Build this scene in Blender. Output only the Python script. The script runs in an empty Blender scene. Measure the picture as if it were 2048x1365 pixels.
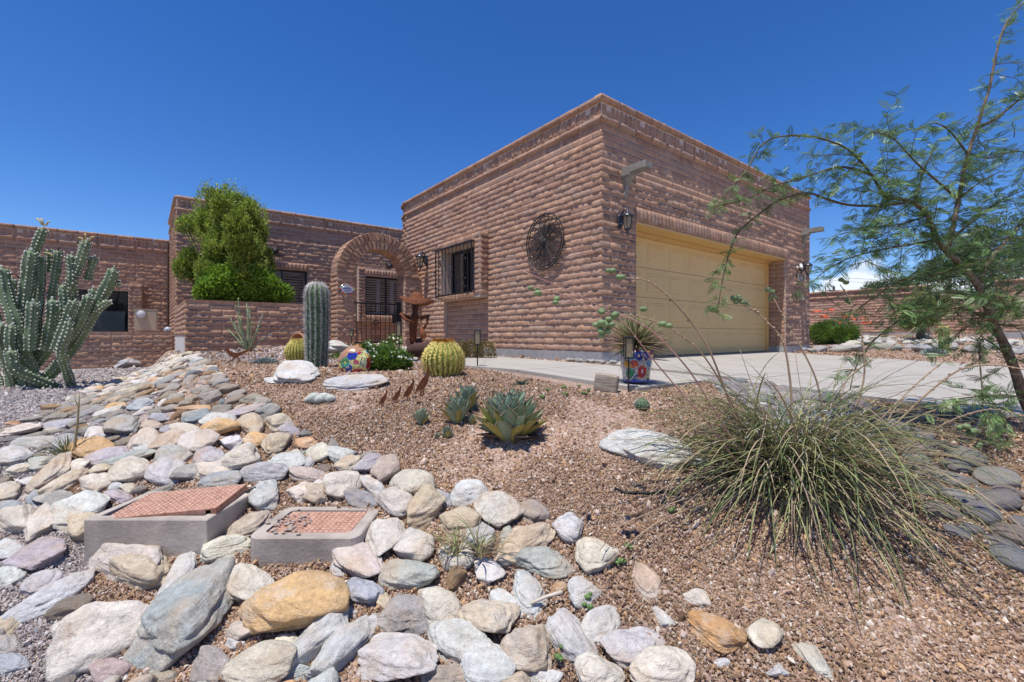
import bpy, bmesh, math, random
import numpy as np
from mathutils import Vector, Matrix, Euler

random.seed(7)
RNG = np.random.default_rng(7)
sc = bpy.context.scene
PI = math.pi

# ------------------------------------------------------------------ camera
F = 905.0            # focal length in pixels of the 2048 px wide photograph
HX, HY = 1024.0, 672.0
cam_d = bpy.data.cameras.new("camera")
cam_d.sensor_width = 36.0
cam_d.lens = F / 2048.0 * 36.0
cam_d.shift_y = -10.5 / 2048.0
cam_d.clip_start = 0.05
cam_d.clip_end = 6000.0
cam = bpy.data.objects.new("camera", cam_d)
sc.collection.objects.link(cam)
cam.location = (0, 0, 0)
cam.rotation_euler = (PI / 2, 0, 0)
sc.camera = cam

# ------------------------------------------------------------------ house frame: u along the garage front, v towards the street
CX, CY = 1.303, 6.59
UX, UY = 0.79, 0.6131
VX, VY = 0.6131, -0.79
def UV(u, v):
    return (CX + u * UX + v * VX, CY + u * UY + v * VY)

# ------------------------------------------------------------------ sun and sky
SUN_EL = math.radians(74.0)
SA = math.radians(15.0)
hx = -UX * math.cos(SA) + VX * math.sin(SA)
hy = -UY * math.cos(SA) + VY * math.sin(SA)
SUN_DIR = Vector((hx * math.cos(SUN_EL), hy * math.cos(SUN_EL), math.sin(SUN_EL))).normalized()
sun_d = bpy.data.lights.new("sun", "SUN")
sun_d.energy = 4.6
sun_d.angle = math.radians(0.53)
sun_d.color = (1.0, 0.965, 0.91)
sun = bpy.data.objects.new("sun", sun_d)
sc.collection.objects.link(sun)
sun.location = (0, 0, 30)
sun.rotation_euler = SUN_DIR.to_track_quat('Z', 'Y').to_euler()

world = bpy.data.worlds.new("World")
sc.world = world
world.use_nodes = True
wn = world.node_tree
wn.nodes.clear()
w_out = wn.nodes.new("ShaderNodeOutputWorld")
w_bg = wn.nodes.new("ShaderNodeBackground")
w_bg.inputs[1].default_value = 0.12
w_sky = wn.nodes.new("ShaderNodeTexSky")
w_sky.sky_type = 'NISHITA'
w_sky.sun_disc = False
w_sky.sun_elevation = SUN_EL
w_sky.sun_rotation = math.atan2(SUN_DIR.x, SUN_DIR.y)
w_sky.altitude = 1200.0
w_sky.air_density = 1.0
w_sky.dust_density = 0.0
w_sky.ozone_density = 5.0
w_hsv = wn.nodes.new("ShaderNodeHueSaturation")
w_hsv.inputs['Saturation'].default_value = 1.265
w_hsv.inputs['Value'].default_value = 1.13
w_hsv.inputs['Hue'].default_value = 0.511
wn.links.new(w_sky.outputs[0], w_hsv.inputs['Color'])
# a bank of cumulus low over the whole horizon
w_tc = wn.nodes.new("ShaderNodeTexCoord")
w_sep = wn.nodes.new("ShaderNodeSeparateXYZ")
wn.links.new(w_tc.outputs['Generated'], w_sep.inputs[0])
w_map = wn.nodes.new("ShaderNodeMapping")
w_map.inputs['Scale'].default_value = (6.0, 6.0, 15.0)
wn.links.new(w_tc.outputs['Generated'], w_map.inputs[0])
w_no = wn.nodes.new("ShaderNodeTexNoise")
w_no.inputs['Scale'].default_value = 1.3
w_no.inputs['Detail'].default_value = 9.0
w_no.inputs['Roughness'].default_value = 0.52
wn.links.new(w_map.outputs[0], w_no.inputs['Vector'])
def wmath(op, a, b=None, clamp=False):
    n = wn.nodes.new("ShaderNodeMath"); n.operation = op; n.use_clamp = clamp
    for i, x in enumerate((a, b)):
        if x is None: continue
        if isinstance(x, (int, float)): n.inputs[i].default_value = x
        else: wn.links.new(x, n.inputs[i])
    return n.outputs[0]
c_h = wmath('MULTIPLY', w_sep.outputs[2], -7.5)
c_s = wmath('ADD', w_no.outputs[0], c_h)
c_m = wmath('MULTIPLY', wmath('SUBTRACT', c_s, -0.32), 9.0, True)
w_mix = wn.nodes.new("ShaderNodeMixRGB")
w_mix.inputs[2].default_value = (7.6, 7.9, 8.4, 1)
wn.links.new(wmath('MULTIPLY', c_m, 0.85), w_mix.inputs[0])
wn.links.new(w_hsv.outputs[0], w_mix.inputs[1])
wn.links.new(w_mix.outputs[0], w_bg.inputs[0])
wn.links.new(w_bg.outputs[0], w_out.inputs[0])

vs = sc.view_settings
vs.view_transform = 'Standard'
vs.look = 'None'
vs.gamma = 1.0
vs.use_curve_mapping = False
vs.exposure = 0.18
sc.cycles.max_bounces = 6
sc.cycles.diffuse_bounces = 3
sc.cycles.transparent_max_bounces = 12

# ------------------------------------------------------------------ noise helpers (numpy)
def _hash(ix, iy, iz, seed):
    h = (ix * 374761393 + iy * 668265263 + iz * 2147483647 + seed * 974634777) & 0xFFFFFFFF
    h = ((h ^ (h >> 13)) * 1274126177) & 0xFFFFFFFF
    h = h ^ (h >> 16)
    return (h & 0xFFFFFF) / float(0xFFFFFF)
def vnoise(P, seed=0):
    P = np.asarray(P, float)
    I = np.floor(P).astype(np.int64); f = P - I
    w = f * f * (3 - 2 * f)
    r = 0
    for dx in (0, 1):
        for dy in (0, 1):
            for dz in (0, 1):
                h = _hash(I[:, 0] + dx, I[:, 1] + dy, I[:, 2] + dz, seed)
                r = r + h * np.where(dx, w[:, 0], 1 - w[:, 0]) * np.where(dy, w[:, 1], 1 - w[:, 1]) * np.where(dz, w[:, 2], 1 - w[:, 2])
    return r * 2 - 1
def fbm(P, seed=0, octaves=4, gain=0.5):
    P = np.asarray(P, float); a = 1.0; s = 0; t = 0
    for o in range(octaves):
        s = s + a * vnoise(P * (2.03 ** o) + o * 17.3, seed + o); t += a; a *= gain
    return s / t

# ------------------------------------------------------------------ terrain height
def sstep(a, b, x):
    t = np.clip((x - a) / (b - a), 0, 1)
    return t * t * (3 - 2 * t)
def smin(a, b, k):
    h = np.clip(0.5 + 0.5 * (b - a) / k, 0, 1)
    return b + (a - b) * h - k * h * (1 - h)
def uv_of(X, Y):
    return (X - CX) * UX + (Y - CY) * UY, (X - CX) * VX + (Y - CY) * VY
def drive_z(u, v):
    return -0.37 - 0.046 * np.clip(v, 0, 9) + 0.12 * sstep(2.0, 5.6, -v) * (u < 0.2)
def left_t(X, Y):
    Xr = -2.2 - (Y - 3.9) * 0.85
    Xl = np.minimum(-4.2 - (Y - 3.7) * 0.58, Xr - 0.6)
    return sstep(0, 1, (Xr - X) / (Xr - Xl))
def ground(X, Y):
    X = np.asarray(X, float); Y = np.asarray(Y, float)
    u, v = uv_of(X, Y)
    plane = np.maximum(-1.593 + 0.058 * np.clip(X, -8, 8) + 0.295 * Y, -1.62)
    cap = -0.385 - 0.046 * np.clip(v, 0, 9) + 0.17 * sstep(2.0, 5.5, -v) * sstep(-6.4, -3.9, X)
    zc = smin(plane, cap, 0.10)
    t = left_t(X, Y)
    z = zc * (1 - t) + np.minimum(zc, -0.80) * t
    dz = drive_z(u, v) - 0.035
    paved = ((u > -0.25) & (u < 6.5) & (v > -0.5)) | ((u > -2.2) & (u < 0.1) & (v < 2.05) & (v > -6.2) & (X > -2.6))
    # soft shoulder near the drive
    sh = sstep(-0.75, -0.3, u) * (v > 1.9)
    z = z * (1 - sh) + dz * sh
    z = np.where(paved, dz, z)
    far = -0.40 - 0.046 * np.clip(v, 0, 9) + 0.041 * np.clip(u - 6.4, 0, 14)
    z = np.where(u > 6.4, far, z)
    return z
def gz(x, y):
    return float(ground(np.array([x]), np.array([y]))[0])
def hit(px, py, ymax=30.0):
    """where a sight line of the photograph meets the ground"""
    Ys = np.linspace(0.7, ymax, 1500)
    Xs = (px - HX) / F * Ys
    d = -(py - HY) / F * Ys - ground(Xs, Ys)
    neg = np.where(d <= 0)[0]
    if len(neg) == 0: return (Xs[-1], Ys[-1], gz(Xs[-1], Ys[-1]))
    i = max(neg[0], 1)
    t = d[i - 1] / (d[i - 1] - d[i] + 1e-9)
    Y = Ys[i - 1] + t * (Ys[i] - Ys[i - 1]); X = (px - HX) / F * Y
    return (X, Y, gz(X, Y))
def P3(px, py, Y):
    return Vector(((px - HX) / F * Y, Y, (HY - py) / F * Y))

# ------------------------------------------------------------------ scene helpers
COL = sc.collection
def setp(o, label=None, cat=None, group=None, kind=None):
    if label: o['label'] = label
    if cat: o['category'] = cat
    if group: o['group'] = group
    if kind: o['kind'] = kind
    return o
def thing(name, label, cat, loc=(0, 0, 0), rotz=0.0, group=None):
    o = bpy.data.objects.new(name, None)
    o.empty_display_size = 0.1
    COL.objects.link(o)
    o.location = loc; o.rotation_euler = (0, 0, rotz)
    return setp(o, label, cat, group)
class MB:
    """collects vertices and faces, builds one mesh"""
    def __init__(s):
        s.v = []; s.f = []; s.mi = []; s.n = 0
    def add(s, V, Fc, mi=0):
        V = np.asarray(V, float).reshape(-1, 3)
        s.v.append(V)
        for f in Fc:
            s.f.append(tuple(int(i) + s.n for i in f)); s.mi.append(mi)
        s.n += len(V)
        return s
    def box(s, lo, hi, M=None, mi=0, bev=0.0):
        x0, y0, z0 = lo; x1, y1, z1 = hi
        if bev <= 0:
            V = [(x0,y0,z0),(x1,y0,z0),(x1,y1,z0),(x0,y1,z0),(x0,y0,z1),(x1,y0,z1),(x1,y1,z1),(x0,y1,z1)]
            Fc = [(0,3,2,1),(4,5,6,7),(0,1,5,4),(1,2,6,5),(2,3,7,6),(3,0,4,7)]
        else:
            b = bev
            V = []
            for z, i in ((z0, b), (z0 + b, 0), (z1 - b, 0), (z1, b)):
                V += [(x0+i+ (b if i==0 else 0)*0, y0+i, z), (x1-i, y0+i, z), (x1-i, y1-i, z), (x0+i, y1-i, z)]
            Fc = [(3,2,1,0), (12,13,14,15)]
            for k in range(3):
                a = k * 4
                for j in range(4):
                    Fc.append((a+j, a+(j+1)%4, a+4+(j+1)%4, a+4+j))
        V = np.array(V, float)
        if M is not None: V = xf(M, V)
        return s.add(V, Fc, mi)
    def tube(s, pts, rad, n=6, mi=0, cap=True, flat=1.0):
        pts = [Vector(p) for p in pts]
        if not hasattr(rad, '__len__'): rad = [rad] * len(pts)
        V = []; up = None
        for i, p in enumerate(pts):
            a = pts[max(i-1, 0)]; b = pts[min(i+1, len(pts)-1)]
            t = (b - a)
            if t.length < 1e-9: t = Vector((0, 0, 1))
            t.normalize()
            if up is None:
                up = Vector((0, 0, 1)) if abs(t.z) < 0.9 else Vector((1, 0, 0))
            x = up.cross(t)
            if x.length < 1e-6: x = Vector((1, 0, 0)).cross(t)
            x.normalize(); y = t.cross(x); up = y
            for k in range(n):
                an = 2 * PI * k / n
                V.append(p + x * (math.cos(an) * rad[i]) + y * (math.sin(an) * rad[i] * flat))
        Fc = []
        for i in range(len(pts) - 1):
            for k in range(n):
                Fc.append((i*n+k, i*n+(k+1)%n, (i+1)*n+(k+1)%n, (i+1)*n+k))
        if cap:
            Fc.append(tuple(range(n-1, -1, -1))); Fc.append(tuple((len(pts)-1)*n + k for k in range(n)))
        return s.add([tuple(v) for v in V], Fc, mi)
    def lathe(s, prof, n=24, c=(0, 0, 0), mi=0, cap=True, M=None, fn=None):
        V = []
        for r, z in prof:
            for k in range(n):
                a = 2 * PI * k / n
                rr = r * (fn(a, z) if fn else 1.0)
                V.append((c[0] + rr * math.cos(a), c[1] + rr * math.sin(a), c[2] + z))
        Fc = []
        for i in range(len(prof) - 1):
            for k in range(n):
                Fc.append((i*n+k, i*n+(k+1)%n, (i+1)*n+(k+1)%n, (i+1)*n+k))
        if cap:
            Fc.append(tuple(range(n-1, -1, -1))); Fc.append(tuple((len(prof)-1)*n + k for k in range(n)))
        V = np.array(V, float)
        if M is not None: V = xf(M, V)
        return s.add(V, Fc, mi)
    def mesh(s, name, mats, smooth=False):
        me = bpy.data.meshes.new(name)
        V = np.concatenate(s.v) if s.v else np.zeros((0, 3))
        me.from_pydata(V.tolist(), [], s.f)
        if not isinstance(mats, (list, tuple)): mats = [mats]
        for m in mats: me.materials.append(m)
        if len(mats) > 1: me.polygons.foreach_set("material_index", s.mi)
        if smooth: me.polygons.foreach_set("use_smooth", [True] * len(me.polygons))
        me.update()
        return me
    def obj(s, name, mats, parent=None, smooth=False, loc=None, origin=None):
        """vertices are in world coordinates; the object's origin goes to origin (or the parent's)"""
        if origin is None:
            origin = parent_world(parent) if parent else (0, 0, 0)
        if s.v:
            s.v = [np.concatenate(s.v) - np.array(origin, float)]
        me = s.mesh(name, mats, smooth)
        o = bpy.data.objects.new(name, me)
        COL.objects.link(o)
        if parent:
            o.parent = parent
            pw = parent_world(parent)
            o.location = Vector(origin) - Vector(pw)
        else:
            o.location = origin
        return o
def parent_world(p):
    v = Vector((0, 0, 0))
    while p is not None:
        v = v + Vector(p.location); p = p.parent
    return v
def xf(M, V):
    V = np.asarray(V, float)
    A = np.array(M.to_3x3()); t = np.array(M.to_translation())
    return V @ A.T + t
def local_obj(name, me, parent, M):
    """links mesh me under parent with local matrix M"""
    o = bpy.data.objects.new(name, me)
    COL.objects.link(o)
    if parent: o.parent = parent
    o.matrix_local = M
    return o
def np_mesh(name, V, Fq, mat, smooth=False, attrs=None):
    """fast mesh from arrays: V (n,3), Fq (m,k) with k 3 or 4"""
    me = bpy.data.meshes.new(name)
    V = np.ascontiguousarray(V, dtype=np.float32); Fq = np.ascontiguousarray(Fq, dtype=np.int32)
    m, k = Fq.shape
    me.vertices.add(len(V)); me.vertices.foreach_set("co", V.ravel())
    me.loops.add(m * k); me.loops.foreach_set("vertex_index", Fq.ravel())
    me.polygons.add(m)
    me.polygons.foreach_set("loop_start", np.arange(0, m * k, k, dtype=np.int32))
    me.polygons.foreach_set("loop_total", np.full(m, k, dtype=np.int32))
    if smooth: me.polygons.foreach_set("use_smooth", np.ones(m, dtype=bool))
    if attrs:
        for an, av in attrs.items():
            av = np.asarray(av, np.float32)
            if av.ndim == 1:
                a = me.attributes.new(an, 'FLOAT', 'POINT'); a.data.foreach_set("value", av)
            else:
                a = me.attributes.new(an, 'FLOAT_COLOR', 'POINT')
                if av.shape[1] == 3: av = np.concatenate([av, np.ones((len(av), 1), np.float32)], 1)
                a.data.foreach_set("color", av.ravel())
    if mat is not None:
        for mm in (mat if isinstance(mat, (list, tuple)) else [mat]): me.materials.append(mm)
    me.update(calc_edges=True)
    me.validate()
    return me

# ------------------------------------------------------------------ materials
class NT:
    def __init__(s, name, rough=0.8, spec=0.3):
        s.m = bpy.data.materials.new(name); s.m.use_nodes = True
        s.t = s.m.node_tree; s.t.nodes.clear()
        s.out = s.t.nodes.new("ShaderNodeOutputMaterial")
        s.p = s.t.nodes.new("ShaderNodeBsdfPrincipled")
        s.p.inputs['Roughness'].default_value = rough
        s.p.inputs['Specular IOR Level'].default_value = spec
        s.t.links.new(s.p.outputs[0], s.out.inputs[0])
    def n(s, t, **k):
        x = s.t.nodes.new(t)
        for a, b in k.items(): setattr(x, a, b)
        return x
    def L(s, a, b): s.t.links.new(a, b)
    def put(s, inp, x):
        if isinstance(x, (int, float)): inp.default_value = x
        elif isinstance(x, (tuple, list)): inp.default_value = tuple(x) + ((1,) if len(x) == 3 and len(inp.default_value) == 4 else ())
        else: s.L(x, inp)
    def math(s, op, a, b=None, clamp=False):
        x = s.n("ShaderNodeMath", operation=op, use_clamp=clamp)
        s.put(x.inputs[0], a)
        if b is not None: s.put(x.inputs[1], b)
        return x.outputs[0]
    def coord(s, kind='Object'): return s.n("ShaderNodeTexCoord").outputs[kind]
    def pos(s): return s.n("ShaderNodeNewGeometry").outputs['Position']
    def noise(s, vec, scale, detail=4, rough=0.55, out=0, dist=0.0):
        x = s.n("ShaderNodeTexNoise")
        s.put(x.inputs['Vector'], vec); x.inputs['Scale'].default_value = scale
        x.inputs['Detail'].default_value = detail; x.inputs['Roughness'].default_value = rough
        x.inputs['Distortion'].default_value = dist
        return x.outputs[out]
    def voro(s, vec, scale, feature='F1', out='Distance', rnd=1.0):
        x = s.n("ShaderNodeTexVoronoi", feature=feature)
        s.put(x.inputs['Vector'], vec); x.inputs['Scale'].default_value = scale
        x.inputs['Randomness'].default_value = rnd
        return x.outputs[out]
    def map(s, vec, scale=(1,1,1), loc=(0,0,0), rot=(0,0,0)):
        x = s.n("ShaderNodeMapping"); s.put(x.inputs[0], vec)
        x.inputs['Scale'].default_value = scale; x.inputs['Location'].default_value = loc; x.inputs['Rotation'].default_value = rot
        return x.outputs[0]
    def ramp(s, fac, stops, interp='LINEAR'):
        x = s.n("ShaderNodeValToRGB"); x.color_ramp.interpolation = interp
        e = x.color_ramp.elements
        while len(e) < len(stops): e.new(0.5)
        for i, (p, c) in enumerate(stops):
            e[i].position = p; e[i].color = (c, c, c, 1) if isinstance(c, (int, float)) else tuple(c) + (1,)
        s.put(x.inputs[0], fac)
        return x.outputs[0]
    def mix(s, fac, a, b, mode='MIX'):
        x = s.n("ShaderNodeMixRGB", blend_type=mode)
        s.put(x.inputs[0], fac)
        for i, c in ((1, a), (2, b)):
            s.put(x.inputs[i], (c, c, c) if isinstance(c, (int, float)) else c)
        return x.outputs[0]
    def attr(s, name, out='Fac'):
        x = s.n("ShaderNodeAttribute", attribute_name=name); return x.outputs[out]
    def rnd(s): return s.n("ShaderNodeObjectInfo").outputs['Random']
    def ocol(s): return s.n("ShaderNodeObjectInfo").outputs['Color']
    def color(s, c): s.put(s.p.inputs['Base Color'], c); return s
    def bump(s, h, strength=0.5, dist=0.01):
        x = s.n("ShaderNodeBump"); x.inputs['Strength'].default_value = strength; x.inputs['Distance'].default_value = dist
        s.put(x.inputs['Height'], h); s.L(x.outputs[0], s.p.inputs['Normal']); return s
def simple(name, col, rough=0.7, spec=0.3, var=0.15, scale=8.0, bump=0.0, metal=0.0, bscale=60.0):
    k = NT(name, rough, spec)
    po = k.pos()
    n = k.noise(po, scale, 4)
    k.color(k.mix(1.0, col, k.ramp(n, [(0.25, 1 - var), (0.75, 1 + var)]), 'MULTIPLY'))
    k.p.inputs['Metallic'].default_value = metal
    if bump: k.bump(k.noise(po, bscale, 3), bump, 0.004)
    return k.m

def brick_material(name, base, var=0.22):
    k = NT(name, 0.92, 0.15)
    po = k.pos()
    r = k.math('FRACT', k.math('ADD', k.attr('tint'), k.rnd()))
    hue = k.ramp(r, [(0.0, tuple(c * f for c, f in zip(base, (0.80, 0.76, 0.76)))), (0.35, base), (0.7, tuple(c * f for c, f in zip(base, (1.12, 1.1, 1.05)))), (0.9, tuple(c * f for c, f in zip(base, (0.98, 1.05, 1.10)))), (1.0, tuple(c * f for c, f in zip(base, (0.86, 0.94, 1.02))))])
    n1 = k.noise(po, 9, 5, 0.6)
    c = k.mix(1.0, hue, k.ramp(n1, [(0.3, 0.78), (0.7, 1.2)]), 'MULTIPLY')
    n2 = k.noise(po, 130, 3, 0.7)
    c = k.mix(1.0, c, k.ramp(n2, [(0.3, 0.72), (0.7, 1.26)]), 'MULTIPLY')
    w = k.noise(po, 1.4, 3)
    c = k.mix(k.ramp(w, [(0.5, 0.0), (0.78, 0.22)]), c, (0.42, 0.33, 0.28))
    # pale efflorescence here and there
    e = k.noise(po, 3.3, 6, 0.7)
    c = k.mix(k.ramp(e, [(0.62, 0.0), (0.75, 0.35)]), c, (0.48, 0.43, 0.39))
    k.color(c)
    h = k.mix(0.5, k.noise(po, 70, 5, 0.7), k.noise(po, 22, 3))
    k.bump(h, 1.0, 0.016)
    return k.m
M_BRICK = brick_material("burnt_adobe", (0.395, 0.238, 0.162))
M_BRICK2 = brick_material("burnt_adobe_dark", (0.33, 0.175, 0.128))
M_MORTAR = simple("mortar", (0.52, 0.425, 0.36), 0.95, 0.1, 0.2, 14, 0.5)
M_CONC = simple("old_concrete", (0.40, 0.345, 0.29), 0.9, 0.2, 0.42, 5, 0.6)
M_FOUND = simple("foundation_concrete", (0.36, 0.35, 0.34), 0.9, 0.2, 0.2, 9, 0.6)
M_STUCCO = simple("white_stucco", (0.62, 0.59, 0.55), 0.9, 0.2, 0.1, 5, 0.3)
M_BLACK = simple("black_iron", (0.02, 0.02, 0.022), 0.45, 0.4, 0.2, 20)
M_LANT = simple("lantern_black", (0.025, 0.03, 0.045), 0.35, 0.5, 0.2, 20)
M_WHITE = simple("white_plastic", (0.7, 0.7, 0.7), 0.4, 0.4, 0.05, 10)
M_YEL = simple("yellow_paint", (0.66, 0.42, 0.16), 0.55, 0.3, 0.05, 2)
M_DOOR = simple("garage_door_paint", (0.64, 0.45, 0.195), 0.5, 0.35, 0.05, 2)
M_DARK = simple("dark_interior", (0.015, 0.014, 0.013), 0.8, 0.2, 0.1, 3)
M_SHUT = simple("shutter_paint", (0.62, 0.60, 0.56), 0.5, 0.3, 0.06, 4)
def glass_mat():
    k = NT("window_glass", 0.04, 0.6)
    k.color((0.02, 0.024, 0.028)); k.p.inputs['Transmission Weight'].default_value = 0.0
    k.p.inputs['Alpha'].default_value = 0.18
    return k.m
M_GLASS = glass_mat()
def lamp_glass():
    k = NT("lamp_glass", 0.15, 0.5)
    k.color((0.42, 0.34, 0.20)); k.p.inputs['Alpha'].default_value = 0.5
    return k.m
M_LGLASS = lamp_glass()
def rust_mat(name="rusted_steel", a=(0.115, 0.042, 0.022), b=(0.26, 0.09, 0.035)):
    k = NT(name, 0.85, 0.25)
    po = k.pos()
    n = k.noise(po, 26, 5, 0.7)
    k.color(k.ramp(n, [(0.3, a), (0.55, tuple((x + y) / 2 for x, y in zip(a, b))), (0.75, b)]))
    k.p.inputs['Metallic'].default_value = 0.15
    k.bump(k.noise(po, 200, 3), 0.3, 0.002)
    return k.m
M_RUST = rust_mat()
# ================================================================== the ground and paving
def terrain():
    def axis(lo, hi, step, far_lo, far_hi):
        a = list(np.arange(lo, hi, step))
        x = lo; s = step; left = []
        while x > far_lo: s *= 1.5; x -= s; left.append(x)
        x = a[-1]; s = step; right = []
        while x < far_hi: s *= 1.5; x += s; right.append(x)
        return np.array(left[::-1] + a + right)
    xs = axis(-11.0, 19.0, 0.1, -900, 900)
    ys = axis(0.7, 20.0, 0.07, -900, 1200)
    X, Y = np.meshgrid(xs, ys)
    x = X.ravel(); y = Y.ravel()
    z = ground(x, y)
    P = np.stack([x, y, np.zeros_like(x)], 1)
    near = (np.abs(x) < 20) & (y < 22) & (y > 0)
    u, v = uv_of(x, y)
    paved = ((u > -0.6) & (u < 6.6) & (v > -0.5)) | ((u > -2.4) & (u < 0.1) & (v < 2.3) & (v > -6.2))
    z = z + np.where(near & ~paved, 0.012 * fbm(P * 5.5, 3, 3) + 0.02 * fbm(P * 1.3, 9, 2), 0)
    V = np.stack([x, y, z], 1)
    ny, nx = X.shape
    i = np.arange((ny - 1) * (nx - 1)); r = i // (nx - 1); c = i % (nx - 1)
    a = r * nx + c
    Fq = np.stack([a, a + 1, a + nx + 1, a + nx], 1)
    gray = left_t(x, y) * (y > 1.5)
    k = NT("gravel_ground", 0.95, 0.12)
    po = k.pos()
    cr = k.voro(po, 62, 'F1', 'Color')
    cb = k.n("ShaderNodeSeparateColor"); k.L(cr, cb.inputs[0])
    warm = k.ramp(cb.outputs[0], [(0.0, (0.25, 0.16, 0.115)), (0.3, (0.40, 0.275, 0.215)), (0.6, (0.50, 0.375, 0.305)), (0.85, (0.42, 0.25, 0.155)), (1.0, (0.62, 0.53, 0.47))])
    cool = k.ramp(cb.outputs[0], [(0.0, (0.27, 0.22, 0.20)), (0.4, (0.42, 0.36, 0.33)), (0.8, (0.50, 0.44, 0.41)), (1.0, (0.66, 0.62, 0.59))])
    c = k.mix(k.attr('gray'), warm, cool)
    c = k.mix(1.0, c, k.ramp(k.noise(po, 1.1, 4), [(0.3, 0.82), (0.7, 1.12)]), 'MULTIPLY')
    d = k.voro(po, 62, 'DISTANCE_TO_EDGE')
    c = k.mix(k.ramp(d, [(0.0, 0.65), (0.09, 0.0)]), c, (0.13, 0.09, 0.07))
    k.color(c)
    k.bump(k.math('SUBTRACT', 1.0, k.voro(po, 62)), 0.8, 0.01)
    me = np_mesh("ground", V, Fq, k.m, True, {'gray': gray})
    o = bpy.data.objects.new("ground", me); COL.objects.link(o); o['kind'] = 'structure'
terrain()

def slab(name, poly_uv, top_fn, thick, mat, step=0.5, kind='structure'):
    """paving slab whose outline is given in u, v"""
    n = len(poly_uv)
    b = MB()
    top = []; bot = []
    for u, v in poly_uv:
        x, y = UV(u, v); z = float(top_fn(u, v))
        top.append((x, y, z)); bot.append((x, y, z - thick))
    b.add(top + bot, [tuple(range(n))] + [tuple(range(2 * n - 1, n - 1, -1))] + [(i, n + i, n + (i + 1) % n, (i + 1) % n) for i in range(n)])
    o = b.obj(name, mat); o['kind'] = kind
    return o
def conc_drive():
    k = NT("driveway_concrete", 0.85, 0.2)
    po = k.pos()
    n = k.noise(po, 1.2, 5, 0.6); n2 = k.noise(po, 160, 3, 0.7)
    m = k.map(po, (1.0, 1.0, 1.0), rot=(0, 0, math.radians(52)))
    st = k.noise(k.map(m, (0.5, 9.0, 1)), 1.6, 3)
    c = k.ramp(n, [(0.25, (0.37, 0.34, 0.295)), (0.55, (0.42, 0.39, 0.34)), (0.8, (0.44, 0.40, 0.34))])
    c = k.mix(1.0, c, k.ramp(st, [(0.35, 0.88), (0.65, 1.05)]), 'MULTIPLY')
    c = k.mix(1.0, c, k.ramp(n2, [(0.3, 0.92), (0.7, 1.06)]), 'MULTIPLY')
    # tyre marks run out of the door towards the street
    cr_ = k.n("ShaderNodeVectorMath", operation='DOT_PRODUCT'); k.L(po, cr_.inputs[0]); cr_.inputs[1].default_value = (0.79, 0.6131, 0)
    wv_ = k.math('ABSOLUTE', k.math('SINE', k.math('MULTIPLY', k.math('ADD', cr_.outputs['Value'], k.math('MULTIPLY', n, 0.35)), 2.0)))
    tm = k.math('MULTIPLY', k.ramp(wv_, [(0.80, 0.0), (0.98, 0.55)]), k.ramp(k.noise(po, 2.3, 5, 0.65), [(0.35, 0.0), (0.65, 0.6)]))
    c = k.mix(tm, c, (0.33, 0.29, 0.25))
    sp_ = k.noise(po, 3.1, 6, 0.75)
    c = k.mix(k.ramp(sp_, [(0.64, 0.0), (0.72, 0.35)]), c, (0.30, 0.25, 0.20))
    ck = k.voro(k.mix(0.08, po, k.noise(po, 1.4, 4, out=1)), 0.42, 'DISTANCE_TO_EDGE')
    c = k.mix(k.ramp(ck, [(0.0, 0.6), (0.004, 0.0)]), c, (0.22, 0.19, 0.16))
    k.color(c); k.bump(n2, 0.3, 0.003)
    return k.m
M_DRIVE = conc_drive()
# driveway in four pours with joints between them; walkway in three
def dz_(u, v): return drive_z(np.array(float(u)), np.array(float(v)))
gap = 0.006
us = [-0.28, 3.05, 6.38]; vsn = [-0.45, 2.14, 4.6, 7.2, 9.0, 14.0]
for i in range(2):
    for j in range(5):
        v0 = vsn[j]
        lo = us[i] if not (i == 0 and j == 0) else -0.04
        slab("driveway", [(lo + gap, v0 + gap), (lo + gap, vsn[j+1] - gap), (us[i+1] - gap, vsn[j+1] - gap), (us[i+1] - gap, v0 + gap)][::1], dz_, 0.1, M_DRIVE)
wpts = [1.95, 0.4, -1.3, -3.0, -4.6, -5.7]
def wk_near(v): return float(np.interp(-v, [-1.95, 0, 1.3, 3.0, 5.7], [-1.76, -1.90, -2.15, -2.0, -1.75]))
def wk_far(v): return float(np.interp(-v, [-1.95, 0.0, 1.6, 3.0, 5.7], [-0.29, -0.45, -0.40, -0.6, -0.55]))
for a, c in zip(wpts[:-1], wpts[1:]):
    a2, c2 = a - 0.005, c + 0.005
    slab("walkway", [(wk_near(a2), a2), (wk_far(a2), a2), (wk_far(c2), c2), (wk_near(c2), c2)], lambda u, v: dz_(u, v) + 0.003, 0.09, M_DRIVE)

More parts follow.
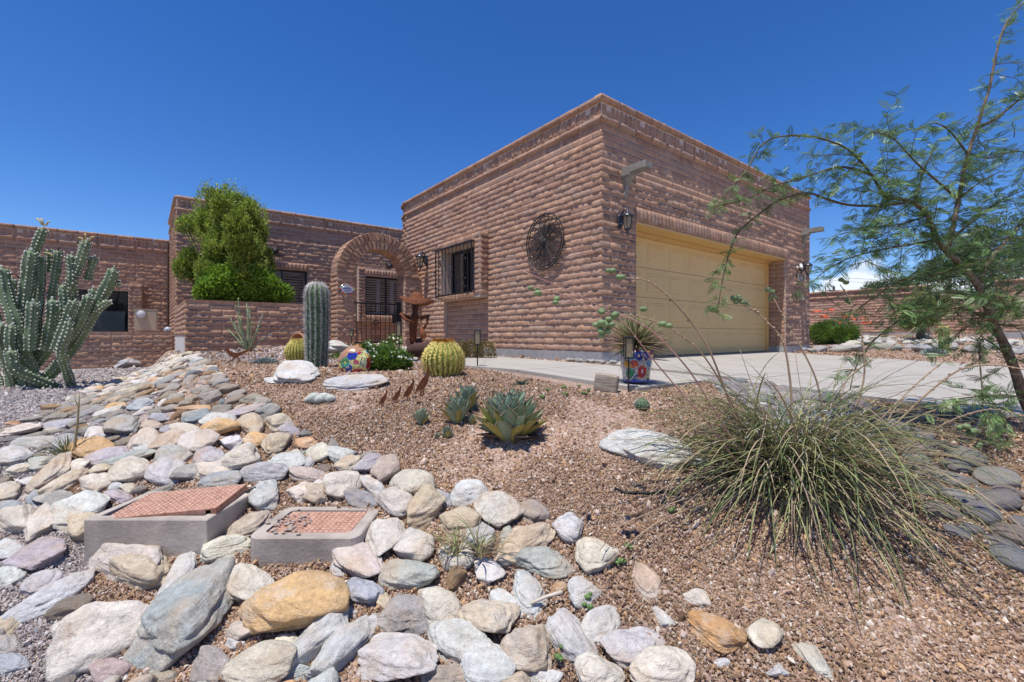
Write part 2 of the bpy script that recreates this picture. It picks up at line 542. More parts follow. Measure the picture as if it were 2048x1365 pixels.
# ================================================================== slump block walls
BL, BH = 0.4064, 0.1016
def block_arrays(seed, w, h=BH - 0.011, smoothness=0.0, nx=8, nz=4, sag=1.0):
    """front of one slumped block: x along the wall, y outward, z up; centred"""
    r = np.random.default_rng(seed)
    gx = np.linspace(-0.5, 0.5, nx + 1); gzv = np.array([0, 0.12, 0.32, 0.62, 1.0]) if nz == 4 else np.linspace(0, 1, nz + 1)
    # outline of the block is itself wavy
    offs = r.uniform(0, 50)
    V = []
    for j, t in enumerate(gzv):
        prof = [0.0, 0.85, 1.0, 0.66, 0.0][j] if nz == 4 else math.sin(PI * t)
        for i, x in enumerate(gx):
            nn = float(vnoise(np.array([[x * w * 14 + offs, t * 2.1, seed * 1.7]]), 5)[0])
            n2 = float(vnoise(np.array([[x * w * 30 + offs, t * 3.1, seed * 2.7]]), 8)[0])
            edge = 1.0 - (abs(x) * 2) ** 8
            d = 0.011 + sag * (1 - smoothness) * 0.0165 * prof * max(0.12, 0.72 + 0.62 * nn + 0.5 * n2) * (0.55 + 0.45 * edge)
            zt = t * h - h / 2
            if j == 3: zt += 0.018 * nn * (1 - smoothness) + 0.009 * n2
            if j == len(gzv) - 1: zt += 0.0015 * n2
            if j == 2: zt += 0.008 * n2
            if j == 0: zt -= 0.003 * max(0, nn) * (1 - smoothness)
            V.append((x * w, d, zt))
    Fc = []
    m = nx + 1
    for j in range(len(gzv) - 1):
        for i in range(nx):
            a = j * m + i
            Fc.append((a + 1, a, a + m, a + m + 1))
    # rim back into the joint
    ring = [i for i in range(m)] + [j * m + nx for j in range(1, len(gzv))] + [(len(gzv) - 1) * m + i for i in range(nx - 1, -1, -1)] + [j * m for j in range(len(gzv) - 2, 0, -1)]
    base = len(V)
    for i in ring:
        x, d, z = V[i]; V.append((x, -0.02, z))
    n = len(ring)
    for q in range(n):
        Fc.append((ring[q], ring[(q + 1) % n], base + (q + 1) % n, base + q))
    return np.array(V), np.array(Fc)
VARS = {}
def variants(kind):
    """kind -> list of (V, F, mesh)"""
    if kind in VARS: return VARS[kind]
    out = []
    w, smo, cnt, hh, sag = {'full': (BL - 0.012, 0.0, 12, BH - 0.011, 1.0), 'flat': (BL - 0.012, 0.93, 6, BH - 0.011, 1.0),
                       'half': (BL / 2 - 0.011, 0.0, 8, BH - 0.011, 1.0), 'halfflat': (BL / 2 - 0.011, 0.93, 4, BH - 0.011, 1.0),
                       'soldier': (0.1016 - 0.010, 0.55, 8, 0.187, 0.9), 'soldier_rough': (0.1016 - 0.010, 0.0, 8, 0.187, 1.1),
                       'cap': (BL - 0.010, 0.0, 6, 0.098, 1.0)}[kind]
    for i in range(cnt):
        sd = i + {'full': 0, 'flat': 100, 'half': 200, 'halfflat': 300, 'soldier': 400, 'soldier_rough': 450, 'cap': 500}[kind]
        if kind == 'cap':
            V, Fq = cap_arrays(sd, w)
        else:
            V, Fq = block_arrays(sd, w, hh, smo, nx=(11 if w > 0.3 else 5 if w > 0.15 else 3), sag=sag)
        me = np_mesh("slump_block", V, Fq, M_BRICK, True)
        out.append((V, Fq, me))
    VARS[kind] = out
    return out
def cap_arrays(seed, w, nx=8):
    """bullnosed cap block with a rounded nose"""
    h = 0.098
    prof = [(-0.10, h * 0.5), (0.03, h * 0.5), (0.052, h * 0.36), (0.062, h * 0.05), (0.058, -h * 0.28), (0.035, -h * 0.5), (-0.02, -h * 0.5)]
    V = []
    for j, (d, z) in enumerate(prof):
        for i in range(nx + 1):
            x = (i / nx - 0.5)
            n = float(vnoise(np.array([[x * w * 13 + seed * 3.1, j * 0.8, seed * 1.3]]), 5)[0])
            e = 0.008 * (abs(x) * 2) ** 10
            V.append((x * w, d + (0.007 * n - e if d > 0 else 0), z + (0.004 * n if 0 < j < 6 else 0)))
    m = nx + 1; Fc = []
    for j in range(len(prof) - 1):
        for i in range(nx):
            a = j * m + i; Fc.append((a, a + 1, a + m + 1, a + m))
    Fc = [tuple(f) for f in Fc]
    # end caps as quads
    for side in (0, nx):
        ids = [j * m + side for j in range(len(prof))]
        if side == 0: q = [(ids[0], ids[1], ids[2], ids[6]), (ids[2], ids[3], ids[5], ids[6]), (ids[3], ids[4], ids[5], ids[5])]
        else: q = [(ids[6], ids[2], ids[1], ids[0]), (ids[6], ids[5], ids[3], ids[2]), (ids[5], ids[5], ids[4], ids[3])]
        for f in q[:2]: Fc.append(f)
        Fc.append((q[2][0], q[2][1], q[2][2], q[2][2]) if False else (ids[3], ids[4], ids[5], ids[2]))
    return np.array(V), np.array(Fc)

class Face:
    """a straight wall face; s runs along d from p0; outward normal nrm"""
    def __init__(s, p0, d, L, nrm):
        s.p0 = Vector((p0[0], p0[1])); s.d = Vector((d[0], d[1])).normalized(); s.L = L
        s.n = Vector((nrm[0], nrm[1])).normalized()
    def at(s, t): return s.p0 + s.d * t, s.n
class ArcFace(Face):
    def __init__(s, c, R, a0, a1, fn):
        s.c = Vector(c); s.R = R; s.a0 = a0; s.a1 = a1; s.fn = fn; s.L = R * abs(a1 - a0)
    def at(s, t):
        a = s.a0 + (s.a1 - s.a0) * t / s.L
        n = s.fn(a); return s.c + n * s.R, n
def frame(p, n, z, depth=0.0):
    X = Vector((n.y, -n.x, 0))
    M = Matrix.Identity(4)
    M.col[0][:3] = X; M.col[1][:3] = (n.x, n.y, 0); M.col[2][:3] = (0, 0, 1)
    M.col[3][:3] = (p.x + n.x * depth, p.y + n.y * depth, z)
    return M
class Wall:
    """collects block placements of one building, then makes the nearest ones parts and joins the rest"""
    def __init__(s, root, mat=None, limit=300):
        s.root = root; s.items = {}; s.limit = limit; s.rw = parent_world(root); s.k = 0
    def place(s, name, kind, M, sx=1.0):
        vs_ = variants(kind); i = s.k % len(vs_) if s.k % 3 else random.randrange(len(vs_)); s.k += 1
        if random.random() < 0.5: pass
        M2 = M @ Matrix.Diagonal((sx, 1, 1, 1))
        s.items.setdefault(name, []).append((vs_[i], M2))
    def course(s, face, s0, s1, z, bond=0, smooth_p=0.06, depth=0.0):
        """one course of blocks from s0 to s1 with its centre at z"""
        x = s0
        first = BL / 2 if bond % 2 else BL
        w = first
        while x < s1 - 0.02:
            if x + w > s1: w = s1 - x
            if s1 - (x + w) < 0.06: w = s1 - x
            p, n = face.at(x + w / 2)
            sp = smooth_p(x, z) if callable(smooth_p) else smooth_p
            fl = random.random() < sp
            kind = ('flat' if fl else 'full') if w > 0.26 else ('halfflat' if fl else 'half')
            ref = BL if w > 0.26 else BL / 2
            s.place('brick', kind, frame(p, n, z, depth), w / ref if abs(w - ref) > 0.003 else 1.0)
            x += w; w = BL
    def field(s, face, s0, s1, zb, zt, openings=(), smooth_p=0.06, depth=0.0):
        """courses hung from zt downwards"""
        k = 0; z = zt - BH / 2
        while z > zb:
            segs = [(s0, s1)]
            for a, b, za, zc in openings:
                if za < z < zc:
                    ns = []
                    for p, q in segs:
                        if b <= p or a >= q: ns.append((p, q)); continue
                        if a > p + 0.02: ns.append((p, a))
                        if b < q - 0.02: ns.append((b, q))
                    segs = ns
            for p, q in segs:
                s.course(face, p, q, z, k, smooth_p, depth)
            k += 1; z -= BH
    def soldiers(s, face, s0, s1, zc, rough=False, depth=0.0, sz=1.0):
        n = max(1, round((s1 - s0) / 0.1016)); w = (s1 - s0) / n
        for i in range(n):
            p, nn = face.at(s0 + (i + 0.5) * w)
            r_ = rough if isinstance(rough, bool) else (random.random() < rough)
            s.place('soldier_brick', 'soldier_rough' if r_ else 'soldier', frame(p, nn, zc, depth) @ Matrix.Diagonal((1, 1, sz, 1)), w / 0.1016)
    def caps(s, face, s0, s1, zc, depth=0.0, bond=0, ext=0.0):
        x = s0 - ext
        n = max(1, round((s1 - x) / BL)); w = (s1 - x) / n
        for i in range(n):
            p, nn = face.at(x + (i + 0.5) * w)
            s.place('cap_stone', 'cap', frame(p, nn, zc, depth), w / BL)
    def parapet(s, face, s0, s1, zt, depth=0.0, rough=0.15, ext=0.0):
        """cap, soldier course, second cap; returns the height where the field starts"""
        s.caps(face, s0, s1, zt - 0.05, depth, ext=ext)
        s.soldiers(face, s0, s1, zt - 0.1 - 0.0965, rough, depth - 0.004)
        s.caps(face, s0, s1, zt - 0.345, depth - 0.012, ext=ext)
        return zt - 0.397
    def finish(s, mat=M_BRICK):
        camp = np.zeros(3)
        for name, lst in s.items.items():
            def size(it):
                t = it[1].to_translation(); return (t - Vector((0, 0, 0))).length
            lst.sort(key=size)
            lim = {'brick': s.limit, 'soldier_brick': min(140, s.limit), 'cap_stone': min(60, s.limit)}.get(name, s.limit)
            for (V, Fq, me), M in lst[:lim]:
                Ml = M.copy(); Ml.translation = M.to_translation() - s.rw
                o = local_obj(name, me, s.root, Ml)
            rest = lst[lim:]
            if rest:
                Vs, Fs, Ts = [], [], []; n = 0
                for (V, Fq, me), M in rest:
                    Vs.append(xf(M, V) - np.array(s.rw)); Fs.append(Fq + n); n += len(V)
                    Ts.append(np.full(len(V), random.random()))
                me = np_mesh(name, np.concatenate(Vs), np.concatenate(Fs), mat, True, {'tint': np.concatenate(Ts)})
                o = bpy.data.objects.new(name, me); COL.objects.link(o); o.parent = s.root
                o['kind'] = 'stuff'
def core(b, face, s0, s1, zb, zt, thick, openings=(), off=0.008, mi=0):
    """mortar coloured wall body behind the blocks, with openings left out"""
    xs = sorted(set([s0, s1] + [q for o in openings for q in o[:2] if s0 < q < s1]))
    zs = sorted(set([zb, zt] + [q for o in openings for q in o[2:4] if zb < q < zt]))
    for x0, x1 in zip(xs[:-1], xs[1:]):
        for z0, z1 in zip(zs[:-1], zs[1:]):
            xm, zm = (x0 + x1) / 2, (z0 + z1) / 2
            if any(o[0] < xm < o[1] and o[2] < zm < o[3] for o in openings): continue
            V = []
            for z in (z0, z1):
                for t, dd in ((x0, off), (x1, off), (x1, off - thick), (x0, off - thick)):
                    p, n = face.at(t)
                    q = p + n * dd
                    V.append((q.x, q.y, z))
            V = np.array(V)
            b.add(V, [(0,1,2,3),(4,7,6,5),(0,4,5,1),(1,5,6,2),(2,6,7,3),(3,7,4,0)], mi)
def fbox(b, face, s0, s1, d0, d1, z0, z1, mi=0):
    """box on a wall face: s along, d outward, z up"""
    V = []
    for z in (z0, z1):
        for t, dd in ((s0, d1), (s1, d1), (s1, d0), (s0, d0)):
            p, n = face.at(t); q = p + n * dd
            V.append((q.x, q.y, z))
    return b.add(np.array(V), [(0,1,2,3),(4,7,6,5),(0,4,5,1),(1,5,6,2),(2,6,7,3),(3,7,4,0)], mi)
def fpt(face, t, d, z):
    p, n = face.at(t); q = p + n * d
    return Vector((q.x, q.y, z))
def fixn(o):
    bm = bmesh.new(); bm.from_mesh(o.data); bmesh.ops.recalc_face_normals(bm, faces=bm.faces); bm.to_mesh(o.data); bm.free()
    return o

U2 = Vector((UX, UY)); V2 = Vector((VX, VY))
ZTOP = 3.51
# ------------------------------------------------------------------ garage
gar = thing("garage_building", "tall slump block garage with curved far corner and wide yellow sectional door", "building", (CX, CY, -0.37))
G_FRONT = Face(UV(0, 0), U2, 7.8, V2)
G_LEFT = Face(UV(0, 0), -V2, 6.6, -U2)
arc_c = Vector(UV(0.9, -6.6))
G_ARC = ArcFace(arc_c, 0.9, 0.0, PI / 2, lambda a: (-U2 * math.cos(a) - V2 * math.sin(a)))
G_SIDE = Face(UV(7.8, 0), -V2, 7.5, U2)
OP = (0.80, 6.36, -1.0, 1.776)
BAY = (2.875, 4.56)
W = Wall(gar)
zf = W.parapet(G_FRONT, 0.0, 7.8, ZTOP, rough=0.03, ext=0.05)
def front_smooth(x, z):
    if z > 2.55: return 0.97
    if x > 6.4 and z < 1.0: return 0.75 + 0.2 * math.sin(x * 9)
    return 0.22
LNT = (0.76, 6.42, 1.79, 2.0)
W.field(G_FRONT, -0.022, 7.8, -0.237, zf, [(0.80, 6.36, -1.0, 1.80), (0.76, 6.42, 1.79, 2.01)], front_smooth)
W.soldiers(G_FRONT, 0.76, 6.42, 1.898, True, 0.028, sz=1.1)
zl_ = W.parapet(G_LEFT, 0.0, 6.6, ZTOP, rough=0.62, ext=0.0)
bay_op = [(BAY[0], BAY[1], -1.0, 2.02)]
W.field(G_LEFT, -0.020, 6.6, -0.237, zl_, bay_op, lambda x, z: 0.93 if (z > 2.95) else 0.05)
W.parapet(G_ARC, 0.0, G_ARC.L, ZTOP, rough=0.5)
W.field(G_ARC, 0.0, G_ARC.L, -0.237, zl_, [], 0.05)
W.parapet(G_SIDE, 0.0, 6.0, ZTOP, rough=0.3)
# window bay on the long wall: jambs, lintel and sill proud of the wall, smooth recess below
B_FACE = Face(UV(-0.20, 0), -V2, 6.6, -U2)
W.field(B_FACE, BAY[0], 3.06, 0.76, 2.02, [], 0.05)
W.field(B_FACE, 4.40, BAY[1], 0.76, 2.02, [], 0.05)
W.soldiers(B_FACE, 3.06, 4.40, 1.93, True, 0.0, 0.95)
W.soldiers(B_FACE, 3.06, 4.40, 0.82, 0.6, 0.0, 0.7)
BAY_SIDE = Face(UV(-0.20, -BAY[0]), U2, 0.20, V2)
W.field(BAY_SIDE, 0.0, 0.20, 0.76, 2.02, [], 0.3)
REC = Face(UV(0.045, 0), -V2, 6.6, -U2)
W.field(REC, BAY[0], BAY[1], -0.237, 0.76, [], 1.0)
# return of the door recess on the far side and near side
RET = Face(UV(6.36, 0.0), -V2, 0.36, -U2)
W.field(RET, 0.0, 0.36, -0.237, 1.776, [], 1.0)
b = MB()
core(b, G_FRONT, 0.002, 7.8, -0.40, 3.42, 0.3, [OP])
core(b, G_LEFT, 0.0, 6.6, -0.40, 3.42, 0.3, [(3.06, 4.40, 0.88, 1.84), (BAY[0], BAY[1], -0.237, 0.76)])
core(b, G_LEFT, BAY[0], BAY[1], -0.237, 0.76, 0.2, [], off=-0.037)
core(b, B_FACE, BAY[0], BAY[1], 0.76, 2.02, 0.195, [(3.06, 4.40, 0.88, 1.84)])
na = 8
for i in range(na):
    core(b, G_ARC, G_ARC.L * i / na, G_ARC.L * (i + 1) / na, -0.40, 3.42, 0.25, [])
core(b, G_SIDE, 0.3, 7.5, -0.40, 3.42, 0.3, [])
BACKF = Face(UV(0.9, -7.5), U2, 6.9, -V2)
core(b, BACKF, 0.0, 6.9, -0.40, 3.42, 0.3, [])
fixn(b.obj("wall", M_MORTAR, gar))
b = MB()
core(b, Face(UV(-0.012, 0.012), U2, 7.82, V2), 0.0, 0.81, -0.45, -0.242, 0.2)
core(b, Face(UV(-0.012, 0.012), -V2, 6.6, -U2), 0.0, 6.6, -0.5, -0.242, 0.2)
fixn(b.obj("foundation", M_FOUND, gar))
b = MB()
core(b, Face(UV(-0.012, 0.012), U2, 7.82, V2), 6.35, 7.82, -0.45, -0.242, 0.2)
core(b, Face(UV(6.36, 0.0), -V2, 0.36, -U2), 0.0, 0.36, -0.45, -0.242, 0.1, off=0.004)
fixn(b.obj("foundation", M_FOUND, gar))
b = MB()
core(b, Face(UV(0, -0.3), U2, 7.5, V2), 0.3, 7.5, 3.1, 3.2, 6.5)
fixn(b.obj("roof", M_STUCCO, gar))
# painted trim round the recess
b = MB()
fbox(b, G_FRONT, 0.80, 6.36, -0.30, 0.02, 1.757, 1.775)
fbox(b, G_FRONT, 0.79, 0.83, -0.38, -0.004, -0.37, 1.757)
fbox(b, G_FRONT, 0.83, 0.90, -0.40, -0.345, -0.37, 1.70)
fbox(b, G_FRONT, 6.27, 6.345, -0.40, -0.345, -0.37, 1.70)
fbox(b, G_FRONT, 0.83, 6.345, -0.40, -0.345, 1.70, 1.757)
fbox(b, G_FRONT, 0.84, 6.345, -0.33, -0.31, 1.72, 1.757)
fixn(b.obj("door_trim", M_YEL, gar))
# sectional door: four sections with eight raised panels each
dx0, dx1, dz0, dz1 = 0.90, 6.27, -0.365, 1.70
doorp = MB(); fbox(doorp, G_FRONT, dx0, dx1, -0.46, -0.425, dz0, dz1)
door = fixn(doorp.obj("garage_door", M_DOOR, gar))
hsec = (dz1 - dz0) / 4
for i in range(4):
    z0 = dz0 + i * hsec + (0.004 if i else 0.0); z1 = dz0 + (i + 1) * hsec - 0.004
    b = MB()
    fbox(b, G_FRONT, dx0, dx1, -0.424, -0.400, z0, z1)
    sec = fixn(b.obj("door_section", M_DOOR, door))
    n = 8; pw = (dx1 - dx0) / n
    for j in range(n):
        x0 = dx0 + j * pw + 0.075; x1 = dx0 + (j + 1) * pw - 0.075
        za, zb_ = z0 + 0.085, z1 - 0.085
        V = []
        for (ins, dd) in ((0, -0.3995), (0.012, -0.392), (0.03, -0.3975), (0.05, -0.390)):
            for t, z in ((x0 + ins, za + ins), (x1 - ins, za + ins), (x1 - ins, zb_ - ins), (x0 + ins, zb_ - ins)):
                V.append(tuple(fpt(G_FRONT, t, dd, z)))
        Fc = [(12, 13, 14, 15)]
        for q in range(3):
            for e in range(4): Fc.append((q*4+e, q*4+(e+1)%4, q*4+4+(e+1)%4, q*4+4+e))
        b = MB(); b.add(V, Fc)
        fixn(b.obj("panel", M_DOOR, door))
b = MB(); fbox(b, G_FRONT, dx0, dx1, -0.415, -0.395, -0.372, -0.358)
fixn(b.obj("door_seal", M_BLACK, gar))
W.finish()
# window in the bay
def window(parent, face, s0, s1, z0, z1, depth, shutters=None, curtain=False, fr=0.05, bars=1):
    b = MB()
    for (a, c, e, g) in ((s0, s1, z0, z0 + fr), (s0, s1, z1 - fr, z1), (s0, s0 + fr, z0 + fr, z1 - fr), (s1 - fr, s1, z0 + fr, z1 - fr)):
        fbox(b, face, a, c, depth - 0.02, depth + 0.03, e, g)
    if bars:
        m = (s0 + s1) / 2; fbox(b, face, m - 0.02, m + 0.02, depth - 0.01, depth + 0.025, z0 + fr, z1 - fr)
    w = fixn(b.obj("window", M_BLACK, parent))
    b = MB(); fbox(b, face, s0 + fr, s1 - fr, depth - 0.004, depth + 0.002, z0 + fr, z1 - fr)
    fixn(b.obj("pane", M_GLASS, w))
    b = MB(); fbox(b, face, s0 - 0.02, s1 + 0.02, depth - 0.30, depth - 0.28, z0 - 0.02, z1 + 0.02)
    fixn(b.obj("interior", M_DARK, w))
    if shutters:
        n = shutters; pw = (s1 - s0 - 0.04) / n
        for i in range(n):
            a = s0 + 0.02 + i * pw + 0.004; c = a + pw - 0.008
            b = MB(); st = 0.05
            for (p, q, e, g) in ((a, c, z0 + 0.03, z0 + 0.11), (a, c, z1 - 0.11, z1 - 0.03), (a, a + st, z0 + 0.11, z1 - 0.11), (c - st, c, z0 + 0.11, z1 - 0.11)):
                fbox(b, face, p, q, depth - 0.08, depth - 0.05, e, g)
            nl = int((z1 - z0 - 0.24) / 0.075)
            for j in range(nl):
                zc = z0 + 0.12 + (j + 0.5) * (z1 - z0 - 0.24) / nl
                V = []
                for t in (a + st, c - st):
                    for dd, zz in ((-0.085, zc - 0.018), (-0.045, zc + 0.022), (-0.045, zc + 0.030), (-0.085, zc - 0.010)):
                        V.append(tuple(fpt(face, t, depth + dd, zz)))
                b.add(V, [(0,1,2,3),(7,6,5,4),(0,4,5,1),(1,5,6,2),(2,6,7,3),(3,7,4,0)])
            fixn(b.obj("shutter", M_SHUT, w))
    return w
gw = window(gar, B_FACE, 3.06, 4.40, 0.885, 1.835, -0.28, None)
b = MB()
for i in range(9):
    a = 3.14 + i * 0.065
    fbox(b, B_FACE, a, a + 0.058, -0.372 - 0.01 * (i % 2), -0.368 - 0.01 * (i % 2), 0.93, 1.80)
fixn(b.obj("curtain", simple("vertical_blind", (0.24, 0.25, 0.29), 0.8), gw))

# iron grille in front of the bay window: a thing of its own, bolted on
gr = thing("window_grille", "black iron grille with twisted scrolls over the small bay window of the garage", "window grille", tuple(fpt(B_FACE, 3.73, 0.03, 0.85)))
g0, g1, gz0, gz1 = 3.03, 4.50, 0.86, 1.86
b = MB()
for z in (gz0, gz1):
    fbox(b, B_FACE, g0, g1, 0.075, 0.105, z - 0.015, z + 0.015)
    for s_ in (g0, g1 - 0.02): fbox(b, B_FACE, s_, s_ + 0.02, -0.02, 0.075, z - 0.012, z + 0.012)
for s_ in (g0, g1 - 0.02): fbox(b, B_FACE, s_, s_ + 0.02, 0.078, 0.10, gz0, gz1)
fixn(b.obj("frame", M_BLACK, gr))
for i in range(1, 10):
    s_ = g0 + (g1 - g0) * i / 10
    b = MB(); b.tube([fpt(B_FACE, s_, 0.09, gz0 + 0.01), fpt(B_FACE, s_, 0.09, gz1 - 0.01)], 0.0075, 6)
    b.obj("bar", M_BLACK, gr)
def scroll(face, s_, d, z, r, turns=1.3, flip=1, up=1, n=18, rad=0.006):
    pts = []
    for i in range(n):
        t = i / (n - 1); a = t * turns * 2 * PI; rr = r * (1 - 0.75 * t)
        pts.append(fpt(face, s_ + flip * (r - rr * math.cos(a)) * 1.0 - flip * 0, d, z + up * rr * math.sin(a)))
    return pts
for s_, zc in ((3.30, 1.66), (3.30, 1.10), (3.82, 1.36), (4.3, 1.66), (4.3, 1.1)):
    b = MB()
    for q in range(4):
        b.tube(scroll(B_FACE, s_, 0.098, zc + (q - 1.5) * 0.08, 0.03, 1.2, 1 if q % 2 else -1, 1, 12, 0.004), 0.006, 4)
    b.obj("scroll", M_BLACK, gr)

# ------------------------------------------------------------------ main wing behind the entry
main = thing("house_building", "lower slump block house wing behind the arch and planter wall with shuttered windows", "building", (-8.38, 11.3, -0.4))
MF = Face((-8.38, 11.3), U2, 6.6, V2)
RDIR = Vector((-2.2, 2.7)).normalized()
MR = Face((-8.38, 11.3), RDIR, 3.6, Vector((-RDIR.y, RDIR.x)))
if MR.n.x > 0: MR.n = -MR.n
W = Wall(main, limit=0)
w1 = (1.75, 3.07, 0.58, 1.88); w2 = (4.715, 6.12, 0.65, 1.87)
zt = W.parapet(MF, 0, 6.3, ZTOP, rough=0.08)
bay2 = (4.50, 6.3, -1.0, 2.12)
W.field(MF, -0.022, 6.3, -0.45, zt, [(w1[0], w1[1], w1[2], 2.09), bay2], lambda x, z: 0.95 if z > 2.72 else 0.12)
W.soldiers(MF, w1[0], w1[1], 1.985, True, 0.02)
W.parapet(MR, 0, 3.5, ZTOP, rough=0.3)
W.field(MR, -0.02, 3.5, -0.9, zt, [], 0.05)
MB2 = Face((-8.38 + V2.x * 0.15, 11.3 + V2.y * 0.15), U2, 6.6, V2)
W.field(MB2, 4.50, 4.715, 0.45, 2.12, [], 0.05)
W.soldiers(MB2, 4.715, 6.12, 1.99, True)
W.soldiers(MB2, 4.715, 6.3, 0.56, True, 0.0, 0.9)
W.field(Face((-8.38 - V2.x * 0.02, 11.3 - V2.y * 0.02), U2, 6.6, V2), 4.5, 6.3, -0.45, 0.45, [], 1.0)
W.finish()
b = MB()
core(b, MF, 0.0, 6.3, -0.6, 3.42, 0.3, [w1, w2, (4.5, 6.3, -0.45, 0.45)])
core(b, MF, 4.5, 6.3, -0.45, 0.45, 0.2, [], off=-0.012)
core(b, MB2, 4.5, 6.3, 0.45, 2.12, 0.148, [w2])
core(b, MR, 0.0, 3.6, -1.0, 3.42, 0.3, [])
fixn(b.obj("wall", M_MORTAR, main))
b = MB()
core(b, Face((-8.38 - V2.x * 0.3, 11.3 - V2.y * 0.3), U2, 6.6, V2), 0.3, 7.0, 3.1, 3.2, 5.0)
fixn(b.obj("roof", M_STUCCO, main))
b = MB()
core(b, Face((-8.38, 11.3), RDIR, 3.6, MR.n), 1.6, 3.6, 2.7, 3.44, 0.2, off=-0.32)
fixn(b.obj("parapet_back", M_STUCCO, main))
window(main, MF, w1[0], w1[1], w1[2], w1[3], -0.10, 2)
window(main, MB2, w2[0], w2[1], w2[2], w2[3], -0.10, 3)

# ------------------------------------------------------------------ left wing of the neighbouring home
lw = thing("house_building", "long low slump block house at far left with dark picture window behind the tall cactus", "building", (-10.58, 14.0, -0.8))
LF = Face((-10.58, 14.0), -U2, 9.0, V2)
W = Wall(lw, limit=0)
zt = W.parapet(LF, 0, 8.6, 2.95, rough=0.03)
wl = (0.97, 2.45, -0.10, 1.32)
W.field(LF, 0, 8.6, -0.8, zt, [(wl[0], wl[1], wl[2], wl[3]), (0.72, 0.97, -1.0, 1.5)], lambda x, z: 0.95 if z > 2.15 else 0.10)
LB = Face((-10.58 + V2.x * 0.30, 14.0 + V2.y * 0.30), -U2, 9.0, V2)
W.field(LB, 0.66, 0.97, -0.8, 1.5, [], 0.05)
W.finish()
b = MB()
core(b, LF, 0, 8.6, -1.0, 2.86, 0.3, [wl])
core(b, LB, 0.66, 0.97, -0.8, 1.5, 0.29, [])
fixn(b.obj("wall", M_MORTAR, lw))
b = MB(); core(b, Face((-10.58 - V2.x * 0.3, 14.0 - V2.y * 0.3), -U2, 9.0, V2), 0.0, 8.6, 2.5, 2.6, 5.0)
fixn(b.obj("roof", M_STUCCO, lw))
wlo = window(lw, LF, wl[0], wl[1], wl[2], wl[3], -0.16, None, bars=0, fr=0.04)
b = MB(); fbox(b, LF, 1.08, 2.4, -0.185, -0.17, -0.05, 0.72)
fixn(b.obj("lower_pane", simple("screen_pane", (0.085, 0.12, 0.13), 0.35, 0.5, 0.1, 4), wlo))
# conduit at the inner corner
cd = MB()
q = fpt(LF, 0.05, 0.05, 2.9); cd.tube([q, fpt(LF, 0.05, 0.05, -0.3)], 0.03, 8)
cd.obj("conduit", simple("brown_pipe", (0.10, 0.06, 0.045), 0.6), lw)

# ------------------------------------------------------------------ low patio wall, planter wall
def wall_thing(name, label, p0, d, L, n, zb, zt, thick, limit=300, side=None, foot=None, smooth_p=0.12):
    t = thing(name, label, "wall", (p0[0], p0[1], zb))
    W = Wall(t, limit=limit)
    fc = Face(p0, d, L, n)
    x = 0; 
    W.field(fc, -0.022 if side else 0, L, zb, zt - 0.075, [], smooth_p)
    b = MB(); core(b, fc, 0, L, zb - 0.3, zt - 0.07, thick)
    # top course: flat slabs
    nn = max(1, round(L / BL)); w = L / nn
    for i in range(nn):
        bb = MB(); fbox(bb, fc, i * w + 0.004, (i + 1) * w - 0.004, -thick - 0.01, 0.015, zt - 0.068, zt)
        fixn(bb.obj("cap_stone", M_BRICK, t))
    if side:
        sd, sl = side
        sd = Vector(sd).normalized(); sn = Vector((-sd.y, sd.x))
        if sn.dot(Vector(d)) > 0: sn = -sn
        sf = Face(p0, sd, sl, sn)
        W.field(sf, -0.02, sl, (foot if foot else zb), zt - 0.075, [], 0.05)
        core(b, sf, 0.0, sl, (foot if foot else zb) , zt - 0.07, 0.18)
        m = max(1, round(sl / BL)); w = sl / m
        for i in range(m):
            bb = MB(); fbox(bb, sf, i * w + 0.004 + (0.02 if i == 0 else 0), (i + 1) * w - 0.004, -0.19, 0.012, zt - 0.068, zt - 0.001)
            fixn(bb.obj("cap_stone", M_BRICK, t))
        if foot:
            bb = MB(); core(bb, sf, 0.0, sl, zb - 0.7, foot, 0.2, off=0.006)
            fixn(bb.obj("foundation", M_STUCCO, t))
    fixn(b.obj("wall", M_MORTAR, t))
    W.finish()
    return t, fc
pl, PF = wall_thing("planter_wall", "waist high slump block planter wall running left from the arched entry", (-6.2, 8.6), U2, 2.95, V2, -0.45, 0.694, 0.2, side=(RDIR, 3.6), foot=-0.02)
lowp, LWF = wall_thing("patio_wall", "low slump block wall behind the rock slope at left with a striped ball on its end", (-8.9, 11.9), -U2, 6.5, V2, -0.83, 0.10, 0.2)
b = MB(); core(b, Face((-6.2 - V2.x * 0.22, 8.6 - V2.y * 0.22), U2, 4.0, V2), 0.15, 3.2, 0.45, 0.52, 2.6)
o = fixn(b.obj("planter_soil", simple("planter_soil", (0.10, 0.07, 0.05), 0.95, 0.1, 0.3, 20, 0.6))); o['kind'] = 'structure'

# ------------------------------------------------------------------ arched entry
arch = thing("arched_gateway", "round slump block entry arch joining the garage to the planter wall", "arch", tuple(fpt(Face(UV(0, -5.70), -U2, 2.1, V2), 1.08, 0, -0.3)))
AF = Face(UV(0, -5.70), -U2, 2.1, V2)       # s grows to the left
AC, AZ, RI, RO = 1.08, 1.39, 0.60, 0.965
W = Wall(arch)
W.field(AF, 0.03, AC - RI, -0.35, AZ, [], 0.2)
W.field(AF, AC + RI, AC + RO, -0.35, AZ, [(AC + RI, AC + RO, 0.62, 0.98)], 0.05)
W.field(AF, AC + RI, AC + RO, 0.62, 0.98, [], 1.0)
AS = Face(UV(-(AC + RO), -5.70), -V2, 0.40, -U2)
W.field(AS, -0.02, 0.40, -0.35, AZ, [], 0.0)
AR = Face(UV(-(AC - RI), -5.70), -V2, 0.40, -U2)
W.field(AR, 0.0, 0.40, -0.35, AZ, [], 1.0)
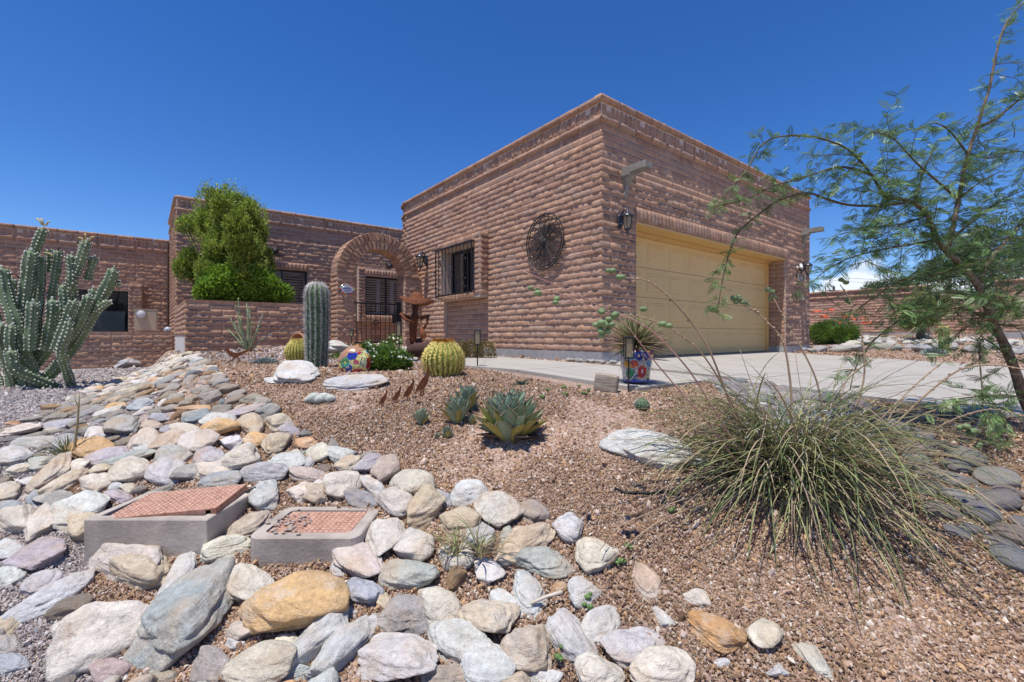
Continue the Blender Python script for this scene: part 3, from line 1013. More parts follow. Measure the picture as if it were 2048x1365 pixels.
W.finish()
b = MB()
core(b, AF, 0.0, AC - RI, -0.5, AZ, 0.40); core(b, AF, AC + RI, AC + RO, -0.5, AZ, 0.40)
NS = 40
for i in range(NS):
    a0 = PI * i / NS; a1 = PI * (i + 1) / NS
    V = []
    for dd in (-0.004, -0.40):
        for a, r in ((a0, RI), (a1, RI), (a1, RO), (a0, RO)):
            V.append(tuple(fpt(AF, AC - r * math.cos(a), dd, AZ + r * math.sin(a))))
    b.add(V, [(0,1,2,3),(4,7,6,5),(0,4,5,1),(1,5,6,2),(2,6,7,3),(3,7,4,0)])
fixn(b.obj("wall", M_MORTAR, arch))
for ring, (r0, r1, cnt) in enumerate(((RI, 0.770, 22), (0.788, RO, 28))):
    for i in range(cnt):
        a0 = PI * i / cnt; a1 = PI * (i + 1) / cnt; g = 0.015 / r1
        V = []; sd = i * 3 + ring * 70
        rr0, rr1 = (r0 - 0.006 if ring == 0 else r0), (r1 if ring == 0 else r1 + 0.012)
        dep = 0.024 + 0.020 * random.random() + ring * 0.004
        for dd, ins in ((-0.40 if (ring == 0 or ring == 1) else -0.05, 0.0), (0.006, 0.0), (dep, 0.012)):
            for (a, r) in ((a0 + g / 2, rr0 + ins), (a1 - g / 2, rr0 + ins), (a1 - g / 2, rr1 - ins), (a0 + g / 2, rr1 - ins)):
                a2 = a + (ins / r1 if a == a0 + g / 2 else -ins / r1)
                r2 = r + random.uniform(-0.007, 0.007)
                V.append(tuple(fpt(AF, AC - r2 * math.cos(a2), dd + (random.uniform(-0.006, 0.006) if ins else 0), AZ + r2 * math.sin(a2))))
        Fc = [(3,2,1,0), (8,9,10,11)]
        for q in (0, 4):
            for e in range(4): Fc.append((q+e, q+(e+1)%4, q+4+(e+1)%4, q+4+e))
        bb = MB(); bb.add(V, Fc)
        fixn(bb.obj("brick", M_BRICK, arch))

# iron gate in the arch
gate = thing("iron_gate", "black iron garden gate with ring and scrolls closing the arched entry", "gate", tuple(fpt(AF, AC, -0.2, -0.25)))
ga, gb, gza, gzb = AC - RI + 0.05, AC + RI - 0.01, -0.22, 0.75
b = MB()
for z in (gza + 0.06, gzb): fbox(b, AF, ga, gb, -0.215, -0.185, z - 0.018, z + 0.018)
fbox(b, AF, gb - 0.03, gb, -0.22, -0.18, gza, gzb)
fixn(b.obj("frame", M_BLACK, gate))
b = MB(); fbox(b, AF, ga - 0.035, ga + 0.045, -0.24, -0.16, gza - 0.05, gzb + 0.06)
fixn(b.obj("post", M_BLACK, gate))
b = MB(); fbox(b, AF, ga + 0.05, ga + 0.16, -0.225, -0.175, 0.30, 0.52)
fixn(b.obj("lock_box", M_BLACK, gate))
for i in range(1, 10):
    s_ = gb - (gb - ga) * i / 10
    b = MB(); b.tube([fpt(AF, s_, -0.2, gza + 0.05), fpt(AF, s_, -0.2, gzb)], 0.008, 6)
    b.obj("bar", M_BLACK, gate)
b = MB()
cs, cz = AC + 0.02, 0.31
b.tube([fpt(AF, cs + 0.055 * math.cos(a * PI / 8), -0.185, cz + 0.055 * math.sin(a * PI / 8)) for a in range(17)], 0.012, 6)
b.obj("ring", M_BLACK, gate)
for fl in (-1, 1):
    for z, up in ((0.16, 1), (-0.02, -1)):
        b = MB(); b.tube(scroll(AF, cs + fl * 0.01, -0.185, z, 0.05, 1.3, fl, up), 0.007, 5)
        b.obj("scroll", M_RUST, gate)

# ------------------------------------------------------------------ far boundary wall across the drive
bw = thing("boundary_wall", "long slump block boundary wall beyond the driveway at right", "wall", UV(17, -3) + (-0.05,))
BF1 = Face(UV(17, -4.5), V2, 5.25, -U2); 
W = Wall(bw, limit=220)
zt_b = 1.86
W.caps(BF1, 0, 5.25, zt_b - 0.05); W.caps(BF1, 0, 5.25, zt_b - 0.27, -0.01); W.soldiers(BF1, 0, 5.25, zt_b - 0.16, False, 0, 0.6)
W.field(BF1, 0, 5.25, 0.10, zt_b - 0.32, [], 0.35)
BF2 = Face(UV(17.6, 0.75), V2, 1.6, -U2)
W.field(BF2, 0, 1.6, 0.1, 1.5, [], 0.5)
BF3 = Face(UV(17, 2.35), V2, 9.0, -U2)
W.caps(BF3, 0, 9.0, zt_b - 0.05)
W.field(BF3, 0, 9.0, 0.10, zt_b - 0.1, [], 0.3)
W.finish()
b = MB()
core(b, BF1, 0, 5.25, -0.4, zt_b - 0.09, 0.2); core(b, BF2, 0, 1.6, -0.4, 1.52, 0.2); core(b, BF3, 0, 9.0, -0.4, zt_b - 0.09, 0.2)
core(b, Face(UV(17.0, 0.75), U2, 0.6, V2), 0.2, 0.6, -0.4, 1.52, 0.2); core(b, Face(UV(17.0, 2.35), U2, 0.6, -V2), 0.2, 0.6, -0.4, 1.52, 0.2)
fixn(b.obj("wall", M_MORTAR, bw))
b = MB()
core(b, BF1, 0, 5.25, -0.5, 0.1, 0.2, off=0.03); core(b, BF3, 0, 9.0, -0.5, 0.1, 0.2, off=0.03)
fixn(b.obj("foundation", M_FOUND, bw))
# ================================================================== rocks
PAL = {  # base albedo colours of the cobbles
    'blue-grey': (0.36, 0.39, 0.43), 'cream': (0.62, 0.55, 0.45), 'pale grey': (0.56, 0.55, 0.53), 'tan': (0.56, 0.45, 0.325),
    'orange': (0.62, 0.37, 0.185), 'purple-grey': (0.45, 0.41, 0.43), 'white': (0.60, 0.59, 0.56), 'grey-green': (0.43, 0.435, 0.39),
    'pinkish': (0.50, 0.36, 0.31), 'dark grey': (0.29, 0.31, 0.33), 'rust-brown': (0.48, 0.26, 0.12), 'olive-grey': (0.36, 0.34, 0.28),
    'slate': (0.14, 0.17, 0.20)}
KEY = dict(b='blue-grey', c='cream', g='pale grey', t='tan', o='orange', p='purple-grey', w='white', G='grey-green', k='pinkish',
           d='dark grey', r='rust-brown', v='olive-grey', s='slate')
def rock_mat():
    k = NT("river_stone", 0.86, 0.25)
    info = k.n("ShaderNodeObjectInfo")
    oc = k.coord('Object')
    sh = k.n("ShaderNodeVectorMath", operation='SCALE'); 
    cmb = k.n("ShaderNodeCombineXYZ"); k.L(info.outputs['Random'], cmb.inputs[0]); k.L(info.outputs['Random'], cmb.inputs[2])
    k.L(cmb.outputs[0], sh.inputs[0]); sh.inputs['Scale'].default_value = 37.0
    ad = k.n("ShaderNodeVectorMath", operation='ADD'); k.L(oc, ad.inputs[0]); k.L(sh.outputs[0], ad.inputs[1])
    P = ad.outputs[0]
    at = k.n("ShaderNodeAttribute", attribute_name='col')
    base = k.mix(k.attr('usecol'), info.outputs['Color'], at.outputs['Color'])
    n1 = k.noise(P, 7, 6, 0.62); n2 = k.noise(P, 45, 5, 0.7); n3 = k.noise(P, 2.6, 3)
    c = k.mix(1.0, base, k.ramp(n1, [(0.25, 0.72), (0.5, 1.0), (0.8, 1.22)]), 'MULTIPLY')
    # foliation bands along the long axis
    m = k.map(P, (6.0, 20.0, 30.0), rot=(0.5, 0.3, 0.35))
    bands = k.noise(m, 1.0, 6, 0.7, dist=1.2)
    c = k.mix(1.0, c, k.ramp(bands, [(0.3, 0.88), (0.52, 1.02), (0.75, 1.09)]), 'MULTIPLY')
    c = k.mix(1.0, c, k.ramp(n2, [(0.28, 0.74), (0.7, 1.2)]), 'MULTIPLY')
    # ochre staining
    st = k.noise(P, 4.3, 5, 0.65)
    c = k.mix(k.ramp(st, [(0.47, 0.0), (0.68, 0.58)]), c, (0.52, 0.36, 0.215))
    st2 = k.noise(P, 6.1, 6, 0.7)
    c = k.mix(k.ramp(st2, [(0.52, 0.0), (0.66, 0.5)]), c, (0.62, 0.58, 0.51))
    # white lichen and quartz flecks, dark flecks
    fl = k.noise(P, 95, 2, 0.5)
    c = k.mix(k.ramp(fl, [(0.64, 0.0), (0.72, 0.45)]), c, (0.72, 0.70, 0.66))
    c = k.mix(k.ramp(fl, [(0.26, 0.55), (0.34, 0.0)]), c, (0.16, 0.14, 0.12))
    k.color(c)
    h = k.math('ADD', k.math('MULTIPLY', bands, 0.8), k.math('ADD', k.math('MULTIPLY', n1, 0.9), k.math('ADD', k.math('MULTIPLY', n2, 0.55), k.math('MULTIPLY', k.noise(P, 130, 3, 0.7), 0.16))))
    k.bump(h, 1.0, 0.02)
    return k.m
M_ROCK = rock_mat()
def ico(sub):
    bm = bmesh.new(); bmesh.ops.create_icosphere(bm, subdivisions=sub, radius=1.0)
    V = np.array([v.co[:] for v in bm.verts]); Fc = np.array([[v.index for v in f.verts] for f in bm.faces]); bm.free()
    return V, Fc
ICO = {s: ico(s) for s in (2, 3, 4, 5)}
def rock_arrays(seed, sub=4, angular=0.6, rough=1.0):
    r = np.random.default_rng(seed * 13 + 5)
    V, Fc = ICO[sub]
    n = 10
    N = r.normal(size=(n, 3)); N /= np.linalg.norm(N, axis=1)[:, None]
    h = r.uniform(0.56, 0.98, n)
    d = np.clip(V @ N.T / h, 0, None)
    p = 8 + 14 * angular
    rad_poly = 1.0 / (np.sum(d ** p, axis=1) + 1.0 / 1.32 ** p) ** (1 / p)
    rad = rad_poly * angular + (1 - angular) * 0.96
    rad = rad * (1 + rough * (0.16 * fbm(V * 1.3 + seed, seed, 2) + 0.085 * fbm(V * 3.1 + seed, seed + 3, 3)))
    # ledges
    lay = vnoise(V * np.array([0.8, 1.2, 5.5]) + seed * 1.7, seed + 9)
    rad = rad * (1 + rough * 0.04 * np.clip(lay * 2.2, -1, 1))
    if sub >= 4: rad = rad * (1 + rough * 0.034 * fbm(V * 8 + seed, seed + 5, 4, 0.6))
    if sub >= 5: rad = rad * (1 - rough * 0.028 * np.clip(vnoise(V * 16 + seed, seed + 6) - 0.15, 0, 1))
    P = V * rad[:, None]
    m = np.abs(P).max(0)
    return P / m, Fc
RVAR = {}
def rvar(i, sub, angular, rough=1.0):
    key = (i, sub, angular, rough)
    if key not in RVAR: RVAR[key] = rock_arrays(i + int(angular * 100), sub, angular, rough)
    return RVAR[key]
def rock_matrix(x, y, z, a, b, c, yaw, tiltx=0.0, tilty=0.0):
    return Matrix.Translation((x, y, z)) @ Matrix.Rotation(yaw, 4, 'Z') @ Euler((tiltx, tilty, 0)).to_matrix().to_4x4() @ Matrix.Diagonal((a, b, c, 1))
def tilt_to_ground(x, y):
    e = 0.08
    gx_ = (gz(x + e, y) - gz(x - e, y)) / (2 * e); gy_ = (gz(x, y + e) - gz(x, y - e)) / (2 * e)
    return Vector((-gx_, -gy_, 1)).normalized().rotation_difference(Vector((0, 0, 1))).inverted().to_matrix().to_4x4()
ROCKS = []     # dicts of every separate stone
def world_rock(px, py, a, b, ang, flat=0.6):
    """turn a stone seen in the photograph into its place, half axes and heading"""
    x, y, z = hit(px, py + 0.25 * b)
    return ellipse_rock(x, y, z, a, b, ang, flat)
def ellipse_rock(x, y, z, a, b, ang, flat):
    a *= 1.22; b *= 1.32
    an = math.radians(ang); ca, sa = math.cos(an), -math.sin(an)
    R = np.array([[ca, -sa], [sa, ca]]); S0 = R @ np.diag([a * a, b * b]) @ R.T
    e = 0.02
    def pr(X, Y): Z = gz(X, Y); return np.array(((X / Y) * F + HX, HY - Z / Y * F))
    p0 = pr(x, y); J = np.stack([(pr(x + e, y) - p0) / e, (pr(x, y + e) - p0) / e], 1)
    Ji = np.linalg.inv(J); c = flat * b * y / F
    for _ in range(8):
        c = min(c, 0.62 * math.sqrt(S0[1, 1]) * y / F)
        S = S0.copy(); S[1, 1] -= (c * F / y) ** 2
        w_, U_ = np.linalg.eigh(S); w_ = np.maximum(w_, (0.35 * b) ** 2); S = U_ @ np.diag(w_) @ U_.T
        Wc = Ji @ S @ Ji.T; ew, ev = np.linalg.eigh(Wc)
        B_ = math.sqrt(ew[0]); A_ = math.sqrt(ew[1]); c = flat * B_
    A_ = min(A_, B_ * 3.0, 1.25 * max(a, b) * y / F)
    yaw = math.atan2(ev[1, 1], ev[0, 1])
    return x, y, z, A_, B_, c, yaw
def world_rock_old(px, py, a, b, ang, flat=0.6):
    x, y, z = hit(px, py + 0.30 * b)
    s = y / F
    A = a * s; Bv = b * s
    # heading: the screen direction of the long axis carried on to the ground
    an = math.radians(ang)
    dep = abs(z) / y
    dx, dyv = math.cos(an), math.sin(an) / max(0.32, min(1.0, dep + 0.25))
    yaw = math.atan2(dyv, dx)
    st = min(1.35, math.hypot(dx, dyv))
    phi = math.atan(dep + 0.25)
    bb = Bv / math.sqrt(math.sin(phi) ** 2 + (flat * math.cos(phi)) ** 2)
    A *= st
    bb = min(bb, A * 1.0)
    return x, y, z, A, bb, bb * flat, yaw
def add_rock(name, x, y, z, A, B, Cc, yaw, colname, seed, sub=4, angular=0.6, px=None, cat='rock', group=None, sink=0.28, unique=True, rough=1.0, kind_='cobble', label=None, jitter=0.06):
    pc = np.array(PAL[colname]); lum = pc.mean(); kk = 0.95 if colname in ('orange', 'rust-brown', 'tan', 'cream') else 0.6; pc = pc * kk + (1 - kk) * lum * np.array([1.07, 1.0, 0.90])
    col = pc * (1 + random.uniform(-0.1, 0.1)) + np.random.default_rng(seed).uniform(-0.02, 0.02, 3)
    R = tilt_to_ground(x, y)
    M = Matrix.Translation((x, y, z + Cc * (1 - 2 * sink) * 0.9)) @ R @ Matrix.Rotation(yaw, 4, 'Z') @ Euler((random.uniform(-.12, .12), random.uniform(-.12, .12), 0)).to_matrix().to_4x4()
    V, Fc = rvar(seed, sub, angular, rough) if unique else rvar(seed % 14, sub, angular, rough)
    ROCKS.append(dict(name=name, M=M, s=(A, B, Cc), V=V, F=Fc, col=col, cname=colname, x=x, y=y, z=z, A=A, B=B, key=(seed if unique else seed % 14, sub, angular, rough),
                      px=px or ((x / y) * F + HX, HY - z / y * F), cat=cat, group=group, unique=unique, kind=kind_, label=label, ang=angular))
HAND = """374 1236 148 62 48 b|190 1254 140 62 33 c|107 1194 93 26 33 g|249 1124 70 38 -5 c|285 1152 64 34 12 t|362 1153 52 18 55 g|501 1170 50 44 60 c
602 1212 90 60 20 o|487 1260 34 24 15 c|83 1111 62 28 15 p|15 1100 36 22 10 w|12 1159 38 28 20 g|80 1168 48 24 30 p|220 1342 42 27 10 k|16 1245 30 24 30 t
8 1300 32 18 35 b|424 1325 50 33 40 v|522 1335 72 42 20 c|163 1025 56 28 25 w|163 1063 42 22 25 t|82 1050 46 26 40 c|43 1045 50 26 30 c|20 1020 30 24 30 b
68 1001 24 14 45 b|113 1000 38 16 5 v|18 985 30 22 30 c|187 975 35 20 20 c|125 972 46 15 30 t|232 974 15 12 0 g|256 977 18 9 0 c|238 999 26 13 0 p
536 993 36 30 70 g|508 1051 46 23 35 t|453 1101 46 21 25 c|766 1074 46 33 60 c|816 1095 40 30 -20 c|851 1022 50 32 35 t|787 1010 34 26 0 c|822 972 38 30 -10 c
687 972 40 26 35 c|769 948 35 20 40 k|746 932 34 15 25 p|716 994 40 20 -15 d|746 976 30 17 -30 g|634 998 36 18 5 t|605 990 32 22 10 c|611 957 42 15 -2 k
639 971 15 8 0 w|529 951 42 18 5 p|438 963 42 15 5 b|430 946 42 15 5 c|476 925 46 26 15 c|564 925 40 18 0 g|549 890 32 24 40 t|505 881 25 16 10 o
459 887 24 19 0 w|617 890 24 12 5 o|640 910 24 22 -20 c|684 913 27 17 0 g|617 931 16 12 0 w|696 934 30 16 10 t|420 922 28 17 10 p|435 860 38 16 5 o
505 858 30 16 5 t|549 847 28 17 -5 t|426 846 36 12 5 w|576 862 25 12 -30 p|930 989 38 24 0 g|880 998 26 14 -30 b|916 1048 40 29 0 t|999 1031 46 29 -25 c
1064 1031 30 18 -10 v|1047 1089 60 30 20 t|961 1082 38 30 -40 G|1139 1068 33 27 -25 w|1088 1126 52 31 5 G|910 1113 34 28 0 c|811 1157 54 30 0 G|715 1123 46 29 -25 c
676 1130 15 20 0 g|726 1184 30 27 10 b|766 1198 16 20 0 t|801 1232 50 39 -5 v|647 1273 74 33 40 g|691 1294 76 29 52 g|794 1318 70 44 0 w|917 1294 60 37 -15 g
879 1218 40 36 20 c|978 1236 52 41 -30 t|1012 1205 34 20 -20 w|1057 1191 44 29 -55 g|982 1147 34 26 -40 w|1054 1300 56 45 80 t|978 1340 48 40 10 w
893 1354 60 24 10 k|1095 1357 30 20 0 g|1142 1280 68 31 -55 g|1196 1120 44 31 -35 c|1166 1186 35 32 60 w|1208 1242 45 31 60 w|1258 1301 66 37 15 g
1190 1347 50 40 -30 c|1332 1340 62 38 -10 c|1433 1275 55 29 -30 r|1528 1270 38 25 -60 c|1294 1162 44 23 -50 t|1389 1194 30 16 -35 c|1323 1233 26 13 -50 g
1116 1177 14 13 0 r|1558 1345 24 14 0 g|1442 1328 16 10 0 g|1628 1323 52 19 -50 c|264 949 40 24 15 c|325 952 42 22 20 g|346 914 36 20 20 G|252 922 58 13 12 G
217 917 56 17 18 p|182 902 38 18 10 o|381 952 36 16 25 v|410 917 26 17 10 p|398 893 36 16 15 c|334 888 42 18 20 t|293 884 34 20 20 c|100 955 60 23 35 t
129 967 55 13 35 t|82 929 30 12 15 G|38 943 28 10 15 c|29 917 36 18 5 w|129 890 32 22 10 G|193 873 28 12 10 w|252 858 38 27 40 G|390 838 32 14 10 d
316 838 26 10 5 b|310 855 24 10 5 t|343 861 24 9 0 b|369 864 26 9 0 c|480 829 44 11 12 p|284 811 38 12 5 b|220 826 40 10 8 w|390 820 40 8 5 o
228 817 22 9 8 o|308 763 26 6 8 o|445 807 10 8 0 s|117 852 50 12 15 b|38 867 55 14 12 c|30 852 17 7 10 r|73 885 40 9 10 G|20 1335 34 20 20 b
330 1355 34 14 10 v|590 1345 44 20 5 g|740 1246 22 16 20 w|860 1190 22 14 0 c|700 1225 16 12 0 g|1015 1080 16 22 0 G|575 1290 26 18 25 c|468 1290 16 12 0 g
66 995 16 10 20 t|150 935 30 12 10 c|60 968 28 11 15 w|290 905 24 10 10 g|205 942 24 10 20 t"""
HAND = [h for line in HAND.split('\n') for h in line.split('|')]
OCC_CELL = 0.015
OX0, OY0 = -9.5, 1.2
OCC = np.zeros((int(11.5 / OCC_CELL), int(10.5 / OCC_CELL)), bool)
def occ_mark(x, y, a, b, yaw, test=False, grow=1.0):
    R = max(a, b) * grow
    i0 = max(int((x - R - OX0) / OCC_CELL), 0); i1 = min(int((x + R - OX0) / OCC_CELL) + 2, OCC.shape[0])
    j0 = max(int((y - R - OY0) / OCC_CELL), 0); j1 = min(int((y + R - OY0) / OCC_CELL) + 2, OCC.shape[1])
    if i1 <= i0 or j1 <= j0: return 1.0
    gx_ = OX0 + (np.arange(i0, i1) + 0.5) * OCC_CELL - x; gy_ = OY0 + (np.arange(j0, j1) + 0.5) * OCC_CELL - y
    Xg, Yg = np.meshgrid(gx_, gy_, indexing='ij')
    c, s = math.cos(yaw), math.sin(yaw)
    m = ((Xg * c + Yg * s) / (a * grow)) ** 2 + ((-Xg * s + Yg * c) / (b * grow)) ** 2 < 1
    sub = OCC[i0:i1, j0:j1]
    if test: return float((sub & m).sum()) / max(1, m.sum())
    sub |= m
    return 0
# valve boxes keep their ground free
for cx_, cy_, a_, b_ in ((-1.73, 2.34, 0.33, 0.24), (-0.96, 2.25, 0.29, 0.21)):
    for fx in (-.6, 0, .6):
        occ_mark(cx_ + fx * a_, cy_, a_ * 0.5, b_, 0)
for i, h in enumerate(HAND):
    px_, py_, a_, b_, an_, kc = h.split()
    px_, py_, a_, b_, an_ = map(float, (px_, py_, a_, b_, an_))
    big = a_ > 60
    fl = 0.62 if py_ > 950 else 0.52
    x, y, z, A, B_, Cc, yaw = world_rock(px_, py_, a_ * 1.04, b_ * 1.05, an_, fl)
    Cc = min(max(Cc, 0.62 * B_), 1.15 * b_ * y / F) if y < 3.4 else min(0.65 * B_, 1.1 * b_ * y / F)
    if y > 3.6: A, B_ = min(A, .22), min(B_, .15); Cc = min(Cc, .075)
    occ_mark(x, y, A * 0.86, B_ * 0.86, yaw)
    buried = (px_, py_) in ((1166., 1186.), (1294., 1162.), (1389., 1194.), (1323., 1233.), (1142., 1280.), (1208., 1242.), (1628., 1323.), (80., 1168.), (190., 1254.))
    add_rock('cobble', x, y, z, A, B_, Cc, yaw, KEY[kc], i + 1, 5 if a_ > 43 else 4, random.choice((0.7, 0.85, 1.0)), (px_, py_), sink=0.43 if buried else 0.26)
# outline of the stone slope in the photograph
def in_poly(px_, py_, poly):
    x = np.asarray(px_); y = np.asarray(py_); c = np.zeros(x.shape, bool); n = len(poly); j = n - 1
    for i in range(n):
        xi, yi = poly[i]; xj, yj = poly[j]
        c ^= ((yi > y) != (yj > y)) & (x < (xj - xi) * (y - yi) / (yj - yi + 1e-12) + xi)
        j = i
    return c
BAND = [(385, 712), (425, 740), (455, 770), (520, 800), (560, 835), (610, 870), (700, 905), (800, 935), (850, 975), (960, 985), (1050, 1010), (1110, 1040), (1160, 1060),
        (1180, 1110), (1130, 1170), (1150, 1250), (1230, 1290), (1380, 1320), (1400, 1420), (-80, 1420), (-80, 905), (0, 868), (120, 812), (190, 775), (262, 752), (300, 735), (345, 716)]
SPARSE = [(0, 1130), (190, 1110), (420, 1120), (560, 1130), (600, 1100), (740, 1110), (700, 1160), (600, 1150), (440, 1320), (0, 1365)]
def proj(x, y, z): return x / y * F + HX, HY - z / y * F
fill = 0
rngf = np.random.default_rng(21)
sizes = [(0.20, 500), (0.16, 900), (0.125, 1800), (0.095, 3200), (0.07, 5200), (0.052, 6000)]
cand_cols = ['cream'] * 11 + ['pale grey'] * 5 + ['tan'] * 7 + ['white'] * 4 + ['blue-grey'] * 1 + ['grey-green'] * 1 + ['purple-grey'] * 1 + ['orange', 'pinkish', 'rust-brown', 'olive-grey', 'orange']
FILL = []
for size, tries in sizes:
    X = rngf.uniform(-9.2, 1.4, tries * 4); Y = rngf.uniform(1.35, 10.5, tries * 4)
    Z = ground(X, Y); PX, PY = proj(X, Y, Z)
    ok = in_poly(PX, PY, BAND)
    for x, y, z, p_, q_ in zip(X[ok], Y[ok], Z[ok], PX[ok], PY[ok]):
        if size > 0.13 and y < 3.0: continue
        if size > 0.10 and y > 3.3: continue
        if y > 3.4 and size < 0.06: continue
        a = size * rngf.uniform(0.85, 1.2); b = a * rngf.uniform(0.6, 0.92); yaw = rngf.normal(0.7, 0.7)
        lim = 0.10 if size > 0.1 else 0.18
        if in_poly(np.array([p_]), np.array([q_]), SPARSE)[0] and rngf.random() < 0.86: continue
        if occ_mark(x, y, a, b, yaw, True, 1.0) > lim: continue
        occ_mark(x, y, a * 0.97, b * 0.97, yaw)
        FILL.append((x, y, z, a, b, yaw, p_, q_))
for i, (x, y, z, a, b, yaw, p_, q_) in enumerate(FILL):
    cn = cand_cols[rngf.integers(len(cand_cols))]
    if y > 4 and cn in ('dark grey', 'rust-brown', 'purple-grey'): cn = 'cream'
    big = a / y * F > 22
    if y > 3.3 and cn in ('pale grey', 'olive-grey', 'grey-green'): cn = ('cream', 'white', 'tan')[i % 3]
    add_rock('cobble', x, y, z, a, b, b * (rngf.uniform(0.6, 0.85) if y < 3.3 else rngf.uniform(0.52, 0.72)), yaw, cn, 300 + i, 4 if big else 3, 0.7 if i % 2 else 0.9, (p_, q_), unique=False, sink=0.24)

# the dry stream bed of flat river stones at the right
RIVER = [(1400, 758), (1440, 745), (1520, 748), (1600, 768), (1650, 775), (1700, 800), (1760, 830), (1830, 868), (1880, 900), (1930, 925), (1990, 960), (2060, 990), (2110, 1010), (2110, 1180), (2048, 1160),
         (1990, 1110), (1900, 1060), (1850, 1000), (1780, 940), (1700, 900), (1600, 865), (1530, 830), (1460, 795)]
riv_cols = ['purple-grey'] * 5 + ['pale grey'] * 4 + ['blue-grey'] * 3 + ['cream'] * 2 + ['pinkish'] * 3 + ['grey-green'] * 2 + ['dark grey']
OCC2 = OCC
OCC = np.zeros((int(7.0 / OCC_CELL), int(5.0 / OCC_CELL)), bool); OX0, OY0 = 0.3, 1.2
RIV = []
for size, tries in ((0.088, 900), (0.07, 2600), (0.055, 4200), (0.042, 4500)):
    X = rngf.uniform(0.5, 6.0, tries * 3); Y = rngf.uniform(1.4, 5.6, tries * 3)
    Z = ground(X, Y); PX, PY = proj(X, Y, Z)
    ok = in_poly(PX, PY, RIVER)
    u_, v_ = uv_of(X, Y); ok &= u_ < -0.36
    for x, y, z, p_, q_ in zip(X[ok], Y[ok], Z[ok], PX[ok], PY[ok]):
        a = size * rngf.uniform(0.85, 1.2); b = a * rngf.uniform(0.6, 0.85); yaw = rngf.normal(-0.6, 0.5)
        if occ_mark(x, y, a, b, yaw, True, 1.0) > 0.08: continue
        occ_mark(x, y, a * 0.95, b * 0.95, yaw); RIV.append((x, y, z, a, b, yaw, p_, q_))
for i, (x, y, z, a, b, yaw, p_, q_) in enumerate(RIV):
    cn = riv_cols[rngf.integers(len(riv_cols))]
    add_rock('river_stone', x, y, z, a, b, b * rngf.uniform(0.5, 0.75), yaw, cn, 900 + i, 4 if a / y * F > 24 else 3, 0.35, (p_, q_), unique=False, sink=0.2, rough=0.5, kind_='river')

# single boulders
def boulder(name, px_, py_, a_, b_, an_, colname, seed, label, flat=0.6, angular=0.7, sink=0.3, sub=5, y=None, rough=1.0):
    x, yy, z, A, B_, Cc, yaw = world_rock(px_, py_, a_, b_, an_, flat)
    add_rock(name, x, yy, z, A, min(B_, A * 0.6), b_ * yy / F * 1.05, yaw, colname, seed, sub, angular, (px_, py_), cat='boulder', sink=sink, rough=rough, kind_='boulder', label=label)
boulder('boulder', 588, 752, 50, 16, 4, 'white', 701, "ridged white boulder lying just left of the saguaro foot", 0.5, 0.8, 0.2, rough=1.3)
boulder('boulder', 552, 763, 26, 6, 2, 'white', 707, "thin flat white slab at the left foot of the ridged boulder", 0.3, 0.6, 0.2)
boulder('boulder', 707, 768, 62, 13, 1, 'pale grey', 702, "long flat pale boulder in front of the painted ceramic rock", 0.4, 0.4, 0.3, rough=0.8)
boulder('boulder', 1300, 900, 88, 30, -8, 'white', 703, "large white boulder left of the big grassy clump", 0.42, 0.75, 0.3, rough=1.1)
boulder('boulder', 1390, 925, 34, 12, -10, 'pale grey', 708, "smaller pale boulder half hidden behind the grassy clump", 0.4, 0.75, 0.3)
boulder('boulder', 670, 700, 36, 15, 6, 'pale grey', 704, "striped pale boulder in front of the entry arch pier", 0.7, 0.5, 0.2)
boulder('boulder', 253, 733, 27, 11, 6, 'blue-grey', 705, "dark grey angular boulder on gravel before the low patio wall", 0.5, 0.85, 0.1)
boulder('boulder', 800, 745, 10, 4, 0, 'pinkish', 709, "small pinkish stone beside the rusted metal javelina", 0.6, 0.5, 0.2)

# stones across the drive
farband = []
for (pa, pb, ya, yb, n, sz) in ((1660, 2070, 676, 691, 120, (0.10, 0.22)), (1640, 2070, 697, 706, 34, (0.16, 0.30)), (1545, 1640, 700, 705, 12, (0.07, 0.15))):
    for i in range(n):
        p_ = rngf.uniform(pa, pb); q_ = rngf.uniform(ya, yb) + max(0, (p_ - 1900) * 0.03)
        x, y, z = hit(p_, q_, 40)
        if uv_of(x, y)[0] < 6.5 or y > 24: continue
        a = rngf.uniform(*sz)
        if any((x - f[0]) ** 2 + (y - f[1]) ** 2 < (0.75 * (a + f[2])) ** 2 for f in farband): continue
        farband.append((x, y, a))
        cn = (['cream', 'white', 'pale grey', 'cream', 'tan'] if q_ < 694 else ['blue-grey', 'purple-grey', 'pale grey', 'grey-green'])[rngf.integers(4)]
        add_rock('landscape_stone', x, y, z, a * 1.2, a * 0.8, a * 0.45, rngf.uniform(0, 3), cn, 1500 + i, 3, 0.6, (p_, q_), unique=False, sink=0.25, kind_='far')
for i in range(16):
    p_ = rngf.uniform(1168, 1245); q_ = 722 + rngf.uniform(-3, 6)
    v_ = -0.2 + i * 0.035; x, y = UV(-0.12 - 0.14 * rngf.random(), 0.35 - i * 0.06)
    add_rock('landscape_stone', x, y, -0.385, 0.05 * rngf.uniform(.7, 1.3), 0.04, 0.03, rngf.uniform(0, 3), 'pale grey', 1600 + i, 3, 0.7, None, unique=False, sink=0.1, kind_='corner')

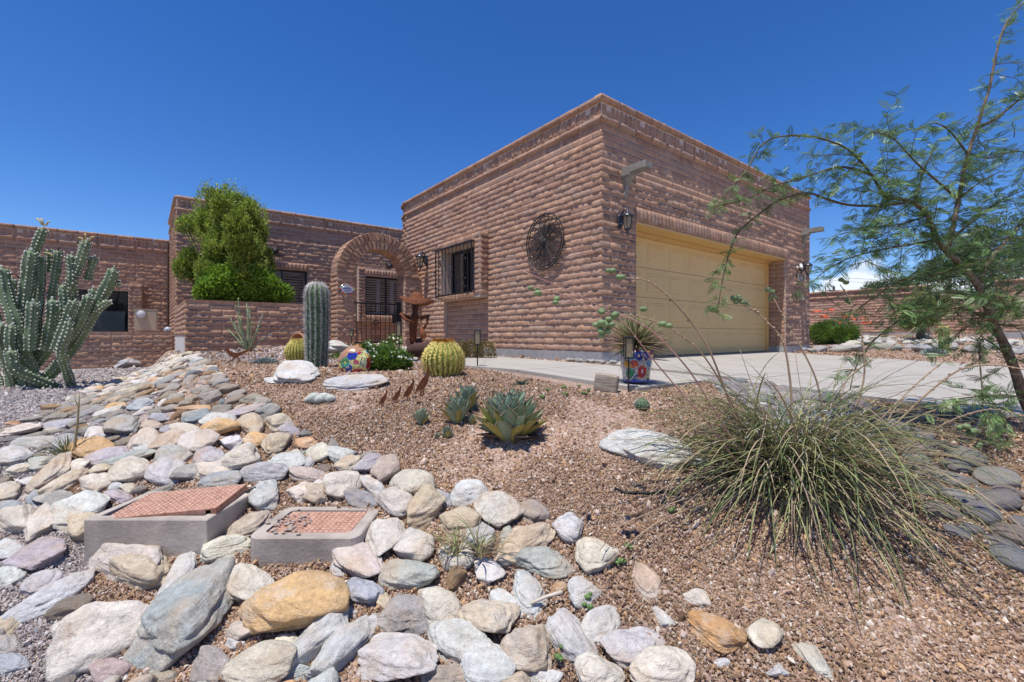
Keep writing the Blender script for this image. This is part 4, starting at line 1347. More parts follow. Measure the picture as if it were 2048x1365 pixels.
# ---- make the objects; labels are worked out from what each stone looks like and stands beside
MARKS = [("the open concrete valve box", 345, 1040), ("the closed concrete valve box", 625, 1070), ("the young grassy clump", 930, 1130), ("the white garden boulder", 1300, 900),
         ("the dry stalk", 155, 850), ("the tall branching cactus", 60, 780), ("the planter wall corner", 371, 715), ("the roadrunner cutout", 480, 710), ("the big grassy clump", 1560, 1020),
         ("the quail cutouts", 800, 800), ("the big blue-grey slab cobble", 374, 1236), ("the large orange cobble", 602, 1212), ("the bottom left corner", 20, 1340), ("the bottom edge centre", 1000, 1345),
         ("the fuzzy white cactus", 640, 797), ("the left edge of the picture", 5, 1000), ("the rust-brown cobble", 1433, 1275), ("the painted flowerpot", 1272, 720), ("the driveway edge", 1750, 800),
         ("the tree trunk", 2045, 850), ("the boundary wall", 1760, 680), ("the far columnar cactus", 1888, 700), ("the right garage corner", 1590, 700)]
def relation(px_, py_, cname):
    best = sorted(((math.hypot(px_ - mx, (py_ - my) * 1.3), t, mx, my) for t, mx, my in MARKS if not (cname in t and math.hypot(px_ - mx, py_ - my) < 15)), key=lambda q: q[0])[0]
    d, t, mx, my = best
    dx, dy = px_ - mx, py_ - my
    if abs(dx) > abs(dy) * 1.4: w = "right of" if dx > 0 else "left of"
    else: w = "below" if dy > 0 else "above"
    if d > 130: w = "well " + w
    return w + " " + t
vis = [r for r in ROCKS]
def shape_word(r):
    e = r['A'] / r['B']
    s = "long narrow" if e > 2.0 else "elongated" if e > 1.45 else "rounded" if r['ang'] < 0.7 else "angular"
    return s
def size_word(r):
    w = r['A'] / r['y'] * F
    return "huge" if w > 90 else "large" if w > 48 else "mid-sized" if w > 26 else "small" if w > 13 else "tiny"
NOUN = {'cobble': 'cobble', 'river': 'river stone', 'far': 'landscape stone', 'corner': 'stone', 'boulder': 'boulder'}
GRP = {'cobble': 'cobbles of the stone slope', 'river': 'river stones of the dry stream bed', 'far': 'stones beyond the driveway', 'corner': 'stones at the garage corner', 'boulder': 'garden boulders'}
for kd, lim in (('cobble', 290), ('river', 110), ('far', 60), ('corner', 20), ('boulder', 20)):
    L_ = [r for r in ROCKS if r['kind'] == kd]
    def shown(r):
        w = r['A'] / r['y'] * F
        inside = -w * .5 < r['px'][0] < 2048 + w * .5 and r['px'][1] < 1365 + w * 0.5
        return w if inside else -1
    L_.sort(key=lambda r: -shown(r))
    one = [r for r in L_[:lim] if shown(r) > 4.5 or kd != 'cobble']; rest = [r for r in L_ if r not in one] if len(L_) < 3000 else L_[len(one):]
    labels = {}
    for r in one:
        if r['label'] is None:
            r['label'] = f"{size_word(r)} {r['cname']} {shape_word(r)} {NOUN[kd]} {relation(r['px'][0], r['px'][1], r['cname'])}"
        labels.setdefault(r['label'], []).append(r)
    ORD = ["leftmost", "second from left", "third from left", "fourth from left", "fifth from left", "sixth from left", "seventh from left", "eighth from left", "ninth from left", "tenth from left"]
    for lb, rs in labels.items():
        if len(rs) > 1:
            rs.sort(key=lambda r: r['px'][0])
            for i, r in enumerate(rs):
                o_ = ORD[i] if i < len(ORD) - 1 and i < len(rs) - 1 else ("rightmost" if i == len(rs) - 1 else f"eleventh or later from left")
                r['label'] = o_ + ", " + lb
    meshes = {}
    for r in one:
        if r['unique']:
            V = r['V'] * np.array(r['s'])
            me = np_mesh(r['name'], V, r['F'], M_ROCK, True)
            o = bpy.data.objects.new(r['name'], me); o.matrix_world = r['M']
        else:
            key = r['key']
            if key not in meshes: meshes[key] = np_mesh(r['name'], r['V'], r['F'], M_ROCK, True)
            o = bpy.data.objects.new(r['name'], meshes[key]); o.matrix_world = r['M'] @ Matrix.Diagonal((*r['s'], 1))
        COL.objects.link(o)
        o.color = (*r['col'], 1)
        setp(o, r['label'], r['cat'], GRP[kd])
    if rest:
        Vs, Fs, Cs = [], [], []; n = 0
        for r in rest:
            V, Fc = rvar(r['key'][0] if not r['unique'] else 3, 2 if r['A'] / r['y'] * F < 12 else 3, r['ang'], r['key'][3])
            Vs.append(xf(r['M'] @ Matrix.Diagonal((*r['s'], 1)), V)); Fs.append(Fc + n); n += len(V)
            Cs.append(np.tile(r['col'], (len(V), 1)))
        me = np_mesh('small_' + NOUN[kd].replace(' ', '_') + 's', np.concatenate(Vs), np.concatenate(Fs), M_ROCK, True,
                     {'col': np.concatenate(Cs), 'usecol': np.ones(n)})
        o = bpy.data.objects.new(me.name, me); COL.objects.link(o); o['kind'] = 'stuff'

# ================================================================== gravel: instanced crushed stone
def gravel(name, Ppts, Scl, stops, seed):
    me = bpy.data.meshes.new(name)
    me.vertices.add(len(Ppts)); me.vertices.foreach_set("co", np.ascontiguousarray(Ppts, np.float32).ravel())
    a = me.attributes.new("sc", 'FLOAT', 'POINT'); a.data.foreach_set("value", np.ascontiguousarray(Scl, np.float32))
    o = bpy.data.objects.new(name, me); COL.objects.link(o); o['kind'] = 'stuff'
    k = NT(name + "_stone", 0.9, 0.2)
    c = k.ramp(k.rnd(), stops, 'CONSTANT')
    po = k.pos()
    c = k.mix(1.0, c, k.ramp(k.noise(po, 90, 2), [(0.3, 0.85), (0.7, 1.15)]), 'MULTIPLY')
    c = k.mix(1.0, c, k.ramp(k.noise(po, 1.3, 4), [(0.3, 0.86), (0.7, 1.12)]), 'MULTIPLY')
    k.color(c)
    ng = bpy.data.node_groups.new(name + "_scatter", 'GeometryNodeTree')
    ng.interface.new_socket("Geometry", in_out='INPUT', socket_type='NodeSocketGeometry')
    ng.interface.new_socket("Geometry", in_out='OUTPUT', socket_type='NodeSocketGeometry')
    N = ng.nodes; Lk = ng.links
    gi = N.new("NodeGroupInput"); go = N.new("NodeGroupOutput")
    ic = N.new("GeometryNodeMeshIcoSphere"); ic.inputs['Radius'].default_value = 1.0; ic.inputs['Subdivisions'].default_value = 1
    geos = []
    for q in range(3):
        sp = N.new("GeometryNodeSetPosition"); Lk.new(ic.outputs[0], sp.inputs[0])
        rv = N.new("FunctionNodeRandomValue"); rv.data_type = 'FLOAT_VECTOR'
        rv.inputs[0].default_value = (-0.34,) * 3; rv.inputs[1].default_value = (0.34,) * 3
        rv.inputs['Seed'].default_value = 11 + q
        Lk.new(rv.outputs[0], sp.inputs['Offset'])
        ss = N.new("GeometryNodeSetShadeSmooth"); ss.inputs['Shade Smooth'].default_value = False
        Lk.new(sp.outputs[0], ss.inputs[0])
        sm = N.new("GeometryNodeSetMaterial"); sm.inputs['Material'].default_value = k.m; Lk.new(ss.outputs[0], sm.inputs[0])
        geos.append(sm)
    g2i = N.new("GeometryNodeGeometryToInstance")
    for g_ in geos: Lk.new(g_.outputs[0], g2i.inputs[0])
    iop = N.new("GeometryNodeInstanceOnPoints")
    m2p = N.new("GeometryNodeMeshToPoints"); Lk.new(gi.outputs[0], m2p.inputs[0])
    Lk.new(m2p.outputs[0], iop.inputs['Points']); Lk.new(g2i.outputs[0], iop.inputs['Instance'])
    iop.inputs['Pick Instance'].default_value = True
    rr = N.new("FunctionNodeRandomValue"); rr.data_type = 'FLOAT_VECTOR'; rr.inputs[1].default_value = (6.283,) * 3; rr.inputs['Seed'].default_value = seed
    e2r = N.new("FunctionNodeEulerToRotation"); Lk.new(rr.outputs[0], e2r.inputs[0]); Lk.new(e2r.outputs[0], iop.inputs['Rotation'])
    rs = N.new("FunctionNodeRandomValue"); rs.data_type = 'FLOAT_VECTOR'; rs.inputs[0].default_value = (0.75, 0.55, 0.4); rs.inputs[1].default_value = (1.3, 1.0, 0.75); rs.inputs['Seed'].default_value = seed + 5
    na_ = N.new("GeometryNodeInputNamedAttribute"); na_.data_type = 'FLOAT'; na_.inputs[0].default_value = "sc"
    vm = N.new("ShaderNodeVectorMath"); vm.operation = 'SCALE'; Lk.new(rs.outputs[0], vm.inputs[0]); Lk.new(na_.outputs[0], vm.inputs['Scale'])
    Lk.new(vm.outputs[0], iop.inputs['Scale'])
    Lk.new(iop.outputs[0], go.inputs[0])
    md = o.modifiers.new("scatter", 'NODES'); md.node_group = ng
    return o
rg = np.random.default_rng(5)
def pts_in(n, x0, x1, y0, y1, far_scale=1.0):
    X = rg.uniform(x0, x1, n); Y = rg.uniform(y0, y1, n)
    return X, Y
def allowed(X, Y):
    u, v = uv_of(X, Y)
    paved = ((u > -0.30) & (u < 6.45) & (v > -0.5)) | ((u > -2.12) & (u < -0.30) & (v < 1.97) & (v > -6.2))
    inside = np.abs(X) < (Y * 1.16 + 0.3)
    behind = (u > 0.0) & (v < 0)
    return ~paved & inside & ~behind
parts_ = []
for (n, x0, x1, y0, y1, sc_) in ((190000, -3.0, 3.2, 1.35, 2.6, 0.0050), (210000, -4.6, 4.4, 2.6, 4.2, 0.0060), (190000, -7.5, 3.0, 4.2, 6.5, 0.0078), (45000, -10, 1.0, 6.5, 11, 0.014)):
    X, Y = pts_in(n, x0, x1, y0, y1); ok = allowed(X, Y)
    X, Y = X[ok], Y[ok]
    S = sc_ * rg.lognormal(0, 0.42, len(X)); Z = ground(X, Y) + rg.uniform(-0.1, 0.75, len(X)) * S + 0.002
    parts_.append((X, Y, Z, S))
X = rg.uniform(6, 18, 30000); Y = rg.uniform(5, 18, 30000); u, v = uv_of(X, Y); ok = (u > 6.5) & (v > -3) & (u < 16.8)
X, Y = X[ok], Y[ok]; parts_.append((X, Y, ground(X, Y) + 0.005, np.full(len(X), 0.02)))
X, Y, Z, S = [np.concatenate(q) for q in zip(*parts_)]
gray = left_t(X, Y) + 0.25 * vnoise(np.stack([X * 2, Y * 2, X * 0], 1), 3)
gm = (gray > 0.5) | ((Y > 6.2) & (rg.random(len(X)) < 0.55) & (X < 0))
warm_st = [(0.0, (0.19, 0.115, 0.07)), (0.16, (0.35, 0.225, 0.15)), (0.36, (0.43, 0.29, 0.20)), (0.54, (0.33, 0.205, 0.125)), (0.70, (0.46, 0.285, 0.155)), (0.82, (0.54, 0.42, 0.335)), (0.94, (0.64, 0.56, 0.46)), (0.97, (0.26, 0.17, 0.12))]
cool_st = [(0.0, (0.27, 0.22, 0.20)), (0.2, (0.40, 0.34, 0.31)), (0.5, (0.50, 0.44, 0.405)), (0.75, (0.36, 0.31, 0.29)), (0.9, (0.62, 0.58, 0.55))]
gravel("brown_gravel", np.stack([X[~gm], Y[~gm], Z[~gm]], 1), S[~gm], warm_st, 3)
gravel("grey_gravel", np.stack([X[gm], Y[gm], Z[gm]], 1), S[gm], cool_st, 9)
# ================================================================== concrete valve boxes
def box_rim(b, x0, x1, y0, y1, zt, zb, t, r=0.0, n=5):
    """hollow box with an open top, optional rounded corners"""
    def ring(x0, x1, y0, y1, r):
        if r <= 0: r = 0.004
        pts = []
        for cx, cy, a0 in ((x1 - r, y0 + r, -PI/2), (x1 - r, y1 - r, 0), (x0 + r, y1 - r, PI/2), (x0 + r, y0 + r, PI)):
            for i in range(n):
                a = a0 + PI / 2 * i / (n - 1); pts.append((cx + r * math.cos(a), cy + r * math.sin(a)))
        return pts
    o = ring(x0, x1, y0, y1, r); ob = ring(x0 + .006, x1 - .006, y0 + .006, y1 - .006, r); inn = ring(x0 + t, x1 - t, y0 + t, y1 - t, max(0.004, r - t * 0.6))
    m = len(o)
    V = [(x, y, zb) for x, y in o] + [(x, y, zt - 0.006) for x, y in o] + [(x, y, zt) for x, y in ob] + [(x, y, zt) for x, y in inn] + [(x, y, zt - 0.06) for x, y in inn]
    V = [(x + random.uniform(-.0008, .0008), y + random.uniform(-.0008, .0008), z + (random.uniform(-.001, .001))) for x, y, z in V]
    Fc = []
    for q in range(4):
        for i in range(m): Fc.append((q*m+i, q*m+(i+1)%m, (q+1)*m+(i+1)%m, (q+1)*m+i))
    Fc.append(tuple(4 * m + i for i in range(m)))
    b.add(V, Fc)
def plate_mat():
    k = NT("rusted_tread_plate", 0.8, 0.3)
    po = k.pos()
    n = k.noise(po, 18, 5, 0.7)
    k.color(k.ramp(n, [(0.28, (0.20, 0.085, 0.055)), (0.5, (0.40, 0.20, 0.13)), (0.72, (0.52, 0.31, 0.22))]))
    k.bump(k.noise(po, 150, 4), 0.4, 0.003)
    return k.m
M_PLATE = plate_mat()
M_TREAD = simple('worn_tread', (0.60, 0.40, 0.31), 0.7, 0.3, 0.35, 40)
def tread_plate(b, M, w, d, th=0.006):
    b.box((-w/2, -d/2, -th), (w/2, d/2, 0), M)
    nx = int(w / 0.026); ny = int(d / 0.026)
    for i in range(nx):
        for j in range(ny):
            cx = -w/2 + (i + 0.5) * w / nx; cy = -d/2 + (j + 0.5) * d / ny
            a = PI/4 if (i + j) % 2 else -PI/4
            L, wd = 0.0135, 0.0050
            c, s = math.cos(a), math.sin(a)
            V = [(cx + c*L, cy + s*L, 0.0005), (cx - s*wd, cy + c*wd, 0.0005), (cx - c*L, cy - s*L, 0.0005), (cx + s*wd, cy - c*wd, 0.0005), (cx, cy, 0.0060)]
            b.add(xf(M, V), [(0,1,4),(1,2,4),(2,3,4),(3,0,4)], 1)
vb = thing("valve_box", "open rectangular concrete valve box with its rusted tread plate lid tipped askew", "valve box", (-1.73, 2.33, -1.05))
b = MB(); box_rim(b, -2.03, -1.445, 2.145, 2.54, -0.870, -1.22, 0.042)
b.obj("box", M_CONC, vb)
b = MB()
Ml = Matrix.Translation((-1.715, 2.345, -0.852)) @ Euler((math.radians(2), math.radians(-3.5), math.radians(7))).to_matrix().to_4x4()
tread_plate(b, Ml, 0.50, 0.33)
b.box((-0.25, -0.165, -0.028), (-0.244, 0.165, -0.006), Ml); b.box((0.243, -0.165, -0.032), (0.25, 0.165, -0.006), Ml)
b.box((-0.244, -0.165, -0.030), (0.20, -0.158, -0.006), Ml); b.box((0.225, -0.165, -0.030), (0.243, -0.158, -0.006), Ml)
fixn(b.obj("lid", [M_PLATE, M_TREAD], vb))
b = MB(); b.tube([(-1.47, 2.50, -0.865), (-1.43, 2.52, -0.845), (-1.40, 2.50, -0.86), (-1.41, 2.46, -0.89)], 0.007, 6)
b.obj("cable", M_BLACK, vb)
vb = thing("valve_box", "closed round cornered concrete valve box with rusted lid and grit on its left side", "valve box", (-0.96, 2.24, -1.1))
b = MB(); box_rim(b, -1.215, -0.70, 2.06, 2.44, -0.920, -1.22, 0.055, 0.06)
b.obj("box", M_CONC, vb)
b = MB()
Ml = Matrix.Translation((-0.955, 2.25, -0.924))
tread_plate(b, Ml, 0.39, 0.255)
b.obj("lid", [M_PLATE, M_TREAD], vb)
b = MB(); V_, F_ = ICO[2]
for i in range(70):
    x = -0.955 + random.gauss(-0.13, 0.055); y = 2.23 + random.gauss(-0.02, 0.075)
    if not (-1.20 < x < -0.72 and 2.075 < y < 2.42): continue
    s_ = random.uniform(0.004, 0.009)
    b.add(V_ * np.array([s_ * 1.4, s_, s_ * 0.5]) + np.array([x, y, -0.916 + s_ * 0.3]), F_)
o = b.obj("grit", simple("grit", (0.36, 0.28, 0.23), 0.9, 0.2, 0.3, 40), vb); o['kind'] = 'stuff'

# ================================================================== lanterns
def lantern(label, base, yaw, s=1.0, group="wall lanterns"):
    """base: point on the wall; yaw: outward direction"""
    t = thing("wall_lantern", label, "wall lantern", tuple(base), 0, group)
    Mw = Matrix.Translation(base) @ Matrix.Rotation(yaw, 4, 'Z')
    def W_(pts): return [Mw @ Vector(p) for p in pts]
    b = MB(); b.lathe([(0.0, -0.105*s), (0.03*s, -0.10*s), (0.042*s, -0.07*s), (0.048*s, 0), (0.042*s, 0.07*s), (0.03*s, 0.10*s), (0.0, 0.105*s)], 10,
                      M=Mw @ Matrix.Translation((0.014, 0, 0.04*s)) @ Matrix.Diagonal((0.35, 1, 1, 1)), cap=False)
    b.obj("backplate", M_LANT, t, True)
    b = MB()
    b.tube(W_([(0.02*s, 0, 0.02*s), (0.05*s, 0, -0.02*s), (0.06*s, 0, 0.02), (0.05*s, 0, 0.09*s), (0.04*s, 0, 0.15*s), (0.08*s, 0, 0.19*s), (0.13*s, 0, 0.17*s)]), [0.012*s]*7, 7)
    b.tube(W_([(0.03*s, 0, 0.10*s), (0.05*s, 0, 0.15*s), (0.085*s, 0, 0.15*s), (0.085*s, 0, 0.115*s)]), [0.008*s]*4, 6)
    b.obj("arm", M_LANT, t, True)
    Mc = Mw @ Matrix.Translation((0.135*s, 0, 0))
    b = MB(); b.lathe([(0.006*s, 0.195*s), (0.012*s, 0.185*s), (0.014*s, 0.165*s), (0.03*s, 0.15*s), (0.05*s, 0.13*s), (0.086*s, 0.098*s), (0.088*s, 0.088*s), (0.07*s, 0.086*s), (0.0, 0.088*s)], 12, M=Mc)
    b.obj("hood", M_LANT, t, True)
    b = MB(); b.lathe([(0.064*s, 0.085*s), (0.058*s, 0.0), (0.038*s, -0.075*s)], 12, M=Mc, cap=False)
    b.obj("glass", M_LGLASS, t, True)
    b = MB()
    for k in range(6):
        a = k * PI / 3
        b.tube([Mc @ Vector((0.067*s*math.cos(a), 0.067*s*math.sin(a), 0.086*s)), Mc @ Vector((0.061*s*math.cos(a), 0.061*s*math.sin(a), 0)), Mc @ Vector((0.040*s*math.cos(a), 0.040*s*math.sin(a), -0.078*s))], 0.005*s, 4)
    b.lathe([(0.044*s, -0.072*s), (0.036*s, -0.09*s), (0.016*s, -0.10*s), (0.012*s, -0.115*s), (0.016*s, -0.125*s), (0.004*s, -0.145*s)], 10, M=Mc)
    b.obj("cage", M_LANT, t, True)
    b = MB(); b.lathe([(0.008*s, 0.02*s), (0.016*s, 0.0), (0.016*s, -0.02*s), (0.006*s, -0.04*s)], 8, M=Mc)
    b.obj("bulb", M_WHITE, t, True)
    return t
yawV = math.atan2(VY, VX); yawU = math.atan2(-UY, -UX)
lantern("black wall lantern at upper left corner of the garage door", fpt(G_FRONT, 0.37, 0.03, 1.66), yawV, 1.1)
lantern("black wall lantern on the right garage pier above the number plaque", fpt(G_FRONT, 7.20, 0.03, 1.58), yawV, 1.15)
lantern("black wall lantern on the long garage wall beside the entry arch", fpt(G_LEFT, 5.42, 0.03, 1.75), yawU, 1.3)

# canales (roof spouts) with their corbels
M_CAN = simple("canale_stone", (0.25, 0.235, 0.205), 0.85, 0.2, 0.2, 12, 0.4)
def canale(label, s_, z, L=0.5):
    t = thing("roof_spout", label, "roof spout", tuple(fpt(G_FRONT, s_, 0.0, z)), 0, "roof spouts over the garage door")
    b = MB()
    fbox(b, G_FRONT, s_ - 0.08, s_ + 0.08, -0.02, L, z - 0.055, z - 0.02)
    fbox(b, G_FRONT, s_ - 0.08, s_ - 0.055, -0.02, L, z - 0.02, z + 0.045)
    fbox(b, G_FRONT, s_ + 0.055, s_ + 0.08, -0.02, L, z - 0.02, z + 0.045)
    fixn(b.obj("channel", M_CAN, t))
    b = MB(); fbox(b, G_FRONT, s_ - 0.045, s_ + 0.045, -0.02, 0.13, z - 0.018, z + 0.06)
    fixn(b.obj("liner", M_STUCCO, t))
    M = Matrix.Translation(fpt(G_FRONT, s_, 0.0, z - 0.05)) @ Matrix.Rotation(yawV, 4, 'Z')
    b = MB()
    prof = [(d_ * 1.0, z_ * 0.62, w_ * 0.95) for d_, z_, w_ in [(0.0, -0.62, 0.03), (0.03, -0.60, 0.035), (0.05, -0.52, 0.045), (0.055, -0.46, 0.05), (0.04, -0.44, 0.045), (0.05, -0.40, 0.05), (0.07, -0.26, 0.06), (0.11, -0.14, 0.085), (0.16, -0.09, 0.105), (0.18, -0.06, 0.11), (0.18, -0.005, 0.11)]]
    V = []
    for d, zz, w_ in prof:
        for yy, dd in ((-w_, -0.01), (-w_ * 0.8, d * 0.85), (0, d), (w_ * 0.8, d * 0.85), (w_, -0.01)):
            V.append((dd, yy, zz))
    Fc = []
    for i in range(len(prof) - 1):
        for j in range(4): Fc.append((i*5+j, i*5+j+1, (i+1)*5+j+1, (i+1)*5+j))
    Fc.append(tuple((len(prof)-1)*5 + j for j in range(5)))
    b.add(xf(M, V), Fc)
    fixn(b.obj("corbel", M_CAN, t))
canale("grey stone roof spout with corbel near the front garage corner", 0.53, 2.50, 0.44)
canale("grey stone roof spout with corbel at the right end of the garage front", 7.38, 2.55, 0.44)

# camera, number plaque
t = thing("security_camera", "small white security camera beside the right garage lantern", "camera", tuple(fpt(G_FRONT, 6.98, 0.02, 1.66)))
b = MB(); b.lathe([(0.035, 0), (0.035, 0.02), (0.012, 0.03), (0.010, 0.07)], 12, M=Matrix.Translation(fpt(G_FRONT, 7.0, 0.01, 1.64)) @ Matrix.Rotation(yawV, 4, 'Z') @ Matrix.Rotation(PI/2, 4, 'Y'))
b.obj("mount", M_WHITE, t, True)
b = MB(); p0 = fpt(G_FRONT, 7.03, 0.09, 1.70); p1 = fpt(G_FRONT, 6.86, 0.17, 1.60)
b.tube([p0, p0.lerp(p1, 0.9), p1], [0.033, 0.033, 0.028], 12); b.obj("body", M_WHITE, t, True)
def text_obj(name, body, size, M, mat, parent, extrude=0.002):
    cu = bpy.data.curves.new(name, 'FONT'); cu.body = body; cu.size = size; cu.extrude = extrude; cu.align_x = 'CENTER'; cu.align_y = 'CENTER'
    tmp = bpy.data.objects.new(name, cu); COL.objects.link(tmp)
    dg = bpy.context.evaluated_depsgraph_get()
    me = bpy.data.meshes.new_from_object(tmp.evaluated_get(dg))
    bpy.data.objects.remove(tmp)
    me.materials.clear(); me.materials.append(mat)
    o = bpy.data.objects.new(name, me); COL.objects.link(o)
    o.parent = parent
    M2 = M.copy(); M2.translation = M.to_translation() - parent_world(parent)
    o.matrix_local = M2
    return o
t = thing("number_plaque", "small grey house number plaque with carved digits below the right lantern", "plaque", tuple(fpt(G_FRONT, 7.17, 0.03, 1.40)))
b = MB(); fbox(b, G_FRONT, 6.98, 7.36, 0.03, 0.055, 1.31, 1.49); fixn(b.obj("plate", simple("plaque_grey", (0.16, 0.15, 0.13), 0.6), t))
b = MB()
for (a, c, e, g) in ((6.98, 7.36, 1.31, 1.328), (6.98, 7.36, 1.472, 1.49), (6.98, 7.0, 1.328, 1.472), (7.34, 7.36, 1.328, 1.472)): fbox(b, G_FRONT, a, c, 0.055, 0.066, e, g)
fixn(b.obj("border", simple("plaque_tan", (0.36, 0.33, 0.27), 0.6), t))
Mt = Matrix.Translation(fpt(G_FRONT, 7.13, 0.058, 1.40)) @ Matrix.Rotation(math.atan2(UY, UX), 4, 'Z') @ Matrix.Rotation(PI/2, 4, 'X')
text_obj("digits", "183", 0.13, Mt, simple("digit_pale", (0.50, 0.47, 0.40), 0.6), t, 0.003)

# painted oval name plaque by the arch
def talavera(name, scale=9.0, ground_col=(0.62, 0.60, 0.52), clay=0.0):
    k = NT(name, 0.18, 0.5)
    oc = k.coord('Object')
    w = k.noise(oc, 3.0, 2, out=1); wv = k.n("ShaderNodeVectorMath", operation='SCALE'); k.L(w, wv.inputs[0]); wv.inputs['Scale'].default_value = 0.10
    ad = k.n("ShaderNodeVectorMath", operation='ADD'); k.L(oc, ad.inputs[0]); k.L(wv.outputs[0], ad.inputs[1]); P = ad.outputs[0]
    vo = k.n("ShaderNodeTexVoronoi"); k.L(P, vo.inputs['Vector']); vo.inputs['Scale'].default_value = scale
    sp = k.n("ShaderNodeSeparateColor"); k.L(vo.outputs['Color'], sp.inputs[0])
    petal = k.ramp(sp.outputs[0], [(0.0, (0.55, 0.03, 0.02)), (0.24, (0.02, 0.04, 0.30)), (0.42, (0.75, 0.40, 0.03)), (0.56, (0.06, 0.30, 0.10)), (0.68, (0.65, 0.10, 0.02)), (0.82, (0.05, 0.25, 0.52)), (0.93, (0.55, 0.62, 0.30))], 'CONSTANT')
    core_ = k.ramp(sp.outputs[1], [(0.0, (0.80, 0.60, 0.10)), (0.5, (0.70, 0.68, 0.60)), (0.8, (0.02, 0.03, 0.16))], 'CONSTANT')
    wob = k.math('MULTIPLY', k.math('SUBTRACT', k.noise(oc, scale * 4, 2), 0.5), 0.22)
    d = k.math('ADD', vo.outputs['Distance'], wob)
    c = k.mix(k.ramp(d, [(0.60, 0.0), (0.62, 1.0)], 'CONSTANT'), petal, ground_col)
    c = k.mix(k.ramp(d, [(0.0, 1.0), (0.17, 0.0)], 'CONSTANT'), c, core_)
    ln = k.voro(P, scale * 1.9, 'DISTANCE_TO_EDGE')
    c = k.mix(k.ramp(ln, [(0.0, 1.0), (0.045, 0.0)], 'CONSTANT'), c, (0.015, 0.025, 0.13))
    if clay:
        sx = k.n("ShaderNodeSeparateXYZ"); k.L(oc, sx.inputs[0])
        msk = k.math('ADD', k.math('MULTIPLY', sx.outputs[2], 3.0), k.math('MULTIPLY', sx.outputs[0], -1.5))
        msk = k.math('ADD', msk, k.math('MULTIPLY', k.noise(oc, 7, 2), 0.8))
        c = k.mix(k.ramp(msk, [(0.0, 0.0), (clay, 0.0), (clay + 0.02, 1.0)]), c, (0.42, 0.22, 0.12))
    k.color(c)
    k.p.inputs['Coat Weight'].default_value = 0.5; k.p.inputs['Coat Roughness'].default_value = 0.1
    return k.m
t = thing("name_plaque", "oval painted ceramic name plaque on the left pier of the entry arch", "plaque", tuple(fpt(AF, 1.835, 0.03, 1.02)))
Mp = Matrix.Translation(fpt(AF, 1.835, 0.03, 1.02)) @ Matrix.Rotation(yawV, 4, 'Z') @ Matrix.Rotation(PI/2, 4, 'Y')
b = MB(); b.lathe([(0.155, 0), (0.165, 0.008), (0.155, 0.016), (0.13, 0.014)], 28, M=Mp @ Matrix.Diagonal((0.72, 1, 1, 1)))
b.obj("rim", talavera("plaque_paint", 17), t, False)
b = MB(); b.lathe([(0.125, 0.014), (0.118, 0.019)], 28, M=Mp @ Matrix.Diagonal((0.66, 1, 1, 1)))
b.obj("face", simple("plaque_white", (0.55, 0.60, 0.66), 0.25, 0.5), t, False)
b = MB()
for i, (z, w_) in enumerate(((0.045, 0.07), (0.015, 0.095), (0.004, 0.095), (-0.03, 0.08), (-0.052, 0.05))):
    fbox(b, AF, 1.835 - w_, 1.835 + w_, 0.050, 0.053, 1.02 + z - 0.004, 1.02 + z + 0.004)
fixn(b.obj("lettering", simple("plaque_blue", (0.03, 0.06, 0.25), 0.3), t)); t.children[-1]['kind'] = 'stuff'

# wheel medallion
t = thing("wall_medallion", "large round black iron scrollwork wheel hung on the long garage wall", "wall ornament", tuple(fpt(G_LEFT, 1.16, 0.05, 1.55)))
ws, wz, wd = 1.16, 1.555, 0.075
def circ(cs, cz, r, d=wd, n=40, f=G_LEFT): return [fpt(f, cs + r * math.cos(2*PI*i/n), d, cz + r * math.sin(2*PI*i/n)) for i in range(n + 1)]
M_WIRON = simple("dark_bronze_iron", (0.035, 0.028, 0.026), 0.75, 0.4, 0.3, 30)
for r, rad in ((0.455, 0.011), (0.405, 0.010)):
    b = MB(); b.tube(circ(ws, wz, r), rad, 6, cap=False); b.obj("rim", M_WIRON, t, True)
b = MB()
for i in range(24):
    a = 2*PI*i/24; b.tube([fpt(G_LEFT, ws + 0.405*math.cos(a), wd, wz + 0.405*math.sin(a)), fpt(G_LEFT, ws + 0.455*math.cos(a), wd, wz + 0.455*math.sin(a))], 0.007, 4)
o = b.obj("rim_links", M_WIRON, t); o['kind'] = 'stuff'
b = MB(); b.lathe([(0.0, 0.03), (0.03, 0.028), (0.05, 0.015), (0.055, 0.0), (0.0, -0.01)], 14, M=Matrix.Translation(fpt(G_LEFT, ws, wd, wz)) @ Matrix.Rotation(yawU, 4, 'Z') @ Matrix.Rotation(PI/2, 4, 'Y'), cap=False)
b.obj("hub", M_WIRON, t, True)
for i in range(12):
    a = 2*PI*i/12
    b = MB()
    b.tube([fpt(G_LEFT, ws + r*math.cos(a), wd, wz + r*math.sin(a)) for r in (0.045, 0.2, 0.405)], 0.006, 4)
    b.obj("spoke", M_WIRON, t)
    # leaf loops between the spokes
    a2 = a + PI/12; b = MB()
    for sgn in (-1, 1):
        pts = []
        for q in range(9):
            u_ = q / 8; r = 0.06 + 0.33 * u_; aa = a2 + sgn * 0.20 * math.sin(PI * u_)
            pts.append(fpt(G_LEFT, ws + r*math.cos(aa), wd, wz + r*math.sin(aa)))
        b.tube(pts, 0.0065, 4)
    for rr, r_ in ((0.335, 0.038), (0.235, 0.026), (0.15, 0.018)):
        b.tube(circ(ws + rr*math.cos(a2), wz + rr*math.sin(a2), r_, wd, 10), 0.006, 4, cap=False)
    b.obj("scroll", M_WIRON, t)

